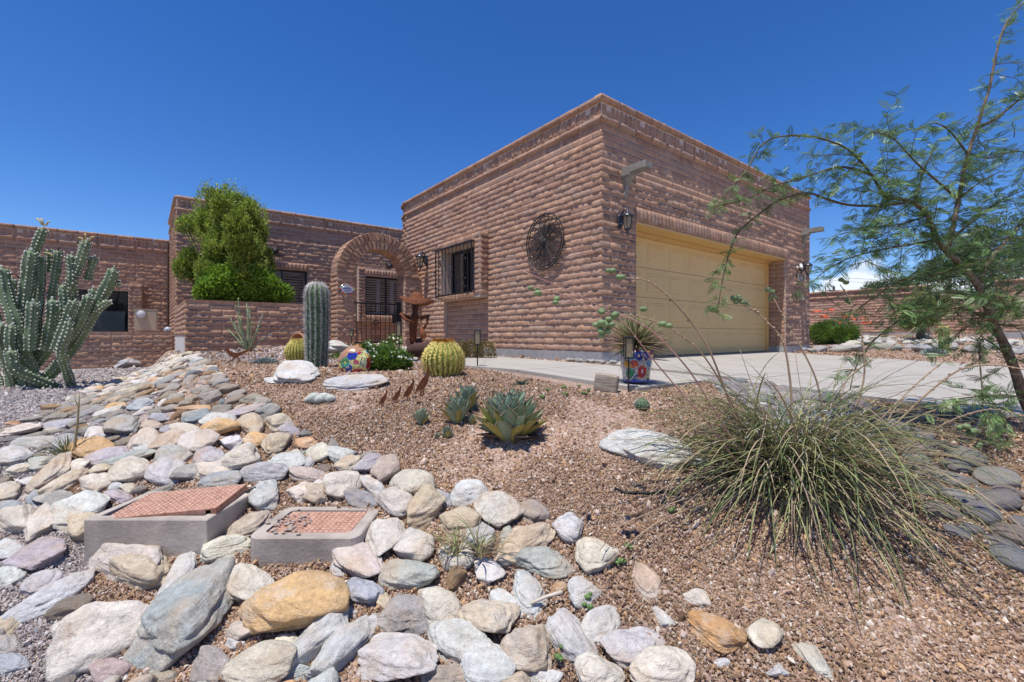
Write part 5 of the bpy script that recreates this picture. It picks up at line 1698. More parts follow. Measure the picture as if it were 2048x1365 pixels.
# little iron sunbursts over the two windows
def wall_orn(label, face, s_, z, r=0.15):
    t = thing("wall_sculpture", label, "wall ornament", tuple(fpt(face, s_, 0.05, z)), 0, "dark metal wall ornaments above the windows")
    Mz = Matrix.Translation(fpt(face, s_, 0.06, z)) @ Matrix.Rotation(yawV, 4, 'Z') @ Matrix.Rotation(PI/2, 4, 'Y')
    b = MB(); b.lathe([(0.0, 0.05), (0.05, 0.04), (0.08, 0.01), (0.08, -0.01), (0.0, -0.02)], 14, M=Mz, cap=False); b.obj("body", M_BLACK, t, True)
    for i in range(9):
        a = -0.3 + i * (PI + 0.6) / 8
        b = MB(); b.tube([fpt(face, s_ + 0.06*math.cos(a), 0.06, z + 0.06*math.sin(a)), fpt(face, s_ + 0.8*r*math.cos(a+.2), 0.07, z + 0.8*r*math.sin(a+.2)), fpt(face, s_ + r*math.cos(a-.1), 0.06, z + r*math.sin(a-.1))], [0.014, 0.010, 0.003], 5)
        b.obj("ray", M_BLACK, t)
    b = MB(); b.tube([fpt(face, s_ - 0.20, 0.05, z - 0.12), fpt(face, s_ - 0.05, 0.06, z - 0.10), fpt(face, s_ + 0.1, 0.06, z - 0.12), fpt(face, s_ + 0.25, 0.05, z - 0.08)], [0.006, 0.012, 0.012, 0.004], 5); b.obj("branch", M_BLACK, t)
wall_orn("dark metal ornament over the window left of the entry arch", MF, 2.22, 2.36)
wall_orn("dark metal ornament over the window seen through the entry arch", MF, 5.55, 2.24)

# path lights
def path_light(label, px_, py_, top_py, y=None):
    x, yy, z = hit(px_, py_)
    if y: yy = y; x = (px_ - HX) / F * y; z = gz(x, yy)
    H = (HY - top_py) / F * yy - z
    t = thing("path_light", label, "path light", (x, yy, z), 0, "black stake path lights")
    b = MB(); b.tube([(x, yy, z - 0.05), (x, yy, z + H * 0.62)], 0.008, 8); b.obj("stake", M_BLACK, t)
    h0, h1 = z + H * 0.60, z + H
    w = 0.034
    b = MB(); b.box((x - w, yy - w, h0), (x + w, yy + w, h0 + 0.012)); b.obj("base_plate", M_BLACK, t)
    b = MB(); b.box((x - w * 1.15, yy - w * 1.15, h1 - 0.02), (x + w * 1.15, yy + w * 1.15, h1), bev=0.003); b.obj("cap", M_BLACK, t)
    for sx in (-1, 1):
        for sy in (-1, 1):
            b = MB(); b.box((x + sx * w - 0.004, yy + sy * w - 0.004, h0 + 0.012), (x + sx * w + 0.004, yy + sy * w + 0.004, h1 - 0.02)); b.obj("post", simple("light_post", (0.30, 0.24, 0.12), 0.4, 0.4) if False else M_BLACK, t)
    b = MB(); b.box((x - w + 0.006, yy - w + 0.006, h0 + 0.012), (x + w - 0.006, yy + w - 0.006, h1 - 0.02)); b.obj("glass", M_LGLASS, t)
path_light("black stake path light standing in front of the painted flowerpot", 1257, 775, 673, 3.97)
path_light("black stake path light at the walkway edge right of the big barrel cactus", 955, 737, 659)
path_light("black stake path light against the right side of the iron gate", 798, 716, 645, 8.0)
path_light("black stake path light at the left jamb of the entry arch", 703, 700, 660, 9.2)

# ================================================================== rusted cutouts
def cutout(name, label, cat, outline, px_, py_, Hpx, group=None, yaw=0.0, flip=False, y=None, hpl=1.0):
    """outline in units of its height, x right, z up, feet at z=0"""
    x, yy, z = hit(px_, py_) if y is None else ((px_ - HX) / F * y, y, gz((px_ - HX) / F * y, y))
    H = Hpx / F * yy
    V = []; n = len(outline)
    for dy in (-0.003, 0.003):
        for a, c in outline:
            lx = a * H * (-1 if flip else 1)
            V.append((x + lx * math.cos(yaw) - dy * math.sin(yaw), yy + lx * math.sin(yaw) + dy * math.cos(yaw), z + c * H))
    b = MB(); b.add(V, [tuple(range(n)), tuple(range(2*n-1, n-1, -1))] + [(i, (i+1) % n, n + (i+1) % n, n + i) for i in range(n)])
    o = b.obj(name, M_RUST, None, origin=(x, yy, z))
    bm = bmesh.new(); bm.from_mesh(o.data); bmesh.ops.triangulate(bm, faces=[f for f in bm.faces if len(f.verts) > 4]); bmesh.ops.recalc_face_normals(bm, faces=bm.faces); bm.to_mesh(o.data); bm.free()
    return setp(o, label, cat, group)
QUAIL = [(-.42, .10), (-.30, .20), (-.36, .26), (-.28, .42), (-.14, .62), (0.02, .76), (.06, .86), (.05, .92), (.02, 1.0), (.08, 1.04), (.14, 1.0), (.10, .945), (.16, .93), (.20, .90), (.255, .875), (.20, .855), (.20, .78), (.21, .66), (.20, .50), (.14, .36), (.06, .27),
         (.09, .16), (.15, .05), (.22, .03), (.10, -.02), (.045, .14), (.0, .24), (-.04, .24), (-.03, .12), (.03, .03), (-.08, .0), (-.09, .12), (-.12, .23), (-.20, .22), (-.30, .13)]
for (px_, py_, h_, lb, lean) in ((764, 815, 34, "smallest rusted quail cutout at the left end of the row of four", 0), (791, 809, 36, "rusted quail cutout second from left in the row of four", 0), (815, 802, 44, "slim rusted quail cutout third from left in the row", 0), (842, 794, 58, "tallest rusted quail cutout leading the row at right", 0)):
    cutout("quail_cutout", lb, "metal bird", [(a * 0.66 + c * 0.20, c) for a, c in QUAIL], px_, py_, h_, "row of rusted quail cutouts", 0.35)
RR = [(-.62, .62), (-.48, .74), (-.54, .86), (-.44, .80), (-.36, .84), (-.28, .76), (-.22, .66), (-.05, .58), (.14, .54), (.40, .60), (.80, .74), (1.15, .86), (1.2, .80), (.86, .64), (.52, .46), (.34, .36), (.24, .30),
      (.34, .16), (.44, .05), (.50, .10), (.42, -.02), (.30, .08), (.17, .26), (.06, .25), (-.05, .14), (-.22, .02), (-.24, .06), (-.08, .20), (0.0, .27), (-.20, .34), (-.34, .48), (-.42, .60), (-.5, .63)]
cutout("roadrunner_cutout", "rusted roadrunner cutout on gravel before the planter wall", "metal bird", RR, 468, 724, 34, None, 0.0, y=6.2)

# rusted javelina and hatted musician
def blob_body(b, pts, rads, n=12, squash=1.0):
    b.tube(pts, rads, n, flat=squash)
jx, jy = (838 - HX) / F * 5.35, 5.35
jz = gz(jx, jy)
t = thing("metal_javelina", "rusted metal javelina standing behind the big golden barrel cactus", "metal sculpture", (jx, jy, jz))
def J(x, y, z): return (jx + x, jy + y, jz + z)
M_RUST2 = rust_mat("dark_rusted_steel", (0.05, 0.028, 0.022), (0.13, 0.06, 0.04))
b = MB(); blob_body(b, [J(-.15, 0, .18), J(-.12, 0, .20), J(-.04, 0, .215), J(.06, 0, .22), J(.14, 0, .23), J(.20, 0, .245), J(.26, 0, .24), J(.31, 0, .215), J(.35, 0, .195)], [.02, .06, .085, .09, .092, .085, .06, .035, .025], 14)
b.obj("body", M_RUST2, t, True)
for sx in (-.10, .15):
    for sy in (-.045, .045):
        b = MB(); b.tube([J(sx, sy, .16), J(sx - .01, sy, .09), J(sx + .008, sy, .03), J(sx, sy, -0.01)], [.035, .02, .015, .02], 8); b.obj("leg", M_RUST2, t, True)
for sy in (-.04, .04):
    b = MB(); b.tube([J(.20, sy, .31), J(.19, sy * 1.3, .345), J(.185, sy * 1.4, .37)], [.022, .016, .002], 6, flat=0.4); b.obj("ear", M_RUST2, t)
mx_, my_ = (832 - HX) / F * 6.6, 6.6
mz = gz(mx_, my_)
S_ = ((HY - 582) / F * my_ - mz)     # overall height
t = thing("metal_musician", "rusted metal figure in a wide hat playing guitar before the arch pier", "metal sculpture", (mx_, my_, mz))
def Q(x, y, z): return (mx_ + x * S_, my_ + y * S_, mz + z * S_)
b = MB()
n = 28; V = []
for j, (r, z) in enumerate(((0.0, .995), (.05, .985), (.085, .94), (.10, .90), (.24, .865), (.235, .855), (.09, .885), (.0, .93))):
    for k in range(n):
        a = 2*PI*k/n; dz_2 = (0.05 * math.cos(2 * a) - 0.05 * math.cos(a) * 0.6) * (r / 0.24) ** 2
        V.append(Q(r * math.cos(a) + .01, r * math.sin(a) * .8, z + dz_2 - 0.01))
b.add(V, [(i*n+k, i*n+(k+1)%n, (i+1)*n+(k+1)%n, (i+1)*n+k) for i in range(7) for k in range(n)])
fixn(b.obj("hat", M_RUST, t, True))
b = MB(); b.tube([Q(-.02, 0, .62), Q(-.015, 0, .70), Q(-.01, 0, .76), Q(-.01, 0, .83), Q(0, 0, .90)], [.07, .035, .05, .055, .05], 12); b.obj("head", M_RUST2, t, True)
b = MB(); b.tube([Q(-.02, 0, .66), Q(-.03, 0, .60), Q(-.04, 0, .48), Q(-.04, 0, .36), Q(-.04, 0, .30)], [.06, .10, .095, .08, .085], 12, flat=0.6); b.obj("torso", M_RUST, t, True)
for sx, kx in ((-.075, -.08), (.03, .06)):
    b = MB(); b.tube([Q(sx, 0, .34), Q(kx, -.02, .18), Q(kx - .005, 0, .02), Q(kx + .01, -.04, 0.0)], [.055, .045, .035, .03], 9); b.obj("leg", M_RUST2, t, True)
b = MB(); b.tube([Q(-.09, 0, .62), Q(-.15, -.05, .66), Q(-.19, -.08, .68), Q(-.12, -.10, .60), Q(0, -.12, .56)], [.03, .026, .022, .020, .02], 8); b.obj("arm", M_RUST, t, True)
b = MB(); b.tube([Q(.06, 0, .62), Q(.14, -.04, .64), Q(.18, -.06, .66), Q(.17, -.10, .55), Q(.13, -.11, .48)], [.03, .026, .022, .02, .02], 8); b.obj("arm", M_RUST, t, True)
b = MB(); b.tube([Q(.05, -.13, .70), Q(.08, -.13, .62), Q(.10, -.13, .52), Q(.11, -.13, .46), Q(.13, -.13, .38), Q(.135, -.13, .34)], [.012, .014, .014, .06, .085, .05], 12, flat=0.45); b.obj("guitar", rust_mat("orange_rust", (0.20, .07, .03), (0.42, .15, .06)), t, True)

# terracotta hoops leaning behind the small barrel cactuses
M_TERR = simple("terracotta", (0.46, 0.23, 0.13), 0.8, 0.2, 0.15, 12, 0.2)
for (px_, py_, r_, yy, lb, mt) in ((597, 681, 13, 6.9, "pinkish terracotta pot lying behind the front small barrel cactus", M_TERR), (618, 674, 17, 7.6, "dark clay pot lying behind the saguaro and rear barrel cactus", simple("dark_clay", (0.22, 0.12, 0.09), 0.8))):
    p = P3(px_, py_, yy); R_ = r_ / F * yy * 1.15
    M = Matrix.Translation(p) @ Matrix.Rotation(math.radians(90), 4, 'X') @ Matrix.Rotation(math.radians(-12), 4, 'Y')
    b = MB(); b.lathe([(R_*.55, -R_*1.3), (R_*.8, -R_*.6), (R_*.92, -.03), (R_, -.02), (R_, .03), (R_*.86, .03), (R_*.80, -R_*.5), (R_*.45, -R_*1.2)], 28, M=M, cap=False)
    o = b.obj("clay_pot", mt, None, True, origin=tuple(p)); setp(fixn(o), lb, "pot")

# talavera boulder and flowerpot
x, y, z = hit(712, 745)
V, Fc = rock_arrays(77, 4, 0.35, 0.5)
r_ = 34 / F * y
b = MB(); b.add(V * np.array([r_, r_ * 0.8, r_ * 1.02]) + np.array([x, y, z + r_ * 0.55]), Fc)
o = b.obj("painted_rock", talavera("talavera_rock_paint", 10.5, (0.62, 0.58, 0.20), 0.93), None, True, origin=(x, y, z))
setp(o, "brightly painted ceramic rock left of the white flowering shrub", "ceramic rock")
px0 = (1272 - HX) / F * 4.28; py0 = 4.28; pz0 = (HY - 763) / F * py0
t = thing("flowerpot", "tall painted ceramic flowerpot holding the spiky yucca", "flowerpot", (px0, py0, pz0))
s = py0 / F
b = MB(); b.lathe([(23*s, 0), (25*s, 0.5*s), (27*s, 12*s), (30*s, 35*s), (33*s, 55*s), (33.5*s, 62*s), (31*s, 62.5*s), (30*s, 52*s), (0, 50*s)], 40, c=(px0, py0, pz0))
b.obj("pot", talavera("talavera_pot_paint", 13.0, (0.50, 0.50, 0.46)), t, True)
b = MB(); b.lathe([(25.2*s, 0.0), (25.9*s, 1.5*s), (25.6*s, 3.5*s)], 40, c=(px0, py0, pz0 + 0.001), cap=False)
b.obj("base_band", simple("cobalt_glaze", (0.03, 0.06, 0.35), 0.2, 0.5), t, True)
b = MB(); b.lathe([(30*s, 53*s), (0.001, 54*s)], 24, c=(px0, py0, pz0)); b.obj("soil", simple("potting_soil", (0.07, 0.05, 0.04), 0.95), t)

# weathered block beside the pot
x, y, z = hit(1213, 783)
bm = bmesh.new(); bmesh.ops.create_cube(bm, size=1.0); bmesh.ops.subdivide_edges(bm, edges=bm.edges, cuts=7, use_grid_fill=True)
Vc = np.array([v.co[:] for v in bm.verts]); Fcs = [[v.index for v in f.verts] for f in bm.faces]; bm.free()
L2 = np.linalg.norm(Vc, axis=1); Vr = Vc * (1 - 0.18 * np.clip(L2 - 0.62, 0, 1))[:, None]
Vr = Vr + (fbm(Vc * np.array([2, 2, 14.0]) + 3, 4, 3) * 0.035)[:, None] * Vc / L2[:, None]
Mm = Matrix.Translation((x, y, z + 0.07)) @ Matrix.Rotation(-0.35, 4, 'Z') @ Matrix.Rotation(0.13, 4, 'Y') @ Matrix.Diagonal((0.20, 0.12, 0.155, 1))
k = NT("weathered_wood", 0.9, 0.15); oc = k.pos()
gr_ = k.noise(k.map(oc, (5, 5, 60), rot=(0, 0.12, 0)), 1.5, 5, 0.6, dist=1.0)
k.color(k.ramp(gr_, [(0.3, (0.16, 0.115, 0.08)), (0.5, (0.33, 0.27, 0.21)), (0.75, (0.44, 0.39, 0.33))])); k.bump(gr_, 0.8, 0.012)
b = MB(); b.add(xf(Mm, Vr), Fcs); o = b.obj("wood_block", k.m, None, True, origin=(x, y, z)); setp(o, "weathered wood block on the gravel left of the painted flowerpot", "wood block")

# electric meter cabinet on the low wall, striped ball
t = thing("meter_cabinet", "beige electric meter cabinet with round dial behind the low patio wall", "meter cabinet", tuple(fpt(LWF, 0.5, -0.25, 0.1)))
MFc = Face(tuple(fpt(LWF, 0, -0.14, 0))[:2], LWF.d, 6.0, LWF.n)
M_BEI = simple("beige_enamel", (0.52, 0.42, 0.30), 0.5, 0.3, 0.05, 6)
sA, sB = 0.33, 0.80
b = MB(); fbox(b, MFc, sA, sB, -0.25, 0.0, 0.12, 0.66); fixn(b.obj("cabinet", M_BEI, t))
b = MB(); fbox(b, MFc, sA - 0.012, sB + 0.012, -0.26, 0.014, 0.66, 0.685); fixn(b.obj("lid", M_BEI, t))
b = MB(); fbox(b, MFc, sA + 0.03, sB - 0.03, 0.002, 0.012, 0.15, 0.62); fixn(b.obj("cover", M_BEI, t))
Md = Matrix.Translation(fpt(MFc, 0.66, 0.012, 0.55)) @ Matrix.Rotation(yawV, 4, 'Z') @ Matrix.Rotation(PI/2, 4, 'Y')
b = MB(); b.lathe([(0.105, 0), (0.105, 0.04), (0.09, 0.05)], 24, M=Md); b.obj("meter_ring", simple("meter_grey", (0.30, 0.30, 0.29), 0.4, 0.4), t)
b = MB(); b.lathe([(0.088, 0.052), (0.06, 0.065), (0.0, 0.07)], 24, M=Md, cap=False); b.obj("dial", M_WHITE, t, True)
p = fpt(LWF, 0.12, -0.1, 0.155)
k = NT("striped_glaze", 0.2, 0.5); oc = k.coord('Object'); sx = k.n("ShaderNodeSeparateXYZ"); k.L(oc, sx.inputs[0])
at = k.math('ARCTAN2', sx.outputs[1], sx.outputs[0]); k.color(k.mix(k.math('GREATER_THAN', k.math('SINE', k.math('MULTIPLY', at, 12)), 0.1), (0.62, 0.64, 0.66), (0.12, 0.17, 0.28)))
b = MB(); b.lathe([(0.02, -.06), (.06, -.05), (.085, -.02), (.088, .015), (.06, .06), (.02, .08)], 24, c=tuple(p)); o = b.obj("striped_ball", k.m, None, True, origin=tuple(p)); setp(o, "blue and white striped ceramic ball on the right end of the low patio wall", "ceramic ball")

# black irrigation line, dry sticks
x, y, z = hit(1240, 985)
pts = []
for (p_, q_) in ((1230, 982), (1248, 990), (1275, 991), (1300, 992), (1330, 988), (1360, 996)):
    a_, c_, e_ = hit(p_, q_); pts.append((a_, c_, e_ + 0.012))
b = MB(); b.tube(pts, 0.0085, 8); o = b.obj("drip_hose", simple("black_rubber", (0.015, 0.015, 0.016), 0.6, 0.3), None, True, origin=pts[0]); setp(o, "black drip hose end lying on the gravel left of the grassy clump", "hose")
a_ = hit(1062, 1228); c_ = hit(1124, 1210)
b = MB(); b.tube([(a_[0], a_[1], a_[2] + .04), ((a_[0]+c_[0])/2, (a_[1]+c_[1])/2, (a_[2]+c_[2])/2 + .05), (c_[0], c_[1], c_[2] + .05)], [.007, .006, .008], 7); o = b.obj("stick", simple("bleached_wood", (0.55, 0.48, 0.38), 0.9), None, True, origin=a_); setp(o, "straight bleached stick lying across the cobbles", "stick")

# utility lines and poles far beyond the boundary wall
M_WOODP = simple("utility_wood", (0.13, 0.10, 0.08), 0.9)
pole_xy = [((1668 - HX) / F * 75, 75.0), ((1900 - HX) / F * 58, 58.0), ((1450 - HX) / F * 98, 98.0)]
for i, (x, y) in enumerate(pole_xy):
    zt_ = (HY - (573 if i == 0 else 560)) / F * y if i == 0 else 9.0
    t = thing("utility_pole", ["thin distant utility pole just showing above the boundary wall", "distant utility pole behind the tree crown", "distant utility pole behind the garage"][i], "utility pole", (x, y, 0))
    b = MB(); b.tube([(x, y, -1), (x, y, zt_)], 0.16, 8); b.obj("post", M_WOODP, t)
    b = MB(); b.box((x - 1.2, y - .08, zt_ - .8), (x + 1.2, y + .08, zt_ - .65)); b.obj("crossarm", M_WOODP, t)
for k_, (ya, yb) in enumerate(((541, 553), (548, 560), (589, 560), (600, 573))):
    if k_ > 2: continue
    p0 = P3(1500, ya - 6, 90); p1 = P3(2060, yb + 10, 60)
    pts = [p0.lerp(p1, i / 10) - Vector((0, 0, 1.0 * 4 * (i/10) * (1 - i/10))) for i in range(11)]
    b = MB(); b.tube(pts, 0.022, 4); o = b.obj("power_line", M_BLACK, None, origin=tuple(p0)); setp(o, ["uppermost power line crossing the sky right of the garage", "middle power line crossing the sky right of the garage", "lowest power line just over the boundary wall"][k_], "power line", "power lines beyond the boundary wall")
# ================================================================== plants
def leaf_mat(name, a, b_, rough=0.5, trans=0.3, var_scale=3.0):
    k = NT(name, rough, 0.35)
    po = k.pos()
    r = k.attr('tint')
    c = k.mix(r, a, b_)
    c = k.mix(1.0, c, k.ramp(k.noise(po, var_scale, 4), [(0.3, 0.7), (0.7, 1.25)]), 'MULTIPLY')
    k.color(c)
    if trans:
        tr = k.n("ShaderNodeBsdfTranslucent"); k.put(tr.inputs[0], c)
        mx = k.n("ShaderNodeMixShader"); mx.inputs[0].default_value = trans
        k.L(k.p.outputs[0], mx.inputs[1]); k.L(tr.outputs[0], mx.inputs[2]); k.L(mx.outputs[0], k.out.inputs[0])
    return k.m
def leaf_quads(C, D, N, L, W_, fold=0.25):
    """one diamond leaf (4 points, 2 triangles) per row: base C, direction D, side from N"""
    C = np.asarray(C); D = np.asarray(D) / np.linalg.norm(D, axis=1)[:, None]
    S = np.cross(D, N); S /= (np.linalg.norm(S, axis=1)[:, None] + 1e-9)
    Nn = np.cross(S, D)
    L = np.asarray(L)[:, None]; W_ = np.asarray(W_)[:, None]
    V = np.stack([C, C + D * L * 0.45 + S * W_ / 2 + Nn * W_ * fold, C + D * L - Nn * L * 0.08, C + D * L * 0.45 - S * W_ / 2 + Nn * W_ * fold], 1).reshape(-1, 3)
    i = np.arange(len(C)) * 4
    Fq = np.concatenate([np.stack([i, i + 1, i + 2], 1), np.stack([i, i + 2, i + 3], 1)])
    return V, Fq
def unit(n, rng_):
    v = rng_.normal(size=(n, 3)); return v / np.linalg.norm(v, axis=1)[:, None]
def foliage(name, V, Fq, tint, mat, parent, origin):
    me = np_mesh(name, V - np.array(origin), Fq, mat, False, {'tint': tint})
    o = bpy.data.objects.new(name, me); COL.objects.link(o)
    if parent:
        o.parent = parent; o.location = Vector(origin) - parent_world(parent)
    else: o.location = origin
    return o
def shrub(name, label, cat, base, clumps, n, L, W_, mat, updir=0.4, stems=True, seed=1, tint_top=True, group=None, stem_col=(0.12, 0.08, 0.05)):
    """clumps: (x, y, z, rx, ry, rz) ellipsoids relative to base; leaves crowd their shells on small twigs"""
    r = np.random.default_rng(seed)
    t = thing(name, label, cat, base, 0, group)
    vol = np.array([c[3] * c[4] + c[3] * c[5] + c[4] * c[5] for c in clumps]); vol = vol / vol.sum()
    Cs, Ds, T = [], [], []
    for c, w in zip(clumps, vol):
        m = int(n * w / 5)
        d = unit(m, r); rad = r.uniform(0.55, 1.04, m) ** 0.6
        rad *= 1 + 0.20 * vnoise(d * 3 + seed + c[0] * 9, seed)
        P = d * rad[:, None] * np.array(c[3:6]) + np.array(c[0:3])
        # five leaves to every twig end
        for q in range(5):
            Cs.append(P + r.normal(0, 0.35 * L, (m, 3)))
            dd = d + r.normal(0, 0.6, (m, 3)); dd[:, 2] += updir
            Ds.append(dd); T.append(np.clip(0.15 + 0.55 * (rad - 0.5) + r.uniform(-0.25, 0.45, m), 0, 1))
    C = np.concatenate(Cs) + np.array(base); D = np.concatenate(Ds); T = np.concatenate(T)
    keep = C[:, 2] > base[2] - 0.02
    C, D, T = C[keep], D[keep], T[keep]
    m = len(C)
    V, Fq = leaf_quads(C, D, unit(m, r), L * r.uniform(0.7, 1.25, m), W_ * r.uniform(0.7, 1.2, m))
    o = foliage("leaves", V, Fq, np.repeat(T, 4), mat, t, base); o['kind'] = 'stuff'
    if stems:
        b = MB()
        for c in clumps:
            for q in range(2):
                tip = Vector(base) + Vector(c[0:3]) + Vector(unit(1, r)[0] * np.array(c[3:6]) * 0.6)
                mid = Vector(base).lerp(tip, 0.5) + Vector((r.normal(0, .03), r.normal(0, .03), 0))
                b.tube([Vector(base) + Vector((r.normal(0, .02), r.normal(0, .02), 0)), mid, tip], [0.02, 0.014, 0.005], 5)
        o = b.obj("stems", simple(name + "_stem", stem_col, 0.8), t)
        o['kind'] = 'stuff'
    return t
ML_GREEN = leaf_mat("glossy_green_leaf", (0.09, 0.20, 0.02), (0.42, 0.62, 0.08), 0.4, 0.28)
ML_LIME = leaf_mat("lime_leaf", (0.10, 0.18, 0.022), (0.48, 0.56, 0.10), 0.45, 0.32)
# tall conical shrub behind the planter wall, with a low glossy hedge at its foot
bx, by = (450 - HX) / F * 9.9, 9.9
zt_ = (HY - 372) / F * by
base = (bx, by, 0.5)
cl = []
rs_ = np.random.default_rng(4)
def pxw(p, q, y): v = P3(p, q, y); return np.array(v)
TALL = [(378, 600), (374, 545), (384, 500), (372, 470), (382, 430), (386, 395), (404, 388), (412, 372), (424, 384), (444, 374), (458, 366), (470, 378), (486, 392), (498, 404), (512, 412), (532, 424), (534, 450), (524, 470), (534, 500), (530, 545), (534, 600)]
while len(cl) < 95:
    p_, q_ = rs_.uniform(372, 536), rs_.uniform(366, 600)
    if not in_poly(np.array([p_]), np.array([q_]), TALL)[0] or q_ > 562: continue
    p_ = 455 + (p_ - 455) * 0.80; q_ = 600 - (600 - q_) * 0.97; v = pxw(p_, q_, by) - np.array(base); s_ = by / F; ra = rs_.uniform(8, 17) * (0.7 if q_ < 410 else 1)
    hw = 50 * s_ * (0.6 if q_ < 410 else 1)
    cl.append((v[0], v[1] + rs_.uniform(-hw, hw), v[2], ra * s_ * .85, ra * s_ * .85, ra * s_ * 1.25))
_ts = shrub("tall_shrub", "tall bushy yellow-green evergreen shrub rising above the planter wall", "shrub", base, cl, 52000, 0.085, 0.027, ML_LIME, 0.7, True, 5)
# loose upright sprays that break the outline
n_ = 5200; Pq, Dq = [], []
while len(Pq) < n_:
    p_, q_ = rs_.uniform(370, 538), rs_.uniform(364, 545)
    if not in_poly(np.array([p_]), np.array([q_]), TALL)[0]: continue
    c0 = pxw(p_, q_, by + rs_.uniform(-.55, .55) * (0.5 if q_ < 420 else 1)); dd = np.array([rs_.normal(0, .35), rs_.normal(0, .35), 1.0])
    for j in range(9):
        Pq.append(c0 + dd * j * .022); Dq.append(dd * .6 + rs_.normal(0, .6, 3))
Pq = np.array(Pq); Dq = np.array(Dq); m_ = len(Pq)
V, Fq = leaf_quads(Pq, Dq, unit(m_, rs_), .07 * rs_.uniform(.6, 1.2, m_), np.full(m_, .018))
o = foliage("sprays", V, Fq, np.repeat(np.clip(rs_.normal(.6, .3, m_), 0, 1), 4), ML_LIME, _ts, (bx, by, 0.5)); o['kind'] = 'stuff'
base = ((490 - HX) / F * 9.85, 9.85, 0.5); cl = []
for (p_, q_, ra, rz_) in ((410, 585, 16, 24), (435, 565, 22, 30), (470, 560, 26, 28), (505, 562, 26, 28), (535, 575, 22, 22), (560, 588, 20, 16), (450, 590, 30, 20), (500, 590, 30, 20), (540, 594, 30, 14)):
    rr0 = (p_ - HX) / F; sw = (8.6 * rr0 + 6.2) / (.79 - .613 * rr0); yw = 8.6 + .613 * sw + 0.30 + ra / F * 6
    v = pxw(p_, q_, yw) - np.array(base); s_ = yw / F
    cl.append((v[0], v[1], v[2], ra * s_, ra * s_ * .7, rz_ * s_))
shrub("glossy_shrub", "low glossy bright green shrub spilling over the planter wall", "shrub", base, cl, 24000, 0.085, 0.040, ML_GREEN, 0.5, True, 8)
# brownish bushes at the foot of the garage wall
ML_DRY = leaf_mat("dry_olive_leaf", (0.16, 0.12, 0.045), (0.34, 0.27, 0.10), 0.8, 0.2)
for (p_, q_, yy, rr, hh, sd, lb) in ((868, 700, 7.9, 32, 26, 3, "dry olive bush between the metal figure and the window bay"), (945, 704, 7.5, 42, 32, 4, "wider dry olive bush under the barred garage window"), (905, 704, 7.8, 26, 24, 6, "small dry olive bush behind the big barrel cactus")):
    s_ = yy / F; x = (p_ - HX) * s_; z = gz(x, yy); base = (x, yy, z)
    u_, v_ = uv_of(x, yy)
    cl = [(dx * s_ * rr, 0, hh * s_ * 0.5, rr * s_ * 0.55, rr * s_ * 0.4, hh * s_ * (0.75 - 0.2 * abs(dx))) for dx in (-.55, 0, .55)]
    shrub("dry_bush", lb, "bush", base, cl, 6500, 0.035, 0.010, ML_DRY, 0.7, True, sd)
# white flowering shrub
ML_FRESH = leaf_mat("fresh_leaf", (0.05, 0.13, 0.02), (0.24, 0.36, 0.06), 0.5, 0.3)
x, y, z = hit(775, 743); s_ = y / F
cl = [((p_ - 775) * s_, 0.0, (742 - q_) * s_, ra * s_, ra * s_, ra * s_ * .9) for p_, q_, ra in ((735, 705, 12), (750, 715, 20), (775, 715, 24), (795, 722, 22), (760, 728, 22), (790, 735, 18), (735, 693, 8), (812, 720, 10))]
wf = shrub("white_flower_shrub", "green shrub dotted with small white flowers right of the painted rock", "shrub", (x, y, z), cl, 7500, 0.040, 0.016, ML_FRESH, 0.5, True, 11)
def flowers(parent, base, clumps, n, size, mat, seed, top=0.1, name="flower", petals=5):
    r = np.random.default_rng(seed); b = MB(); base = np.array(base)
    for i in range(n):
        c = clumps[r.integers(len(clumps))]
        d = unit(1, r)[0]
        if d[2] < top: d[2] = abs(d[2]) + top
        d[1] -= 0.3 * abs(r.normal())
        d /= np.linalg.norm(d)
        p = base + np.array(c[:3]) + d * np.array(c[3:6]) * r.uniform(1.0, 1.12)
        N_ = Vector(d * 0.7 + np.array([0, -0.4, 0.6]) * 0.6 + r.normal(0, .25, 3)).normalized()
        q = N_.to_track_quat('Z', 'Y').to_matrix()
        V = [p]
        for k_ in range(petals * 2):
            a = 2 * PI * k_ / (petals * 2); rr = size * (1.0 if k_ % 2 == 0 else 0.6)
            V.append(np.array(q @ Vector((rr * math.cos(a), rr * math.sin(a), 0.15 * size))) + p)
        b.add(V, [(0, k_ + 1, (k_ + 1) % (petals * 2) + 1) for k_ in range(petals * 2)])
    o = b.obj(name, mat, parent); o['kind'] = 'stuff'; return o
M_WFL = simple("white_petals", (0.80, 0.80, 0.76), 0.6, 0.2, 0.04, 5)
flowers(wf, (x, y, z), cl, 105, 0.017, M_WFL, 3, 0.2, "blossoms")
x2, y2, z2 = hit(765, 700); y2 = 8.2; x2 = (790 - HX) / F * 8.2; z2 = gz(x2, y2); s_ = y2 / F
cl = [(-20*s_, 0, 18*s_, 14*s_, 10*s_, 12*s_), (0, 0, 26*s_, 14*s_, 10*s_, 16*s_), (-32*s_, 0, 8*s_, 14*s_, 10*s_, 8*s_)]
w2 = shrub("pale_flower_shrub", "pale flowering plant in front of the iron gate", "shrub", (x2, y2, z2), cl, 1800, 0.04, 0.014, ML_FRESH, 0.6, True, 12)
flowers(w2, (x2, y2, z2), cl, 60, 0.022, simple("cream_petals", (0.70, 0.68, 0.50), 0.6), 5, 0.1, "blossoms")
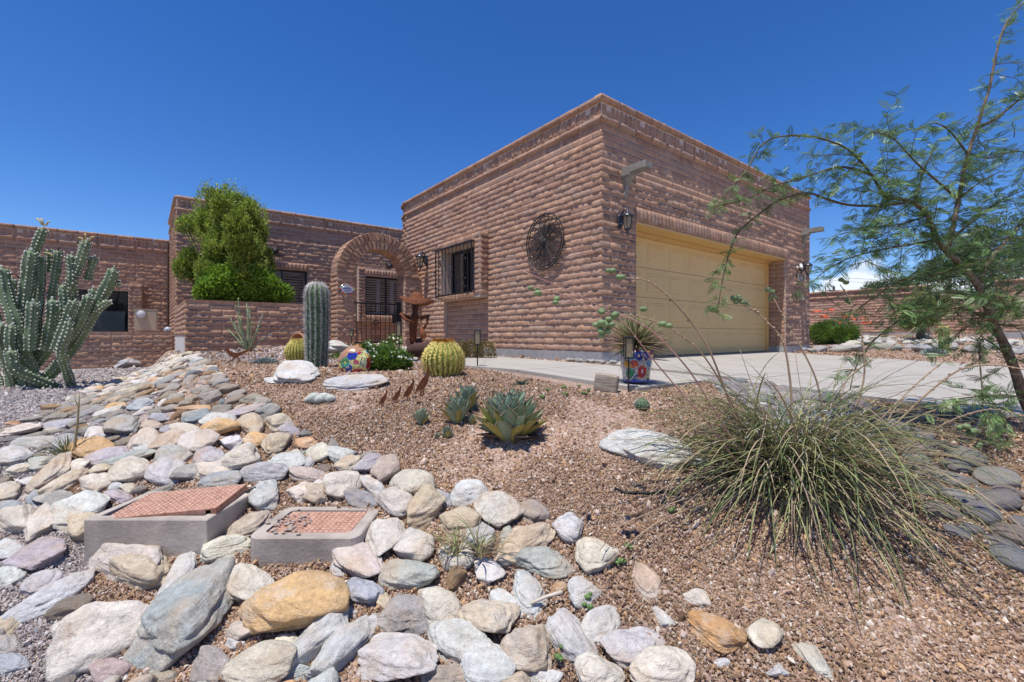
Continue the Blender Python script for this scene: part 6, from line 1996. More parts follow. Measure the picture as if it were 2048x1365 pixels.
# orange flowers along the foot of the arch pier
x3 = (690 - HX) / F * 8.8; y3 = 8.8; z3 = gz(x3, y3); s_ = y3 / F
cl = [(dx * s_, 0, 3 * s_, 12 * s_, 8 * s_, 5 * s_) for dx in (-20, -5, 12, 28, 48)]
w3 = shrub("orange_flower_bed", "low orange flowering plants at the foot of the entry arch", "flowers", (x3, y3, z3), cl, 1600, 0.03, 0.012, leaf_mat("sparse_leaf", (0.14, 0.10, 0.04), (0.30, 0.24, 0.10), 0.7, 0.2), 0.6, False, 14)
flowers(w3, (x3, y3, z3), cl, 75, 0.020, simple("orange_petals", (0.75, 0.33, 0.08), 0.6), 6, 0.1, "blossoms", 4)
# grassy green patch in front of the striped boulder
x, y, z = hit(690, 718); s_ = y / F
b_ = np.random.default_rng(6); n = 900
C = np.stack([x + b_.normal(0, 15 * s_, n), y + b_.normal(0, .06, n), np.full(n, z)], 1); D = np.stack([b_.normal(0, .5, n), b_.normal(0, .5, n), np.ones(n)], 1)
V, Fq = leaf_quads(C, D, unit(n, b_), b_.uniform(.05, .13, n), np.full(n, .009))
o = foliage("ground_cover_plant", V, Fq, np.repeat(b_.random(n), 4), ML_FRESH, None, (x, y, z)); setp(o, "low grassy green plant in front of the striped pale boulder", "plant")
# silver tuft and other little succulents
def tuft(name, label, cat, px_, py_, rpx, n, L, W_, mat, seed, yy=None, spread=1.0):
    x, y, z = hit(px_, py_)
    if yy: y = yy; x = (px_ - HX) / F * y; z = gz(x, y)
    s_ = y / F; r = np.random.default_rng(seed)
    C = np.stack([x + r.normal(0, rpx * s_ * .35, n), y + r.normal(0, rpx * s_ * .3, n), np.full(n, z)], 1)
    D = np.stack([(C[:, 0] - x) / (rpx * s_) * spread + r.normal(0, .35, n), (C[:, 1] - y) / (rpx * s_) * spread + r.normal(0, .35, n), np.full(n, .8)], 1)
    V, Fq = leaf_quads(C, D, unit(n, r), L * r.uniform(.6, 1.2, n), np.full(n, W_))
    o = foliage(name, V, Fq, np.repeat(r.random(n), 4), mat, None, (x, y, z)); return setp(o, label, cat)
ML_SILV = leaf_mat("silver_leaf", (0.20, 0.25, 0.22), (0.42, 0.48, 0.45), 0.7, 0.1)
tuft("silver_tuft", "low silvery tuft right of the roadrunner cutout", "plant", 530, 722, 18, 420, 0.10, 0.014, ML_SILV, 4, 6.0, 1.6)
ML_AG = leaf_mat("small_agave_leaf", (0.07, 0.12, 0.08), (0.16, 0.24, 0.17), 0.5, 0.05)
tuft("small_agave", "tiny dark spiky agave between the big agave and the walkway", "agave", 1045, 772, 7, 45, 0.065, 0.016, ML_AG, 7, None, 2.5)
tuft("weed", "small grassy weed among cobbles left of the dry stalk", "weed", 140, 912, 18, 60, 0.16, 0.006, leaf_mat("weed_leaf", (0.16, 0.18, 0.06), (0.36, 0.36, 0.16), 0.7, 0.2), 9, None, 1.2)
# dry stalk among cobbles
b = MB(); p0 = hit(150, 915); b.tube([(p0[0], p0[1], p0[2]), P3(150, 890, p0[1]), P3(155, 850, p0[1]), P3(157, 815, p0[1]), P3(159, 786, p0[1])], [.011, .008, .007, .006, .003], 6)
b.tube([P3(157, 815, p0[1]), P3(151, 802, p0[1]), P3(149, 790, p0[1])], [.004, .003, .002], 5); b.tube([P3(154, 860, p0[1]), P3(160, 850, p0[1])], [.004, .002], 5)
b.tube([(p0[0] - .02, p0[1], p0[2] + .02), P3(140, 900, p0[1]), P3(126, 890, p0[1])], [.008, .005, .003], 5)
o = b.obj("dry_stalk", simple("dry_stalk_bark", (0.30, 0.24, 0.13), 0.8), None, True, origin=p0); setp(o, "single thin dry upright stalk among the cobbles at left", "stalk")

# ------------------------------------------------------------------ ribbed cacti
def cactus_mat(name, a, b_, sc_=6.0):
    k = NT(name, 0.6, 0.3); po = k.pos()
    k.color(k.ramp(k.noise(po, sc_, 5, 0.6), [(0.3, a), (0.7, b_)])); k.bump(k.noise(po, 60, 3), 0.2, 0.004)
    return k.m
M_SAG = cactus_mat("saguaro_skin", (0.045, 0.085, 0.04), (0.10, 0.165, 0.075))
M_SPW = simple("grey_spines", (0.50, 0.48, 0.46), 0.7, 0.2, 0.15, 30)
M_SPY = simple("golden_spines", (0.82, 0.68, 0.22), 0.6, 0.3, 0.15, 30)
def spine_arrays(P, D, L, w):
    """thin three sided spines: base P, direction D"""
    n = len(P); D = D / np.linalg.norm(D, axis=1)[:, None]
    a = np.cross(D, np.tile([0.3, 0.2, 0.9], (n, 1))); a /= np.linalg.norm(a, axis=1)[:, None] + 1e-9
    b = np.cross(D, a)
    L = np.asarray(L)[:, None]
    V = np.stack([P + a * w, P - a * w * .5 + b * w * .87, P - a * w * .5 - b * w * .87, P + D * L], 1).reshape(-1, 3)
    i = np.arange(n) * 4
    Fq = np.concatenate([np.stack([i, i + 1, i + 3], 1), np.stack([i + 1, i + 2, i + 3], 1), np.stack([i + 2, i, i + 3], 1)])
    return V, Fq
def column_cactus(name, label, base, H, R, ribs, mat, spmat, seed=1, sp_L=0.035, top_dense=True, n_per=5, step=0.035, tilt=0.0, prof=None, rib_depth=0.16, sp_w=0.0011, group=None):
    t = thing(name, label, "cactus", base, 0, group)
    r = np.random.default_rng(seed)
    nr = ribs * 6; zs = np.linspace(0, 1, 34)
    def rad(t_):
        if prof: return prof(t_)
        return (0.86 + 0.14 * math.sin(min(1, t_ * 1.4) * PI * .5)) * (1 if t_ < 0.86 else math.sqrt(max(0.0, 1 - ((t_ - 0.86) / 0.14) ** 2)))
    V = []
    for t_ in zs:
        rr = R * rad(t_) + 0.002
        for k_ in range(nr):
            a = 2*PI*k_/nr + 0.10 * math.sin(t_ * 3)
            w = 1 - rib_depth * (0.5 - 0.5 * math.cos(a * ribs)) ** 0.7 if False else 1 - rib_depth * abs(math.sin((a - 0.10*math.sin(t_*3)) * ribs / 2)) ** 0.8
            w *= 1 + 0.02 * math.sin(t_ * 23 + a * 2)
            V.append((rr * w * math.cos(a) + tilt * t_ * H, rr * w * math.sin(a), t_ * H))
    V = np.array(V) + np.array(base)
    Fc = [(i*nr+k_, i*nr+(k_+1)%nr, (i+1)*nr+(k_+1)%nr, (i+1)*nr+k_) for i in range(33) for k_ in range(nr)] + [tuple(33*nr + k_ for k_ in range(nr))]
    b = MB(); b.add(V, Fc); b.obj("stem", mat, t, True)
    P, D = [], []
    for k_ in range(ribs):
        z = 0.03
        while z < H * 1.0:
            t_ = min(z / H, 0.995); a = 2*PI*k_/ribs + 0.10*math.sin(t_*3)
            rr = R * rad(t_) * 1.0
            p = np.array([rr * math.cos(a) + tilt*t_*H, rr * math.sin(a), z]); nrm = np.array([math.cos(a), math.sin(a), 0.15 + (1.6 if t_ > .93 else 0)])
            for q in range(n_per):
                P.append(p); D.append(nrm * 0.7 + r.normal(0, .55, 3))
            z += step * (0.6 if t_ > .85 else 1)
    P = np.array(P) + np.array(base); D = np.array(D)
    V, Fq = spine_arrays(P, D, sp_L * r.uniform(.6, 1.2, len(P)), sp_w)
    o = foliage("spines", V, Fq, np.zeros(len(V)), spmat, t, base); o['kind'] = 'stuff'
    return t
x, y, z = hit(634, 737); s_ = y / F
column_cactus("saguaro", "single ribbed columnar saguaro with white spiny top before the planter wall", (x, y, z), (737 - 567) * s_, 21.5 * s_, 14, M_SAG, M_SPW, 2, 0.042, n_per=9, step=0.022, sp_w=0.0019)
x, y, z = hit(1888, 712, 30); s_ = y / F
column_cactus("columnar_cactus", "short columnar cactus on the gravel strip beyond the driveway", (x, y, z), 58 * s_, 8.5 * s_, 10, cactus_mat("far_cactus", (0.10, 0.13, 0.05), (0.20, 0.24, 0.10)), M_SPY, 3, 0.05, n_per=5, step=0.05, sp_w=0.002)
x, y, z = hit(1870, 712, 30)
tuft("round_cactus", "low grey-green round cactus at the foot of the far columnar cactus", "cactus", 1868, 712, 14, 500, 0.17, 0.03, ML_SILV, 21, None, 1.2)
# golden barrels
M_BAR = cactus_mat("barrel_skin", (0.15, 0.19, 0.03), (0.28, 0.32, 0.06), 8)
def barrel(label, px_, py_, rpx, hpx, seed, crown=True, yy=None, dense=1.0):
    x, y, z = hit(px_, py_)
    if yy: y = yy; x = (px_ - HX) / F * y; z = gz(x, y)
    s_ = y / F; R = rpx * s_ * 0.93; H = hpx * s_
    t = thing("golden_barrel_cactus", label, "cactus", (x, y, z), 0, "golden barrel cacti")
    ribs = 24; nr = ribs * 6; V = []; r = np.random.default_rng(seed)
    def rad(t_): return max(0.02, math.sin(PI * (0.16 + 0.80 * t_)) ** 0.62) if t_ < 0.97 else 0.30
    zs = np.linspace(0, 1, 24)
    for t_ in zs:
        rr = R * rad(t_); zz = H * (t_ if t_ < 0.95 else 0.95 - (t_ - .95) * 0.5)
        for k_ in range(nr):
            a = 2*PI*k_/nr; w = 1 - 0.13 * abs(math.sin(a * ribs / 2)) ** 0.8
            V.append((x + rr * w * math.cos(a), y + rr * w * math.sin(a), z + zz))
    b = MB(); b.add(V, [(i*nr+k_, i*nr+(k_+1)%nr, (i+1)*nr+(k_+1)%nr, (i+1)*nr+k_) for i in range(23) for k_ in range(nr)] + [tuple(23*nr + k_ for k_ in range(nr))]); b.obj("stem", M_BAR, t, True)
    P, D, L = [], [], []
    for k_ in range(ribs):
        a = 2*PI*k_/ribs
        for j in range(int(19 * dense)):
            t_ = 0.03 + 0.94 * j / (19 * dense)
            rr = R * rad(t_) * 1.0; p = np.array([x + rr * math.cos(a), y + rr * math.sin(a), z + H * t_])
            tz = (t_ - .42) * 1.9
            nrm = np.array([math.cos(a), math.sin(a), tz])
            tang = np.array([-math.sin(a), math.cos(a), 0])
            for q in range(12):
                P.append(p); sd = r.choice((-1, 1))
                D.append(nrm * 0.5 + tang * sd * r.uniform(.1, .9) + np.array([0, 0, r.normal(-.15, .45)])); L.append(R * r.uniform(.12, .22))
    P = np.array(P); D = np.array(D)
    V, Fq = spine_arrays(P, D, L, R * 0.014)
    o = foliage("spines", V, Fq, np.zeros(len(V)), M_SPY, t, (x, y, z)); o['kind'] = 'stuff'
    if crown:
        n = 700; a = r.uniform(0, 2*PI, n); rr = R * 0.50 * np.sqrt(r.random(n))
        P = np.stack([x + rr * np.cos(a), y + rr * np.sin(a), np.full(n, z + H * 0.955)], 1); D = np.stack([np.cos(a) * rr / R, np.sin(a) * rr / R, np.full(n, .75)], 1) + r.normal(0, .2, (n, 3))
        V, Fq = leaf_quads(P, D, unit(n, r), R * r.uniform(.14, .26, n), np.full(n, R * .045))
        o = foliage("crown", V, Fq, np.zeros(len(V)), simple("rusty_crown", (0.52, 0.24, 0.06), 0.8, 0.2, 0.4, 25) if crown == 1 else M_SPY, t, (x, y, z)); o['kind'] = 'stuff'
    return t
barrel("largest golden barrel cactus with a rusty brown crown, beside the walkway", 887, 752, 43, 70, 2, 1)
barrel("medium golden barrel cactus left of the saguaro with a clay pot behind", 595, 724, 24, 44, 3, 2)
barrel("golden barrel cactus mostly hidden behind the saguaro", 620, 712, 22, 42, 4, 2, 6.6)
# fuzzy white cactus
t = thing("fuzzy_cactus", "small fuzzy white cactus cluster on gravel right of the cobble slope", "cactus", hit(640, 806))
bx_, by_, bz_ = hit(640, 806)
for i, (dx, dy, rr) in enumerate(((-.045, 0, .052), (.03, .01, .050), (.085, 0, .040), (-.095, .01, .030), (.0, -.02, .038))):
    r = np.random.default_rng(i + 40)
    c = np.array([bx_ + dx, by_ + dy, bz_ + rr * .7])
    b = MB(); b.add(ICO[3][0] * rr * np.array([1, 1, .85]) + c, ICO[3][1]); b.obj("head", cactus_mat("fuzzy_skin", (0.25, 0.30, 0.25), (0.45, 0.50, 0.42)) if i == 0 else bpy.data.materials["fuzzy_skin"], t, True)
    d = unit(1500, r); d[:, 2] = np.abs(d[:, 2]) - 0.1
    V, Fq = spine_arrays(c + d * rr * np.array([1, 1, .85]), d + r.normal(0, .5, d.shape), r.uniform(.008, .02, len(d)), 0.0009)
    o = foliage("spines", V, Fq, np.zeros(len(V)), simple("white_hair", (0.72, 0.72, 0.68), 0.8) if i == 0 else bpy.data.materials["white_hair"], t, (bx_, by_, bz_)); o['kind'] = 'stuff'
x, y, z = hit(1284, 820); column_cactus("small_round_cactus", "small round spiny cactus on gravel between flowerpot and grassy clump", (x, y, z), .085, .055, 11, M_SAG, M_SPW, 8, .02, n_per=5, step=.014, sp_w=.0008, prof=lambda t_: max(.1, math.sin(PI * (.2 + .78 * t_)) ** .6))

# branching cactus at the left
M_MYR = cactus_mat("blue_green_cactus", (0.09, 0.14, 0.075), (0.21, 0.27, 0.14), 5)
M_ARE = simple("white_areoles", (0.56, 0.56, 0.48), 0.8, 0.2, 0.12, 30)
CX0, CYY = (40 - HX) / F * 7.0, 7.0
t = thing("branching_cactus", "huge many armed blue-green columnar cactus at the left edge", "cactus", (CX0, CYY, -0.8))
ARMS = [  # pixel polylines (scale of the photograph), depth offset, radius px
    ([(40, 770), (44, 700), (46, 640), (50, 590), (57, 535), (62, 500)], -.1, 12), ([(55, 770), (95, 700), (120, 640), (130, 600), (150, 545), (165, 515), (172, 480)], .15, 10),
    ([(60, 775), (110, 740), (150, 690), (190, 620), (205, 590), (222, 560), (228, 535)], -.05, 12), ([(30, 770), (10, 700), (-15, 640), (-20, 600)], 0, 13), ([(35, 770), (40, 690), (30, 640), (10, 590), (2, 535)], -.3, 13),
    ([(50, 770), (70, 690), (72, 640), (78, 580), (80, 520), (79, 512)], .1, 10), ([(62, 520), (72, 495), (80, 475), (88, 455)], .0, 9), ([(150, 550), (162, 520), (172, 490), (176, 480)], .1, 9),
    ([(100, 680), (104, 640), (102, 600), (110, 555), (116, 510), (118, 500)], .2, 8), ([(90, 700), (100, 655), (105, 610), (104, 598)], -.2, 10), ([(120, 690), (150, 660), (165, 630), (176, 600), (178, 590)], -.2, 11),
    ([(110, 700), (130, 650), (145, 610), (150, 602)], -.35, 10), ([(60, 700), (62, 650), (66, 610), (66, 603)], -.4, 11), ([(40, 740), (20, 700), (22, 660), (24, 650)], -.4, 10), ([(50, 760), (25, 740), (22, 710), (20, 700)], -.5, 11),
    ([(165, 640), (185, 600), (186, 575)], .1, 8), ([(195, 620), (212, 606), (220, 603)], -.1, 7), ([(225, 560), (236, 570), (238, 566)], .1, 7), ([(150, 610), (145, 560), (142, 520), (144, 508)], .3, 8),
    ([(175, 560), (180, 540), (187, 520), (188, 514)], .25, 8), ([(130, 620), (128, 590), (126, 568)], .1, 9), ([(30, 640), (24, 590), (22, 565), (22, 556)], .2, 9), ([(48, 600), (52, 560), (50, 530), (52, 522)], .2, 8), ([(65, 520), (62, 505), (63, 496)], .2, 9),
    ([(-10, 720), (-2, 680), (4, 650), (5, 648)], -.3, 9), ([(10, 775), (-20, 730), (-40, 660), (-50, 600), (-48, 560)], .1, 12), ([(85, 740), (120, 700), (135, 665), (140, 640)], -.45, 9), ([(100, 500), (98, 540), (96, 545)], .25, 7), ([(140, 515), (143, 550), (141, 575)], .05, 8)]
nA = 0
P_, D_ = [], []
for pts, dy, rp in ARMS:
    yy = CYY + dy; s_ = yy / F
    Pw = [P3(p_, q_, yy) for p_, q_ in pts]
    if len(Pw) > 3 and pts[0][1] > 700: Pw[0] = Vector((Pw[0].x, CYY, gz(Pw[0].x, CYY) - 0.03)); 
    # resample
    dense = []
    for a, c in zip(Pw[:-1], Pw[1:]):
        m = max(2, int((c - a).length / 0.05))
        for i in range(m): dense.append(a.lerp(c, i / m))
    dense.append(Pw[-1])
    for _ in range(3): dense = [dense[0]] + [(dense[i-1] + dense[i] * 2 + dense[i+1]) / 4 for i in range(1, len(dense) - 1)] + [dense[-1]]
    R = rp * s_ * 0.90; m = len(dense); ribs = 7; nr = ribs * 4
    V = []; up = Vector((0, -1, 0))
    for i, p in enumerate(dense):
        tg = (dense[min(i+1, m-1)] - dense[max(i-1, 0)]).normalized()
        X = tg.cross(up).normalized(); Yv = X.cross(tg) * -1
        tt = i / (m - 1); L_end = (m - 1 - i) * 0.05
        rr = R * (math.sqrt(max(0.0, 1 - (1 - min(1, L_end / R)) ** 2)) if L_end < R else 1) * (1 + 0.07 * math.sin(i * 0.9 + rp))
        rr = max(rr, 0.006)
        for k_ in range(nr):
            a = 2*PI*k_/nr; w = 1 - 0.22 * abs(math.sin(a * ribs / 2))
            V.append(tuple(p + (X * math.cos(a) + Yv * math.sin(a)) * rr * w))
        if i % 1 == 0:
            for k_ in range(ribs):
                a = 2*PI*k_/ribs; o_ = (X * math.cos(a) + Yv * math.sin(a))
                P_.append(p + o_ * (rr * 0.99) + tg * 0.02 * (k_ % 2)); D_.append(o_)
    b = MB(); b.add(V, [(i*nr+k_, i*nr+(k_+1)%nr, (i+1)*nr+(k_+1)%nr, (i+1)*nr+k_) for i in range(m-1) for k_ in range(nr)] + [tuple((m-1)*nr + k_ for k_ in range(nr))])
    fixn(b.obj("arm", M_MYR, t, True))
b = MB(); V8 = np.array([(1,0,0),(-1,0,0),(0,1,0),(0,-1,0),(0,0,1),(0,0,-1)], float); F8 = [(0,2,4),(2,1,4),(1,3,4),(3,0,4),(2,0,5),(1,2,5),(3,1,5),(0,3,5)]
for p, d in zip(P_, D_):
    if random.random() < 0.12: continue
    b.add(V8 * random.uniform(.009, .019) + np.array(p), F8)
o = b.obj("areoles", M_ARE, t); o['kind'] = 'stuff'
M_FRU = simple("dried_fruit", (0.50, 0.40, 0.16), 0.7)
for (p_, q_, dx, dz_3) in ((88, 452, -6, 14), (92, 452, 6, 8), (84, 450, -10, 12), (172, 480, -2, 12), (178, 482, 10, 8), (168, 482, -10, 6), (106, 512, -18, 6), (116, 502, 4, 6), (40, 556, -20, 8), (228, 568, 12, 4)):
    b = MB(); a = P3(p_, q_, 7.0); c = P3(p_ + dx, q_ - dz_3, 7.0); b.tube([a, a.lerp(c, .5) + Vector((0, 0, .02)), c], [.012, .010, .016], 6); b.obj("dried_flower", M_FRU if dx % 4 else M_RUST2, t, True)
# pencil-stemmed plant before the planter wall
x, y, z = hit(497, 706); y = 7.6; x = (497 - HX) / F * y; z = gz(x, y); s_ = y / F
t = thing("ocotillo", "spiny many stemmed young ocotillo against the planter wall", "ocotillo", (x, y, z))
M_OC = simple("ocotillo_bark", (0.30, 0.34, 0.20), 0.8, 0.2, 0.25, 30); rr_ = np.random.default_rng(12)
for (dx, dz_4, bend) in ((-38, 72, 6), (-28, 95, 10), (-16, 108, 8), (-10, 100, -4), (-4, 92, 4), (2, 85, -3), (8, 62, 3), (26, 76, 6), (34, 50, 2), (-40, 45, 4), (-22, 60, -4), (14, 92 - 30, 4), (38, 38, 0), (-8, 70, 3)):
    tip = Vector((x + dx * s_, y + rr_.normal(0, .15), z + dz_4 * s_)); mid = Vector((x, y, z)).lerp(tip, .5) + Vector((-bend * s_ * .6 * (1 if dx < 0 else -1), 0, 4 * s_))
    b = MB(); pts = [Vector((x + rr_.normal(0, .02), y, z)), Vector((x, y, z)).lerp(mid, .5), mid, mid.lerp(tip, .5), tip]; b.tube(pts, [.015, .013, .011, .009, .005], 6)
    st = b.obj("stem", M_OC, t, True)
    P = [];  D = []
    for a, c in zip(pts[:-1], pts[1:]):
        for q in range(14): P.append(a.lerp(c, rr_.random())); D.append(Vector(unit(1, rr_)[0]) + (c - a).normalized() * .5)
    P = np.array([tuple(p) for p in P]); D = np.array([tuple(d) for d in D])
    V, Fq = leaf_quads(P, D, unit(len(P), rr_), rr_.uniform(.02, .045, len(P)), np.full(len(P), .012))
    o = foliage("leaves", V, Fq, np.repeat(rr_.random(len(P)), 4), ML_SILV if rr_.random() < .35 else ML_FRESH, t, (x, y, z)); o['kind'] = 'stuff'

# ------------------------------------------------------------------ agaves
def agave_mat():
    k = NT("agave_skin", 0.55, 0.3); po = k.pos(); oc = k.coord('Object')
    sx = k.n("ShaderNodeSeparateXYZ"); k.L(oc, sx.inputs[0])
    base = k.mix(k.ocol(), (0, 0, 0), (0, 0, 0)) if False else k.ocol()
    im = k.ramp(k.noise(k.map(oc, (3, 3, 1)), 9, 4), [(0.3, 0.78), (0.7, 1.18)])
    c = k.mix(1.0, base, im, 'MULTIPLY')
    k.color(c); k.bump(k.noise(oc, 40, 3), 0.15, 0.003)
    return k.m
M_AGV = agave_mat()
M_TOOTH = simple("agave_teeth", (0.52, 0.40, 0.26), 0.6)
def agave_leaf_mesh(wide=0.34, cup=0.35):
    """unit length leaf along +z, inner face towards +y"""
    nz_, nx_ = 14, 6; V = []; outl = []
    for j in range(nz_ + 1):
        t_ = j / nz_
        w = wide * (0.55 + 0.45 * math.sin(min(1, t_ / 0.5) * PI / 2)) * (1 if t_ < .5 else (1 - ((t_ - .5) / .5) ** 1.7)) / 1.0
        w = max(w, 0.006)
        thick = 0.055 * (1 - t_) + 0.008
        bendy = 0.10 * t_ ** 2
        for side in (1, -1):
            for i in range(nx_ + 1):
                u_ = i / nx_ * 2 - 1
                yy = cup * w * (u_ * u_) * 0.9 - (thick * (1 - u_ * u_) if side < 0 else 0) + bendy - 0.02 * t_
                V.append((u_ * w / 2, yy, t_))
        outl.append(w)
    m = (nx_ + 1) * 2; Fc = []; mi = []
    for j in range(nz_):
        for s2 in (0, 1):
            for i in range(nx_):
                a = j*m + s2*(nx_+1) + i; Fc.append((a, a+1, a+m+1, a+m) if s2 == 0 else (a+1, a, a+m, a+m+1))
        Fc.append((j*m, j*m + m, j*m + m + nx_+1, j*m + nx_+1)); Fc.append((j*m + nx_, j*m + 2*nx_+1, j*m + m + 2*nx_+1, j*m + m + nx_))
    b = MB(); b.add(V, Fc, 0)
    for j in range(2, nz_ * 2 - 2):
        t_ = j / (nz_ * 2); w = np.interp(t_ * nz_, range(nz_ + 1), outl); w2 = np.interp(t_ * nz_ + .35, range(nz_ + 1), outl)
        for sd in (-1, 1):
            yb = cup * w * .9 + .10 * t_ * t_ - .02 * t_
            b.add([(sd * w/2 * .985, yb, t_ - .012), (sd * (w/2 * .985), yb, t_ + .014), (sd * (w/2 + .020), yb + .004, t_ + .004), (sd * w/2 * .97, yb - .012, t_)], [(0,1,2),(0,2,3),(1,3,2)], 1)
    b.tube([(0, .095 - .02, .985), (0, .10, 1.06)], [.012, .001], 5, mi=1)
    return b.mesh("agave_leaf", [M_AGV, M_TOOTH], True)
AG_MESH = [agave_leaf_mesh(0.36, .35), agave_leaf_mesh(0.42, .30), agave_leaf_mesh(0.32, .42)]
def agave(label, px_, py_, rpx, n, seed, yellow=0.3, upright=0.3, dead=False, yy=None, lift=0.0, green=(0.26, 0.35, 0.225)):
    x, y, z = hit(px_, py_)
    s_ = y / F; R = rpx * s_; r = np.random.default_rng(seed)
    t = thing("agave", label, "agave", (x, y, z), 0, "agaves")
    for i in range(n):
        f = i / (n - 1)     # 0 centre, 1 outside
        tilt = math.radians(6 + (72 - 45 * upright) * f ** 0.9) + r.normal(0, .04)
        az = i * 2.39996 + r.normal(0, .08)
        L = R * (0.78 + 0.42 * math.sin(PI * min(1, f + .15) * .8)) * (1.12 - .25 * f) * r.uniform(.93, 1.07)
        M = Matrix.Translation((math.cos(az) * R * .12 * f, math.sin(az) * R * .12 * f, lift + R * .05 * (1 - f))) @ Matrix.Rotation(az - PI/2, 4, 'Z') @ Matrix.Rotation(-tilt, 4, 'X') @ Matrix.Rotation(PI, 4, 'Z') @ Matrix.Diagonal((L * 1.12, L, L, 1))
        o = local_obj("leaf", AG_MESH[i % 3], t, M)
        g = np.array(green) * r.uniform(.8, 1.25)
        if f > 0.62 and r.random() < yellow: g = np.array((0.36, 0.33, 0.09)) * r.uniform(.8, 1.15)
        elif f > 0.5 and r.random() < yellow: g = g * .5 + np.array((0.22, 0.22, 0.07)) * .5
        o.color = (*g, 1)
    if dead:
        for i in range(14):
            az = r.uniform(0, 2*PI); L = R * r.uniform(.7, 1.0)
            M = Matrix.Translation((0, 0, .012)) @ Matrix.Rotation(az - PI/2, 4, 'Z') @ Matrix.Rotation(-math.radians(r.uniform(78, 92)), 4, 'X') @ Matrix.Rotation(PI, 4, 'Z') @ Matrix.Diagonal((L * .7, L * .6, L, 1))
            o = local_obj("dead_leaf", AG_MESH[0], t, M); o.color = (*(np.array((0.16, 0.13, 0.11)) * r.uniform(.5, 1.2)), 1)
    return t
agave("largest round agave with yellowing lower leaves in the middle of the gravel", 1021, 880, 80, 60, 1, .45, .30, True)
agave("tall blue-green agave at the back right of the agave pair", 935, 822, 42, 26, 2, .15, .75, False)
agave("blue-green agave at the front left of the agave pair", 915, 846, 44, 26, 3, .35, .7, False)
agave("small compact agave standing alone at the left of the agave group", 843, 850, 27, 20, 4, .1, .7)
agave("smallest agave pup in front of the agave pair", 894, 876, 20, 14, 5, .2, .6, green=(.22, .29, .2))
agave("tiny agave offset touching the left side of the smallest pup", 874, 877, 10, 9, 6, .1, .4, green=(.2, .28, .2))
agave("narrow agave offset between the front agave and the largest agave", 944, 850, 18, 9, 7, .1, .85, green=(.22, .29, .2))

# ------------------------------------------------------------------ low creeping plants
M_PAD = leaf_mat("fresh_pad", (0.16, 0.26, 0.08), (0.30, 0.42, 0.16), 0.6, 0.25)
def creeper(label, pts, seed, n=4):
    """pods or seedlings scattered at pixel spots"""
    r = np.random.default_rng(seed); b = MB(); p0 = hit(*pts[0])
    for p_, q_ in pts:
        x, y, z = hit(p_, q_)
        for k_ in range(n):
            a = r.uniform(0, 2*PI); rr = r.uniform(.006, .02)
            c = np.array([x + math.cos(a) * rr, y + math.sin(a) * rr, z + .018 + r.uniform(0, .015)])
            b.add(ICO[2][0] * np.array([.013, .010, .009]) * r.uniform(.7, 1.2) + c, ICO[2][1])
    o = b.obj("creeping_plant", M_PAD, None, True, origin=p0); setp(o, label, "plant"); return o
creeper("pale green creeping plant on the gravel left of the wood block", [(1085, 800), (1095, 786), (1128, 780), (1158, 778), (1175, 785)], 3)
creeper("small green seedlings on gravel beside the orange path stones", [(1130, 795), (1168, 792)], 4, 5)
creeper("green creeping sprigs between cobbles at the bottom centre", [(1120, 1302), (1127, 1335), (1178, 1200), (1178, 1222)], 5, 3)
creeper("lone green sprig below the black drip hose", [(1343, 1028)], 6, 3)
creeper("two green sprigs above the speckled cobbles", [(1258, 1103), (1238, 1135), (1225, 1130)], 7, 4)
creeper("pale green pods on the driveway edge beside the flowerpot", [(1335, 768), (1382, 765), (1405, 767)], 8, 5)

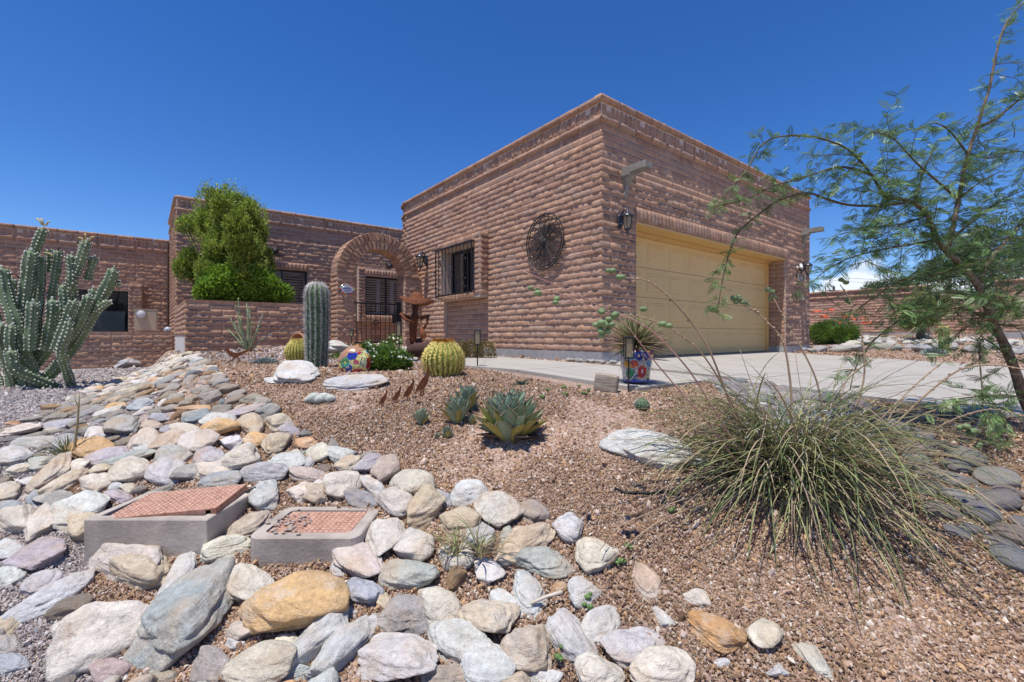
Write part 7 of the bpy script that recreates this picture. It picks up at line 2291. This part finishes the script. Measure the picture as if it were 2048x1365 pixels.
# ------------------------------------------------------------------ the big grassy clump (red yucca) and the young one
def hes_mat():
    k = NT("yucca_blade", 0.65, 0.3); po = k.pos()
    c = k.ramp(k.attr('tint'), [(0.0, (0.10, 0.14, 0.055)), (0.35, (0.24, 0.28, 0.10)), (0.6, (0.46, 0.43, 0.20)), (0.8, (0.50, 0.38, 0.23)), (1.0, (0.30, 0.22, 0.16))])
    k.color(k.mix(1.0, c, k.ramp(k.noise(po, 5, 4), [(0.3, 0.7), (0.7, 1.25)]), 'MULTIPLY')); return k.m
ML_HES = hes_mat()
def blades(P0, az, el, L, droop, w, r, seg=9):
    """curved blades as 3 sided strips, vectorised over blades"""
    n = len(P0); t = np.linspace(0, 1, seg + 1)
    e = el[:, None] - droop[:, None] * t[None, :] ** 1.3
    # integrate direction
    dl = (L / seg)[:, None]
    cx = np.cos(e); cz = np.sin(e)
    wob = 0.25 * np.sin(t[None, :] * 3 + r.uniform(0, 6, n)[:, None]) * r.uniform(0, 1, n)[:, None]
    dx = cx * np.cos(az[:, None] + wob); dy = cx * np.sin(az[:, None] + wob)
    X = P0[:, 0:1] + np.cumsum(dx * dl, 1) - dx * dl; Y = P0[:, 1:2] + np.cumsum(dy * dl, 1) - dy * dl; Z = P0[:, 2:3] + np.cumsum(cz * dl, 1) - cz * dl
    g = ground(X.ravel(), Y.ravel()).reshape(X.shape); Z = np.maximum(Z, g + 0.004 + 0.004 * r.random((n, 1)))
    T = np.stack([X, Y, Z], 2)
    D = np.gradient(T, axis=1); D /= np.linalg.norm(D, axis=2)[:, :, None] + 1e-9
    S = np.cross(D, np.array([0, 0, 1.0])); S /= np.linalg.norm(S, axis=2)[:, :, None] + 1e-9
    Nn = np.cross(S, D)
    W_ = (w[:, None] * (1 - t[None, :] ** 3 * 0.9) )[:, :, None] / 2
    A = T + S * W_; B_ = T - S * W_; C = T - Nn * W_ * 0.7
    V = np.stack([A, B_, C], 2).reshape(-1, 3)
    m = seg + 1
    i = (np.arange(n)[:, None] * m + np.arange(seg)[None, :]).ravel() * 3
    Fq = np.concatenate([np.stack([i, i+1, i+4, i+3], 1), np.stack([i+1, i+2, i+5, i+4], 1), np.stack([i+2, i, i+3, i+5], 1)])
    return V, Fq, m * 3
r = np.random.default_rng(31)
hx0, hy0 = 1.50, 2.42; hz0 = gz(hx0, hy0)
t = thing("red_yucca", "big sprawling grassy yucca clump with arching flower stalks at right", "yucca", (hx0, hy0, hz0))
def make_blades(n, Lr, elr, dr, w, spread, seed, azr=(0, 2*PI)):
    r = np.random.default_rng(seed)
    P0 = np.stack([hx0 + r.normal(0, spread, n), hy0 + r.normal(0, spread * .8, n), np.full(n, 0.0)], 1); P0[:, 2] = ground(P0[:, 0], P0[:, 1]) + 0.03
    az = r.uniform(*azr, n); el = r.uniform(*elr, n); L = r.uniform(*Lr, n); dr_ = r.uniform(*dr, n)
    return P0, az, el, L, dr_, np.full(n, w) * r.uniform(.7, 1.2, n), r
P0, az, el, L, dr_, w, rr = make_blades(900, (.40, .98), (.20, 1.28), (.8, 2.5), .0072, .10, 5)
V, Fq, m = blades(P0, az, el, L, dr_, w, rr)
tv = np.repeat(np.clip(rr.beta(1.2, 1.2, len(P0)), 0, 1), m)
o = foliage("foliage", V, Fq, tv, ML_HES, t, (hx0, hy0, hz0)); o['kind'] = 'stuff'
# longer outer blades, each a part
P0, az, el, L, dr_, w, rr = make_blades(250, (.75, 1.25), (.30, 1.25), (1.1, 2.4), .0082, .10, 8)
V, Fq, m = blades(P0, az, el, L, dr_, w, rr, 11); nb = len(P0); fpb = 11
for i in range(nb):
    Vi = V[i*m:(i+1)*m]; 
    j = np.arange(11) * 3
    Fi = np.concatenate([np.stack([j, j+1, j+4, j+3], 1), np.stack([j+1, j+2, j+5, j+4], 1), np.stack([j+2, j, j+3, j+5], 1)])
    foliage("leaf", Vi, Fi, np.full(m, rr.random()), ML_HES, t, (hx0, hy0, hz0))
# curly fibres
n = 900; P = np.stack([hx0 + rr.normal(0, .2, n), hy0 + rr.normal(0, .16, n), hz0 + rr.uniform(.12, .42, n)], 1)
V, Fq = leaf_quads(P, unit(n, rr), unit(n, rr), rr.uniform(.02, .06, n), np.full(n, .002), .6)
o = foliage("fibres", V, Fq, np.ones(len(V)), simple("pale_fibre", (0.55, 0.55, 0.52), 0.9), t, (hx0, hy0, hz0)); o['kind'] = 'stuff'
# flower stalks: pixel polylines with depths
M_STK = simple("yucca_stalk", (0.36, 0.25, 0.16), 0.7, 0.3, 0.25, 12)
M_STK2 = simple("yucca_stalk_pink", (0.46, 0.27, 0.22), 0.7, 0.3, 0.2, 12)
M_POD = leaf_mat("seed_pod", (0.20, 0.28, 0.12), (0.38, 0.46, 0.24), 0.6, 0.1)
STK = [ ([(1500, 960), (1480, 860), (1450, 780), (1420, 640 + 60), (1380, 640), (1330, 585), (1290, 558), (1240, 556), (1200, 548)], 2.4, 2.2, 4, [(1222, 547), (1238, 556)]),
        ([(1530, 950), (1490, 860), (1440, 760), (1400, 700), (1340, 655), (1290, 636), (1230, 628)], 2.45, 2.1, 3.5, [(1330, 646), (1288, 620)]),
        ([(1500, 940), (1440, 840), (1380, 740), (1310, 665), (1260, 635), (1200, 625), (1130, 590), (1070, 575)], 2.4, 2.0, 3.2, [(1206, 624), (1068, 578), (1110, 598), (1226, 632)]),
        ([(1490, 950), (1420, 850), (1340, 760), (1290, 700), (1250, 645), (1180, 600), (1040, 540)], 2.35, 1.9, 2.8, [(1200, 650), (1215, 655), (1203, 662), (1212, 640)]),
        ([(1580, 950), (1585, 860), (1583, 780), (1572, 700), (1560, 670), (1530, 640), (1500, 615), (1470, 600)], 2.5, 2.6, 4.5, [(1475, 600), (1484, 606), (1492, 608), (1468, 596)]),
        ([(1640, 950), (1650, 850), (1635, 760), (1600, 690), (1570, 645), (1550, 600), (1530, 570)], 2.55, 2.7, 3.8, [(1540, 580), (1548, 594)]),
        ([(1660, 950), (1700, 850), (1730, 760), (1728, 690), (1712, 630), (1695, 590), (1680, 570)], 2.6, 2.7, 3.8, [(1686, 562), (1696, 600)]),
        ([(1600, 960), (1640, 860), (1690, 700 + 60), (1740, 760 - 40), (1790, 690), (1830, 655)], 2.5, 2.4, 2.6, []),
        ([(1680, 960), (1760, 880), (1850, 790), (1920, 735), (1990, 728), (2060, 742)], 2.5, 2.2, 4.0, []),
        ([(1700, 980), (1800, 900), (1900, 840), (1980, 815), (2060, 835)], 2.45, 2.1, 3.2, [(1925, 856), (1945, 872), (1955, 890), (1940, 868)]),
        ([(1640, 960), (1740, 860), (1830, 770), (1890, 720), (1960, 670)], 2.55, 2.5, 3.0, []),
        ([(1470, 1000), (1400, 1010), (1320, 1040), (1260, 1085), (1215, 1130)], 2.3, 1.85, 3.0, []),
        ([(1440, 980), (1360, 1000), (1290, 1030), (1240, 1050), (1200, 1100)], 2.3, 1.9, 2.5, []),
        ([(1500, 960), (1430, 900), (1330, 880), (1220, 880)], 2.4, 2.2, 1.8, []), ([(1560, 930), (1540, 840), (1480, 770), (1400, 735)], 2.5, 2.6, 1.8, []),
        ([(1620, 930), (1660, 840), (1760, 760), (1840, 720)], 2.6, 2.8, 1.8, []), ([(1600, 930), (1610, 830), (1595, 740), (1590, 700)], 2.5, 2.6, 1.8, []), ([(1540, 930), (1530, 840), (1500, 760), (1480, 700)], 2.5, 2.5, 1.8, []),
        ([(1650, 920), (1680, 800), (1700, 740), (1750, 680)], 2.6, 2.7, 1.8, [])]
for i, (pts, ya, yb, rp, pods) in enumerate(STK):
    m_ = len(pts); Pw = [P3(p_, q_, ya + (yb - ya) * j / (m_ - 1)) for j, (p_, q_) in enumerate(pts)]
    Pw = [Vector((hx0 + (Pw[0].x - hx0) * .5, hy0, hz0 + 0.08))] + Pw
    dn = []
    for a, c in zip(Pw[:-1], Pw[1:]):
        for q in range(4): dn.append(a.lerp(c, q / 4))
    dn.append(Pw[-1])
    for _ in range(2): dn = [dn[0]] + [(dn[j-1] + dn[j] * 2 + dn[j+1]) / 4 for j in range(1, len(dn) - 1)] + [dn[-1]]
    R = rp / F * ya * .62
    b = MB(); b.tube(dn, [R * (1 - .6 * j / len(dn)) for j in range(len(dn))], 7); st = b.obj("flower_stalk", M_STK2 if i in (2, 3) else M_STK, t, True)
    if rp > 2.4:
        b = MB()
        for j in range(10):
            p = dn[int(len(dn) * (0.55 + .04 * j))] if int(len(dn) * (0.55 + .04 * j)) < len(dn) else dn[-1]
            b.add(ICO[2][0] * R * 1.0 + np.array(p) + rr.normal(0, R * .5, 3), ICO[2][1])
        o = b.obj("stalk_nodes", M_STK, st, True); o['kind'] = 'stuff'
    for (p_, q_) in pods:
        d_ = yb; c = np.array(P3(p_, q_, d_)); b = MB()
        for k_ in range(3):
            b.add(ICO[3][0] * np.array([.017, .015, .013]) * rr.uniform(.7, 1.1) + c + rr.normal(0, .008, 3), ICO[3][1])
        b.obj("seed_pod", M_POD, st, True)
# young clump among the cobbles
gx0, gy0, gz0_ = hit(915, 1135)
t = thing("young_yucca", "young grassy yucca clump growing between the centre cobbles", "yucca", (gx0, gy0, gz0_))
r = np.random.default_rng(17)
for (cx_, cy_, n) in ((gx0 - .01, gy0, 26), (gx0 + .10, gy0 - .02, 40)):
    P0 = np.stack([cx_ + r.normal(0, .012, n), cy_ + r.normal(0, .012, n), np.full(n, gz0_ + .06)], 1)
    V, Fq, m = blades(P0, r.uniform(0, 2*PI, n), r.uniform(.5, 1.45, n), r.uniform(.12, .26, n), r.uniform(.4, 2.3, n), np.full(n, .0065) * r.uniform(.7, 1.2, n), r)
    for i in range(n):
        j = np.arange(9) * 3; Fi = np.concatenate([np.stack([j, j+1, j+4, j+3], 1), np.stack([j+1, j+2, j+5, j+4], 1), np.stack([j+2, j, j+3, j+5], 1)])
        foliage("leaf", V[i*m:(i+1)*m], Fi, np.full(m, r.uniform(.3, 1)), ML_HES, t, (gx0, gy0, gz0_))
# spiky yucca in the painted pot
yb_ = np.array([px0, py0, pz0 + 62 * py0 / F + 0.06]); n = 480
d = unit(n, r); d[:, 2] = d[:, 2] * .62 + .33; d /= np.linalg.norm(d, axis=1)[:, None]
L = r.uniform(.27, .36, n)
k = NT("stiff_blade", 0.5, 0.3)
k.color(k.mix(k.attr('tint'), (0.17, 0.22, 0.07), (0.38, 0.22, 0.17)))
a = np.cross(d, unit(n, r)); a /= np.linalg.norm(a, axis=1)[:, None]; bb_ = np.cross(d, a); w = .0042
V = np.stack([yb_ + a * w, yb_ - a * w, yb_ + bb_ * w, yb_ + d * L[:, None] * .7 + a * w * .9, yb_ + d * L[:, None] * .7 - a * w * .9, yb_ + d * L[:, None] * .7 + bb_ * w * .9, yb_ + d * L[:, None]], 1).reshape(-1, 3)
i = np.arange(n) * 7
Fq = np.concatenate([np.stack(q, 1) for q in ((i, i+1, i+4), (i, i+4, i+3), (i+1, i+2, i+5), (i+1, i+5, i+4), (i+2, i, i+3), (i+2, i+3, i+5), (i+3, i+4, i+6), (i+4, i+5, i+6), (i+5, i+3, i+6))])
tip = r.uniform(.4, 1, n) * np.clip(1.3 - d[:, 2], .3, 1)
T = np.stack([np.zeros(n)] * 3 + [tip * .9] * 3 + [tip], 1).reshape(-1)
t = thing("spiky_yucca", "spherical spiky yucca with reddish tips growing in the painted pot", "yucca", tuple(yb_))
b = MB(); b.tube([Vector(yb_) - Vector((0, 0, .09)), Vector(yb_)], [.03, .02], 8); b.obj("stem", M_STK, t)
o = foliage("blades", V, Fq, T, k.m, t, tuple(yb_)); o['kind'] = 'stuff'

# ------------------------------------------------------------------ red flowering shrub and trees beyond the drive
x, y = (1668 - HX) / F * 13.0, 13.0; z = gz(x, y); s_ = y / F
cl = [((p_ - 1668) * s_, rs_.uniform(-.2, .2), (696 - q_) * s_, ra * s_, ra * s_, ra * s_ * .8) for p_, q_, ra in ((1636, 672, 20), (1660, 668, 22), (1690, 672, 22), (1705, 678, 14), (1645, 684, 18), (1675, 684, 22))]
rf = shrub("red_flower_shrub", "green shrub with orange-red flower heads beyond the garage corner", "shrub", (x, y, z), cl, 9000, 0.09, 0.018, ML_FRESH, 0.9, True, 22)
cl2 = [((p_ - 1668) * s_, -.1, (696 - q_ + rs_.uniform(-9, 9)) * s_, 6 * s_, 9 * s_, 4 * s_) for p_, q_ in ((1628, 642), (1642, 638), (1655, 636), (1668, 645), (1690, 640), (1700, 645), (1722, 640), (1728, 652), (1645, 650), (1685, 648))]
flowers(rf, (x, y, z), cl2, 130, 0.035, simple("red_petals", (0.62, 0.10, 0.03), 0.6), 8, 0.0, "blossoms")
ML_PALO = leaf_mat("palo_verde_leaf", (0.10, 0.16, 0.04), (0.28, 0.34, 0.10), 0.7, 0.3)
ML_DKT = leaf_mat("far_tree_leaf", (0.06, 0.10, 0.04), (0.17, 0.23, 0.10), 0.7, 0.3)
def far_tree(label, px_, y, z0, clumps, n, mat, seed, L=.12, yoff=0.3):
    x = (px_ - HX) / F * y; s_ = y / F
    r = np.random.default_rng(seed); t = thing("desert_tree", label, "tree", (x, y, z0), 0, "trees beyond the boundary wall")
    cc = [((p_ - px_) * s_, r.uniform(-.6, .6), (HY - q_) * s_ - z0, ra * s_, ra * s_, rb * s_) for p_, q_, ra, rb in clumps]
    b = MB(); b.tube([(x, y, z0 - .1), (x + .05, y, z0 + .6), (x - .05, y, z0 + 1.4)], [.12, .09, .06], 8)
    for c in cc:
        b.tube([(x, y, z0 + .7), (x + c[0] * .5, y + c[1] * .5, z0 + c[2] * .6), (x + c[0], y + c[1], z0 + c[2])], [.06, .035, .01], 6)
    b.obj("trunk", simple("far_bark", (0.14, 0.12, 0.07), 0.8), t)
    Cs, Ds = [], []
    for c in cc:
        m_ = int(n / len(cc)); d = unit(m_, r); rad = r.random(m_) ** .45 * (1 + .25 * vnoise(d * 2.5 + c[0] * 7, seed))
        Cs.append(d * rad[:, None] * np.array(c[3:6]) + np.array(c[:3])); Ds.append(d + r.normal(0, .7, (m_, 3)))
    C = np.concatenate(Cs) + np.array([x, y, z0]); D = np.concatenate(Ds); m_ = len(C)
    V, Fq = leaf_quads(C, D, unit(m_, r), L * r.uniform(.6, 1.3, m_), L * .22 * r.uniform(.6, 1.3, m_))
    o = foliage("crown", V, Fq, np.repeat(r.random(m_), 4), mat, t, (x, y, z0)); o['kind'] = 'stuff'
far_tree("yellowish palo verde tree standing in front of the boundary wall recess", 1840, 14.5, -0.1, [(1815, 620, 34, 26), (1850, 600, 36, 30), (1875, 625, 30, 26), (1840, 640, 36, 18), (1800, 645, 22, 14)], 9000, ML_PALO, 3, .10)
far_tree("tall bluish tree behind the boundary wall at the right edge", 1960, 26, 0.0, [(1935, 510, 30, 24), (1965, 490, 36, 36), (2010, 470, 50, 44), (1940, 550, 40, 28), (1990, 540, 54, 40), (2060, 520, 50, 50), (1870, 545, 30, 24)], 15000, ML_DKT, 5, .22)
far_tree("low dark tree behind the boundary wall left of the tree trunk", 1790, 30, 0.0, [(1760, 575, 20, 12), (1790, 568, 26, 16), (1825, 572, 26, 16)], 4000, ML_DKT, 9, .2)

# ------------------------------------------------------------------ mesquite at the right
t = thing("mesquite_tree", "feathery leaved young mesquite leaning in from the right edge", "tree", (3.35, 2.95, gz(3.35, 2.95)))
k = NT("mesquite_bark", 0.85, 0.2); po = k.pos()
k.color(k.ramp(k.noise(k.map(po, (14, 14, 5)), 3, 5, .65), [(0.3, (0.07, 0.048, 0.032)), (0.52, (0.20, 0.15, 0.10)), (0.75, (0.34, 0.28, 0.21))])); k.bump(k.noise(k.map(po, (30, 30, 8)), 2.5, 4), .7, .008)
M_BARK = k.m
M_TWIG = simple("mesquite_twig", (0.13, 0.10, 0.055), 0.7, .2, .25, 20)
YT = 2.95
BR = [  # polyline pixels, (y start, y end), (radius px start, end)
    ([(2110, 960), (2085, 880), (2062, 830), (2046, 794), (2030, 740), (2006, 683), (1985, 645), (1972, 603), (1954, 566), (1929, 535), (1892, 505), (1871, 480), (1858, 431), (1831, 403), (1769, 394)], (2.95, 2.8), (12, 3.0)),
    ([(1769, 394), (1745, 351), (1720, 320), (1695, 295), (1646, 277), (1603, 271), (1560, 271), (1523, 283), (1508, 314), (1492, 345), (1468, 372), (1445, 398)], (2.8, 2.5), (2.6, .9)),
    ([(1892, 505), (1901, 480), (1917, 400), (1935, 308), (1954, 258), (1966, 215), (1978, 185), (1988, 129), (2000, 74), (2015, 37), (2050, 4)], (2.85, 2.9), (5, 1.3)),
    ([(1745, 351), (1700, 335), (1671, 332), (1640, 345), (1585, 363), (1548, 369), (1510, 392), (1470, 408), (1431, 412)], (2.8, 2.5), (2.5, 1.0)),
    ([(1831, 403), (1770, 412), (1695, 412), (1640, 395), (1618, 382), (1585, 392), (1554, 400), (1517, 431), (1480, 455), (1462, 490), (1452, 530), (1446, 554), (1440, 591), (1433, 628)], (2.8, 2.45), (3, .9)),
    ([(1954, 258), (1991, 240), (2048, 191), (2090, 170)], (2.88, 2.9), (3, 1.5)), ([(1957, 566), (1978, 523), (2015, 480), (2060, 425)], (2.9, 3.1), (5, 2.5)), ([(1985, 650), (2020, 600), (2070, 560)], (2.9, 3.0), (4, 2)),
    ([(1985, 640), (1923, 615), (1880, 618), (1831, 621), (1781, 652), (1732, 695), (1708, 738), (1700, 780)], (2.9, 2.6), (3, .9)), ([(1917, 400), (1860, 350), (1831, 326), (1800, 289), (1781, 271), (1740, 262)], (2.85, 2.7), (2.6, 1)),
    ([(1935, 308), (1900, 260), (1870, 240), (1845, 255)], (2.85, 2.8), (2, .8)), ([(2028, 726), (1990, 690), (1960, 672), (1957, 700), (1963, 760), (1966, 824)], (2.93, 2.6), (2.5, .8)), ([(2046, 794), (2000, 790), (1940, 795), (1885, 802)], (2.93, 2.5), (2, .8)),
    ([(1871, 480), (1820, 490), (1760, 500), (1700, 515), (1650, 540), (1630, 560)], (2.85, 2.6), (2.5, .8)), ([(1929, 535), (1870, 550), (1800, 560), (1740, 600), (1690, 640)], (2.9, 2.65), (2.5, .8)), ([(1858, 431), (1800, 450), (1730, 455), (1680, 470)], (2.85, 2.7), (2, .8)),
    ([(1972, 603), (1920, 580), (1880, 590), (1840, 580)], (2.9, 3.2), (2.5, 1)), ([(1901, 480), (1950, 440), (2000, 400), (2050, 380)], (2.88, 3.1), (2.5, 1)), ([(1935, 308), (1980, 320), (2030, 300), (2070, 310)], (2.88, 3.0), (2, .8)), ([(1985, 645), (2030, 660), (2070, 640)], (2.9, 2.8), (2, .8)),
    ([(1831, 403), (1850, 330), (1870, 300)], (2.82, 3.0), (2, .8)), ([(1769, 394), (1750, 430), (1705, 470)], (2.8, 2.65), (1.6, .6)), ([(1720, 320), (1690, 350), (1655, 380)], (2.78, 2.7), (1.5, .6)), ([(1917, 400), (1960, 360), (2010, 340)], (2.86, 2.7), (2, .7))]
rt = np.random.default_rng(3)
leafP, leafD, leafN = [], [], []
def leaf_at(p, d, k_=1):
    """remember one compound leaf at p heading d"""
    leafP.append(p); leafD.append(d)
paths = []
for bi, (pts, (ya, yb), (ra, rb)) in enumerate(BR):
    m_ = len(pts); Pw = [P3(p_, q_, ya + (yb - ya) * (j / (m_ - 1))) for j, (p_, q_) in enumerate(pts)]
    dn = []
    for a, c in zip(Pw[:-1], Pw[1:]):
        q_n = max(2, int((c - a).length / .05))
        for q in range(q_n): dn.append(a.lerp(c, q / q_n))
    dn.append(Pw[-1])
    for _ in range(2): dn = [dn[0]] + [(dn[j-1] + dn[j] * 2 + dn[j+1]) / 4 for j in range(1, len(dn) - 1)] + [dn[-1]]
    s_ = YT / F; N_ = len(dn)
    rad = [s_ * (ra + (rb - ra) * (j / (N_ - 1)) ** .8) * (1 + .06 * math.sin(j * 1.3)) for j in range(N_)]
    b = MB(); b.tube(dn, rad, 9 if ra > 4 else 6); b.obj("trunk" if bi == 0 else "branch", M_BARK if ra > 4 else M_TWIG, t, True)
    paths.append((dn, bi, ra))
# twigs
twig = MB(); 
def grow(p, d, L, depth=0):
    m_ = max(4, int(L / .035)); pts = [p.copy()]; d = d.normalized()
    for q in range(m_):
        d = (d + Vector(rt.normal(0, .16, 3)) + Vector((0, 0, -.05))).normalized(); pts.append(pts[-1] + d * (L / m_))
        if rt.random() < 0.95: leaf_at(pts[-1], (Vector(unit(1, rt)[0]) + d * .9 + Vector((0, 0, -.1))).normalized())
    twig.tube(pts, [.0026 * (1 - .6 * j / len(pts)) for j in range(len(pts))], 4)
for dn, bi, ra in paths:
    st = 0.42 if bi == 0 else 0.0
    N_ = len(dn)
    for j in range(int(N_ * st), N_):
        if bi == 0 and j < N_ * 0.55 and rt.random() < .6: continue
        tg = (dn[min(j+1, N_-1)] - dn[max(j-1, 0)]).normalized()
        inside = dn[j].x / dn[j].y * F + HX > 1700
        for _q in range(2 if (inside or bi == 0) else 3):
            if rt.random() < .85: leaf_at(dn[j] + Vector(rt.normal(0, .010, 3)), (Vector(unit(1, rt)[0]) + tg * .6).normalized())
        if inside and rt.random() < (.30 if bi > 0 else .40):
            grow(dn[j], Vector(unit(1, rt)[0]) + tg * .5 + Vector((0, 0, .05)), rt.uniform(.10, .36))
        elif not inside and rt.random() < .07: grow(dn[j], Vector(unit(1, rt)[0]) + tg * .8, rt.uniform(.05, .12))
# fill of the dense heart of the crown
CR = [(1890, 260), (1960, 220), (2100, 170), (2120, 680), (2020, 640), (1960, 660), (1880, 650), (1800, 620), (1720, 590), (1700, 540), (1680, 470), (1740, 420), (1760, 340), (1840, 290)]
nf = 0
while nf < 185:
    p_, q_ = rt.uniform(1680, 2110), rt.uniform(200, 680)
    if not in_poly(np.array([p_]), np.array([q_]), CR)[0]: continue
    wgt = 0.35 + .65 * sstep(300, 480, q_) * sstep(1680, 1860, p_)
    if rt.random() > wgt: continue
    p = P3(p_, q_, rt.uniform(2.55, 3.5)); grow(p, Vector(unit(1, rt)[0]), rt.uniform(.12, .30)); nf += 1
o = twig.obj("twigs", M_TWIG, t, True); o['kind'] = 'stuff'
# compound leaves: two to four pairs of comb-like fronds
def frond_arrays():
    n = 8; V = []; Fc = []
    for i in range(n):
        s0 = (i + .5) / n; l = .19 * math.sin(PI * (0.15 + .8 * s0)) + .04
        for sd in (-1, 1):
            a = len(V); V += [(s0 - .055, 0, -.10 * s0 * s0), (s0 + .11, sd * l * .55, .02 - .10 * s0 * s0), (s0 + .09, sd * l, -.01 - .12 * s0 * s0), (s0 + .01, sd * l * .6, .02 - .1 * s0 * s0)]
            Fc.append((a, a+1, a+2, a+3))
    return np.array(V), np.array(Fc)
FV, FF = frond_arrays()
LP = np.array([tuple(p) for p in leafP]); LD = np.array([tuple(d) for d in leafD])
Vs, Fs, Ts = [], [], []; nn = 0
for q in range(5):
    m_ = len(LP)
    sel = rt.random(m_) < (.8, .8, .55, .55, .2)[q]
    P = LP[sel]; D = LD[sel]; m_ = len(P)
    Sd = np.cross(D, np.array([0, 0, 1.0]) + rt.normal(0, .25, (m_, 3))); Sd /= np.linalg.norm(Sd, axis=1)[:, None] + 1e-9
    sgn = -1 if q % 2 else 1
    P = P + D * (.012 + .016 * (q // 2))
    Dx = D * .75 + Sd * sgn * .75 + np.array([0, 0, -.12]) + rt.normal(0, .12, (m_, 3)); Dx /= np.linalg.norm(Dx, axis=1)[:, None]
    Nz = np.cross(Dx, np.cross(np.array([0, 0, 1.0]) + rt.normal(0, .5, (m_, 3)), Dx)); Nz /= np.linalg.norm(Nz, axis=1)[:, None] + 1e-9
    Yv = np.cross(Nz, Dx)
    L = rt.uniform(.036, .078, m_)[:, None, None]
    W3 = P[:, None, :] + L * (FV[None, :, 0:1] * Dx[:, None, :] + FV[None, :, 1:2] * Yv[:, None, :] + FV[None, :, 2:3] * Nz[:, None, :])
    Vs.append(W3.reshape(-1, 3)); Fs.append((FF[None] + (np.arange(m_) * len(FV))[:, None, None]).reshape(-1, 4) + nn); nn += m_ * len(FV)
    Ts.append(np.repeat(np.clip(rt.beta(1.3, 2.6, m_), 0, 1), len(FV)))
ML_MES = leaf_mat("mesquite_leaf", (0.055, 0.125, 0.045), (0.31, 0.47, 0.15), 0.40, 0.22, 1.5)
o = foliage("foliage", np.concatenate(Vs), np.concatenate(Fs), np.concatenate(Ts), ML_MES, t, (3.35, 2.95, -0.7)); o['kind'] = 'stuff'

# dry litter under and below the big clump
rl = np.random.default_rng(77); n = 1500
px_l = rl.uniform(1150, 2040, n * 2); py_l = rl.uniform(1040, 1360, n * 2)
keep = rl.random(n * 2) < np.exp(-(((px_l - 1680) / 330) ** 2 + ((py_l - 1190) / 130) ** 2))
P_l = []
for p_, q_ in zip(px_l[keep], py_l[keep]):
    x, y, z = hit(p_, q_, 6.0); P_l.append((x, y, z + .008))
P_l = np.array(P_l); m_ = len(P_l)
D_l = np.stack([rl.normal(0, 1, m_), rl.normal(0, 1, m_), rl.normal(0.02, .08, m_)], 1)
V, Fq = spine_arrays(P_l, D_l, rl.uniform(.02, .10, m_), .0010)
o = foliage("dry_litter", V, Fq, np.zeros(len(V)), simple("straw", (0.50, 0.40, 0.24), 0.9, 0.1, 0.35, 30), None, (hx0, hy0, hz0)); o['kind'] = 'stuff'
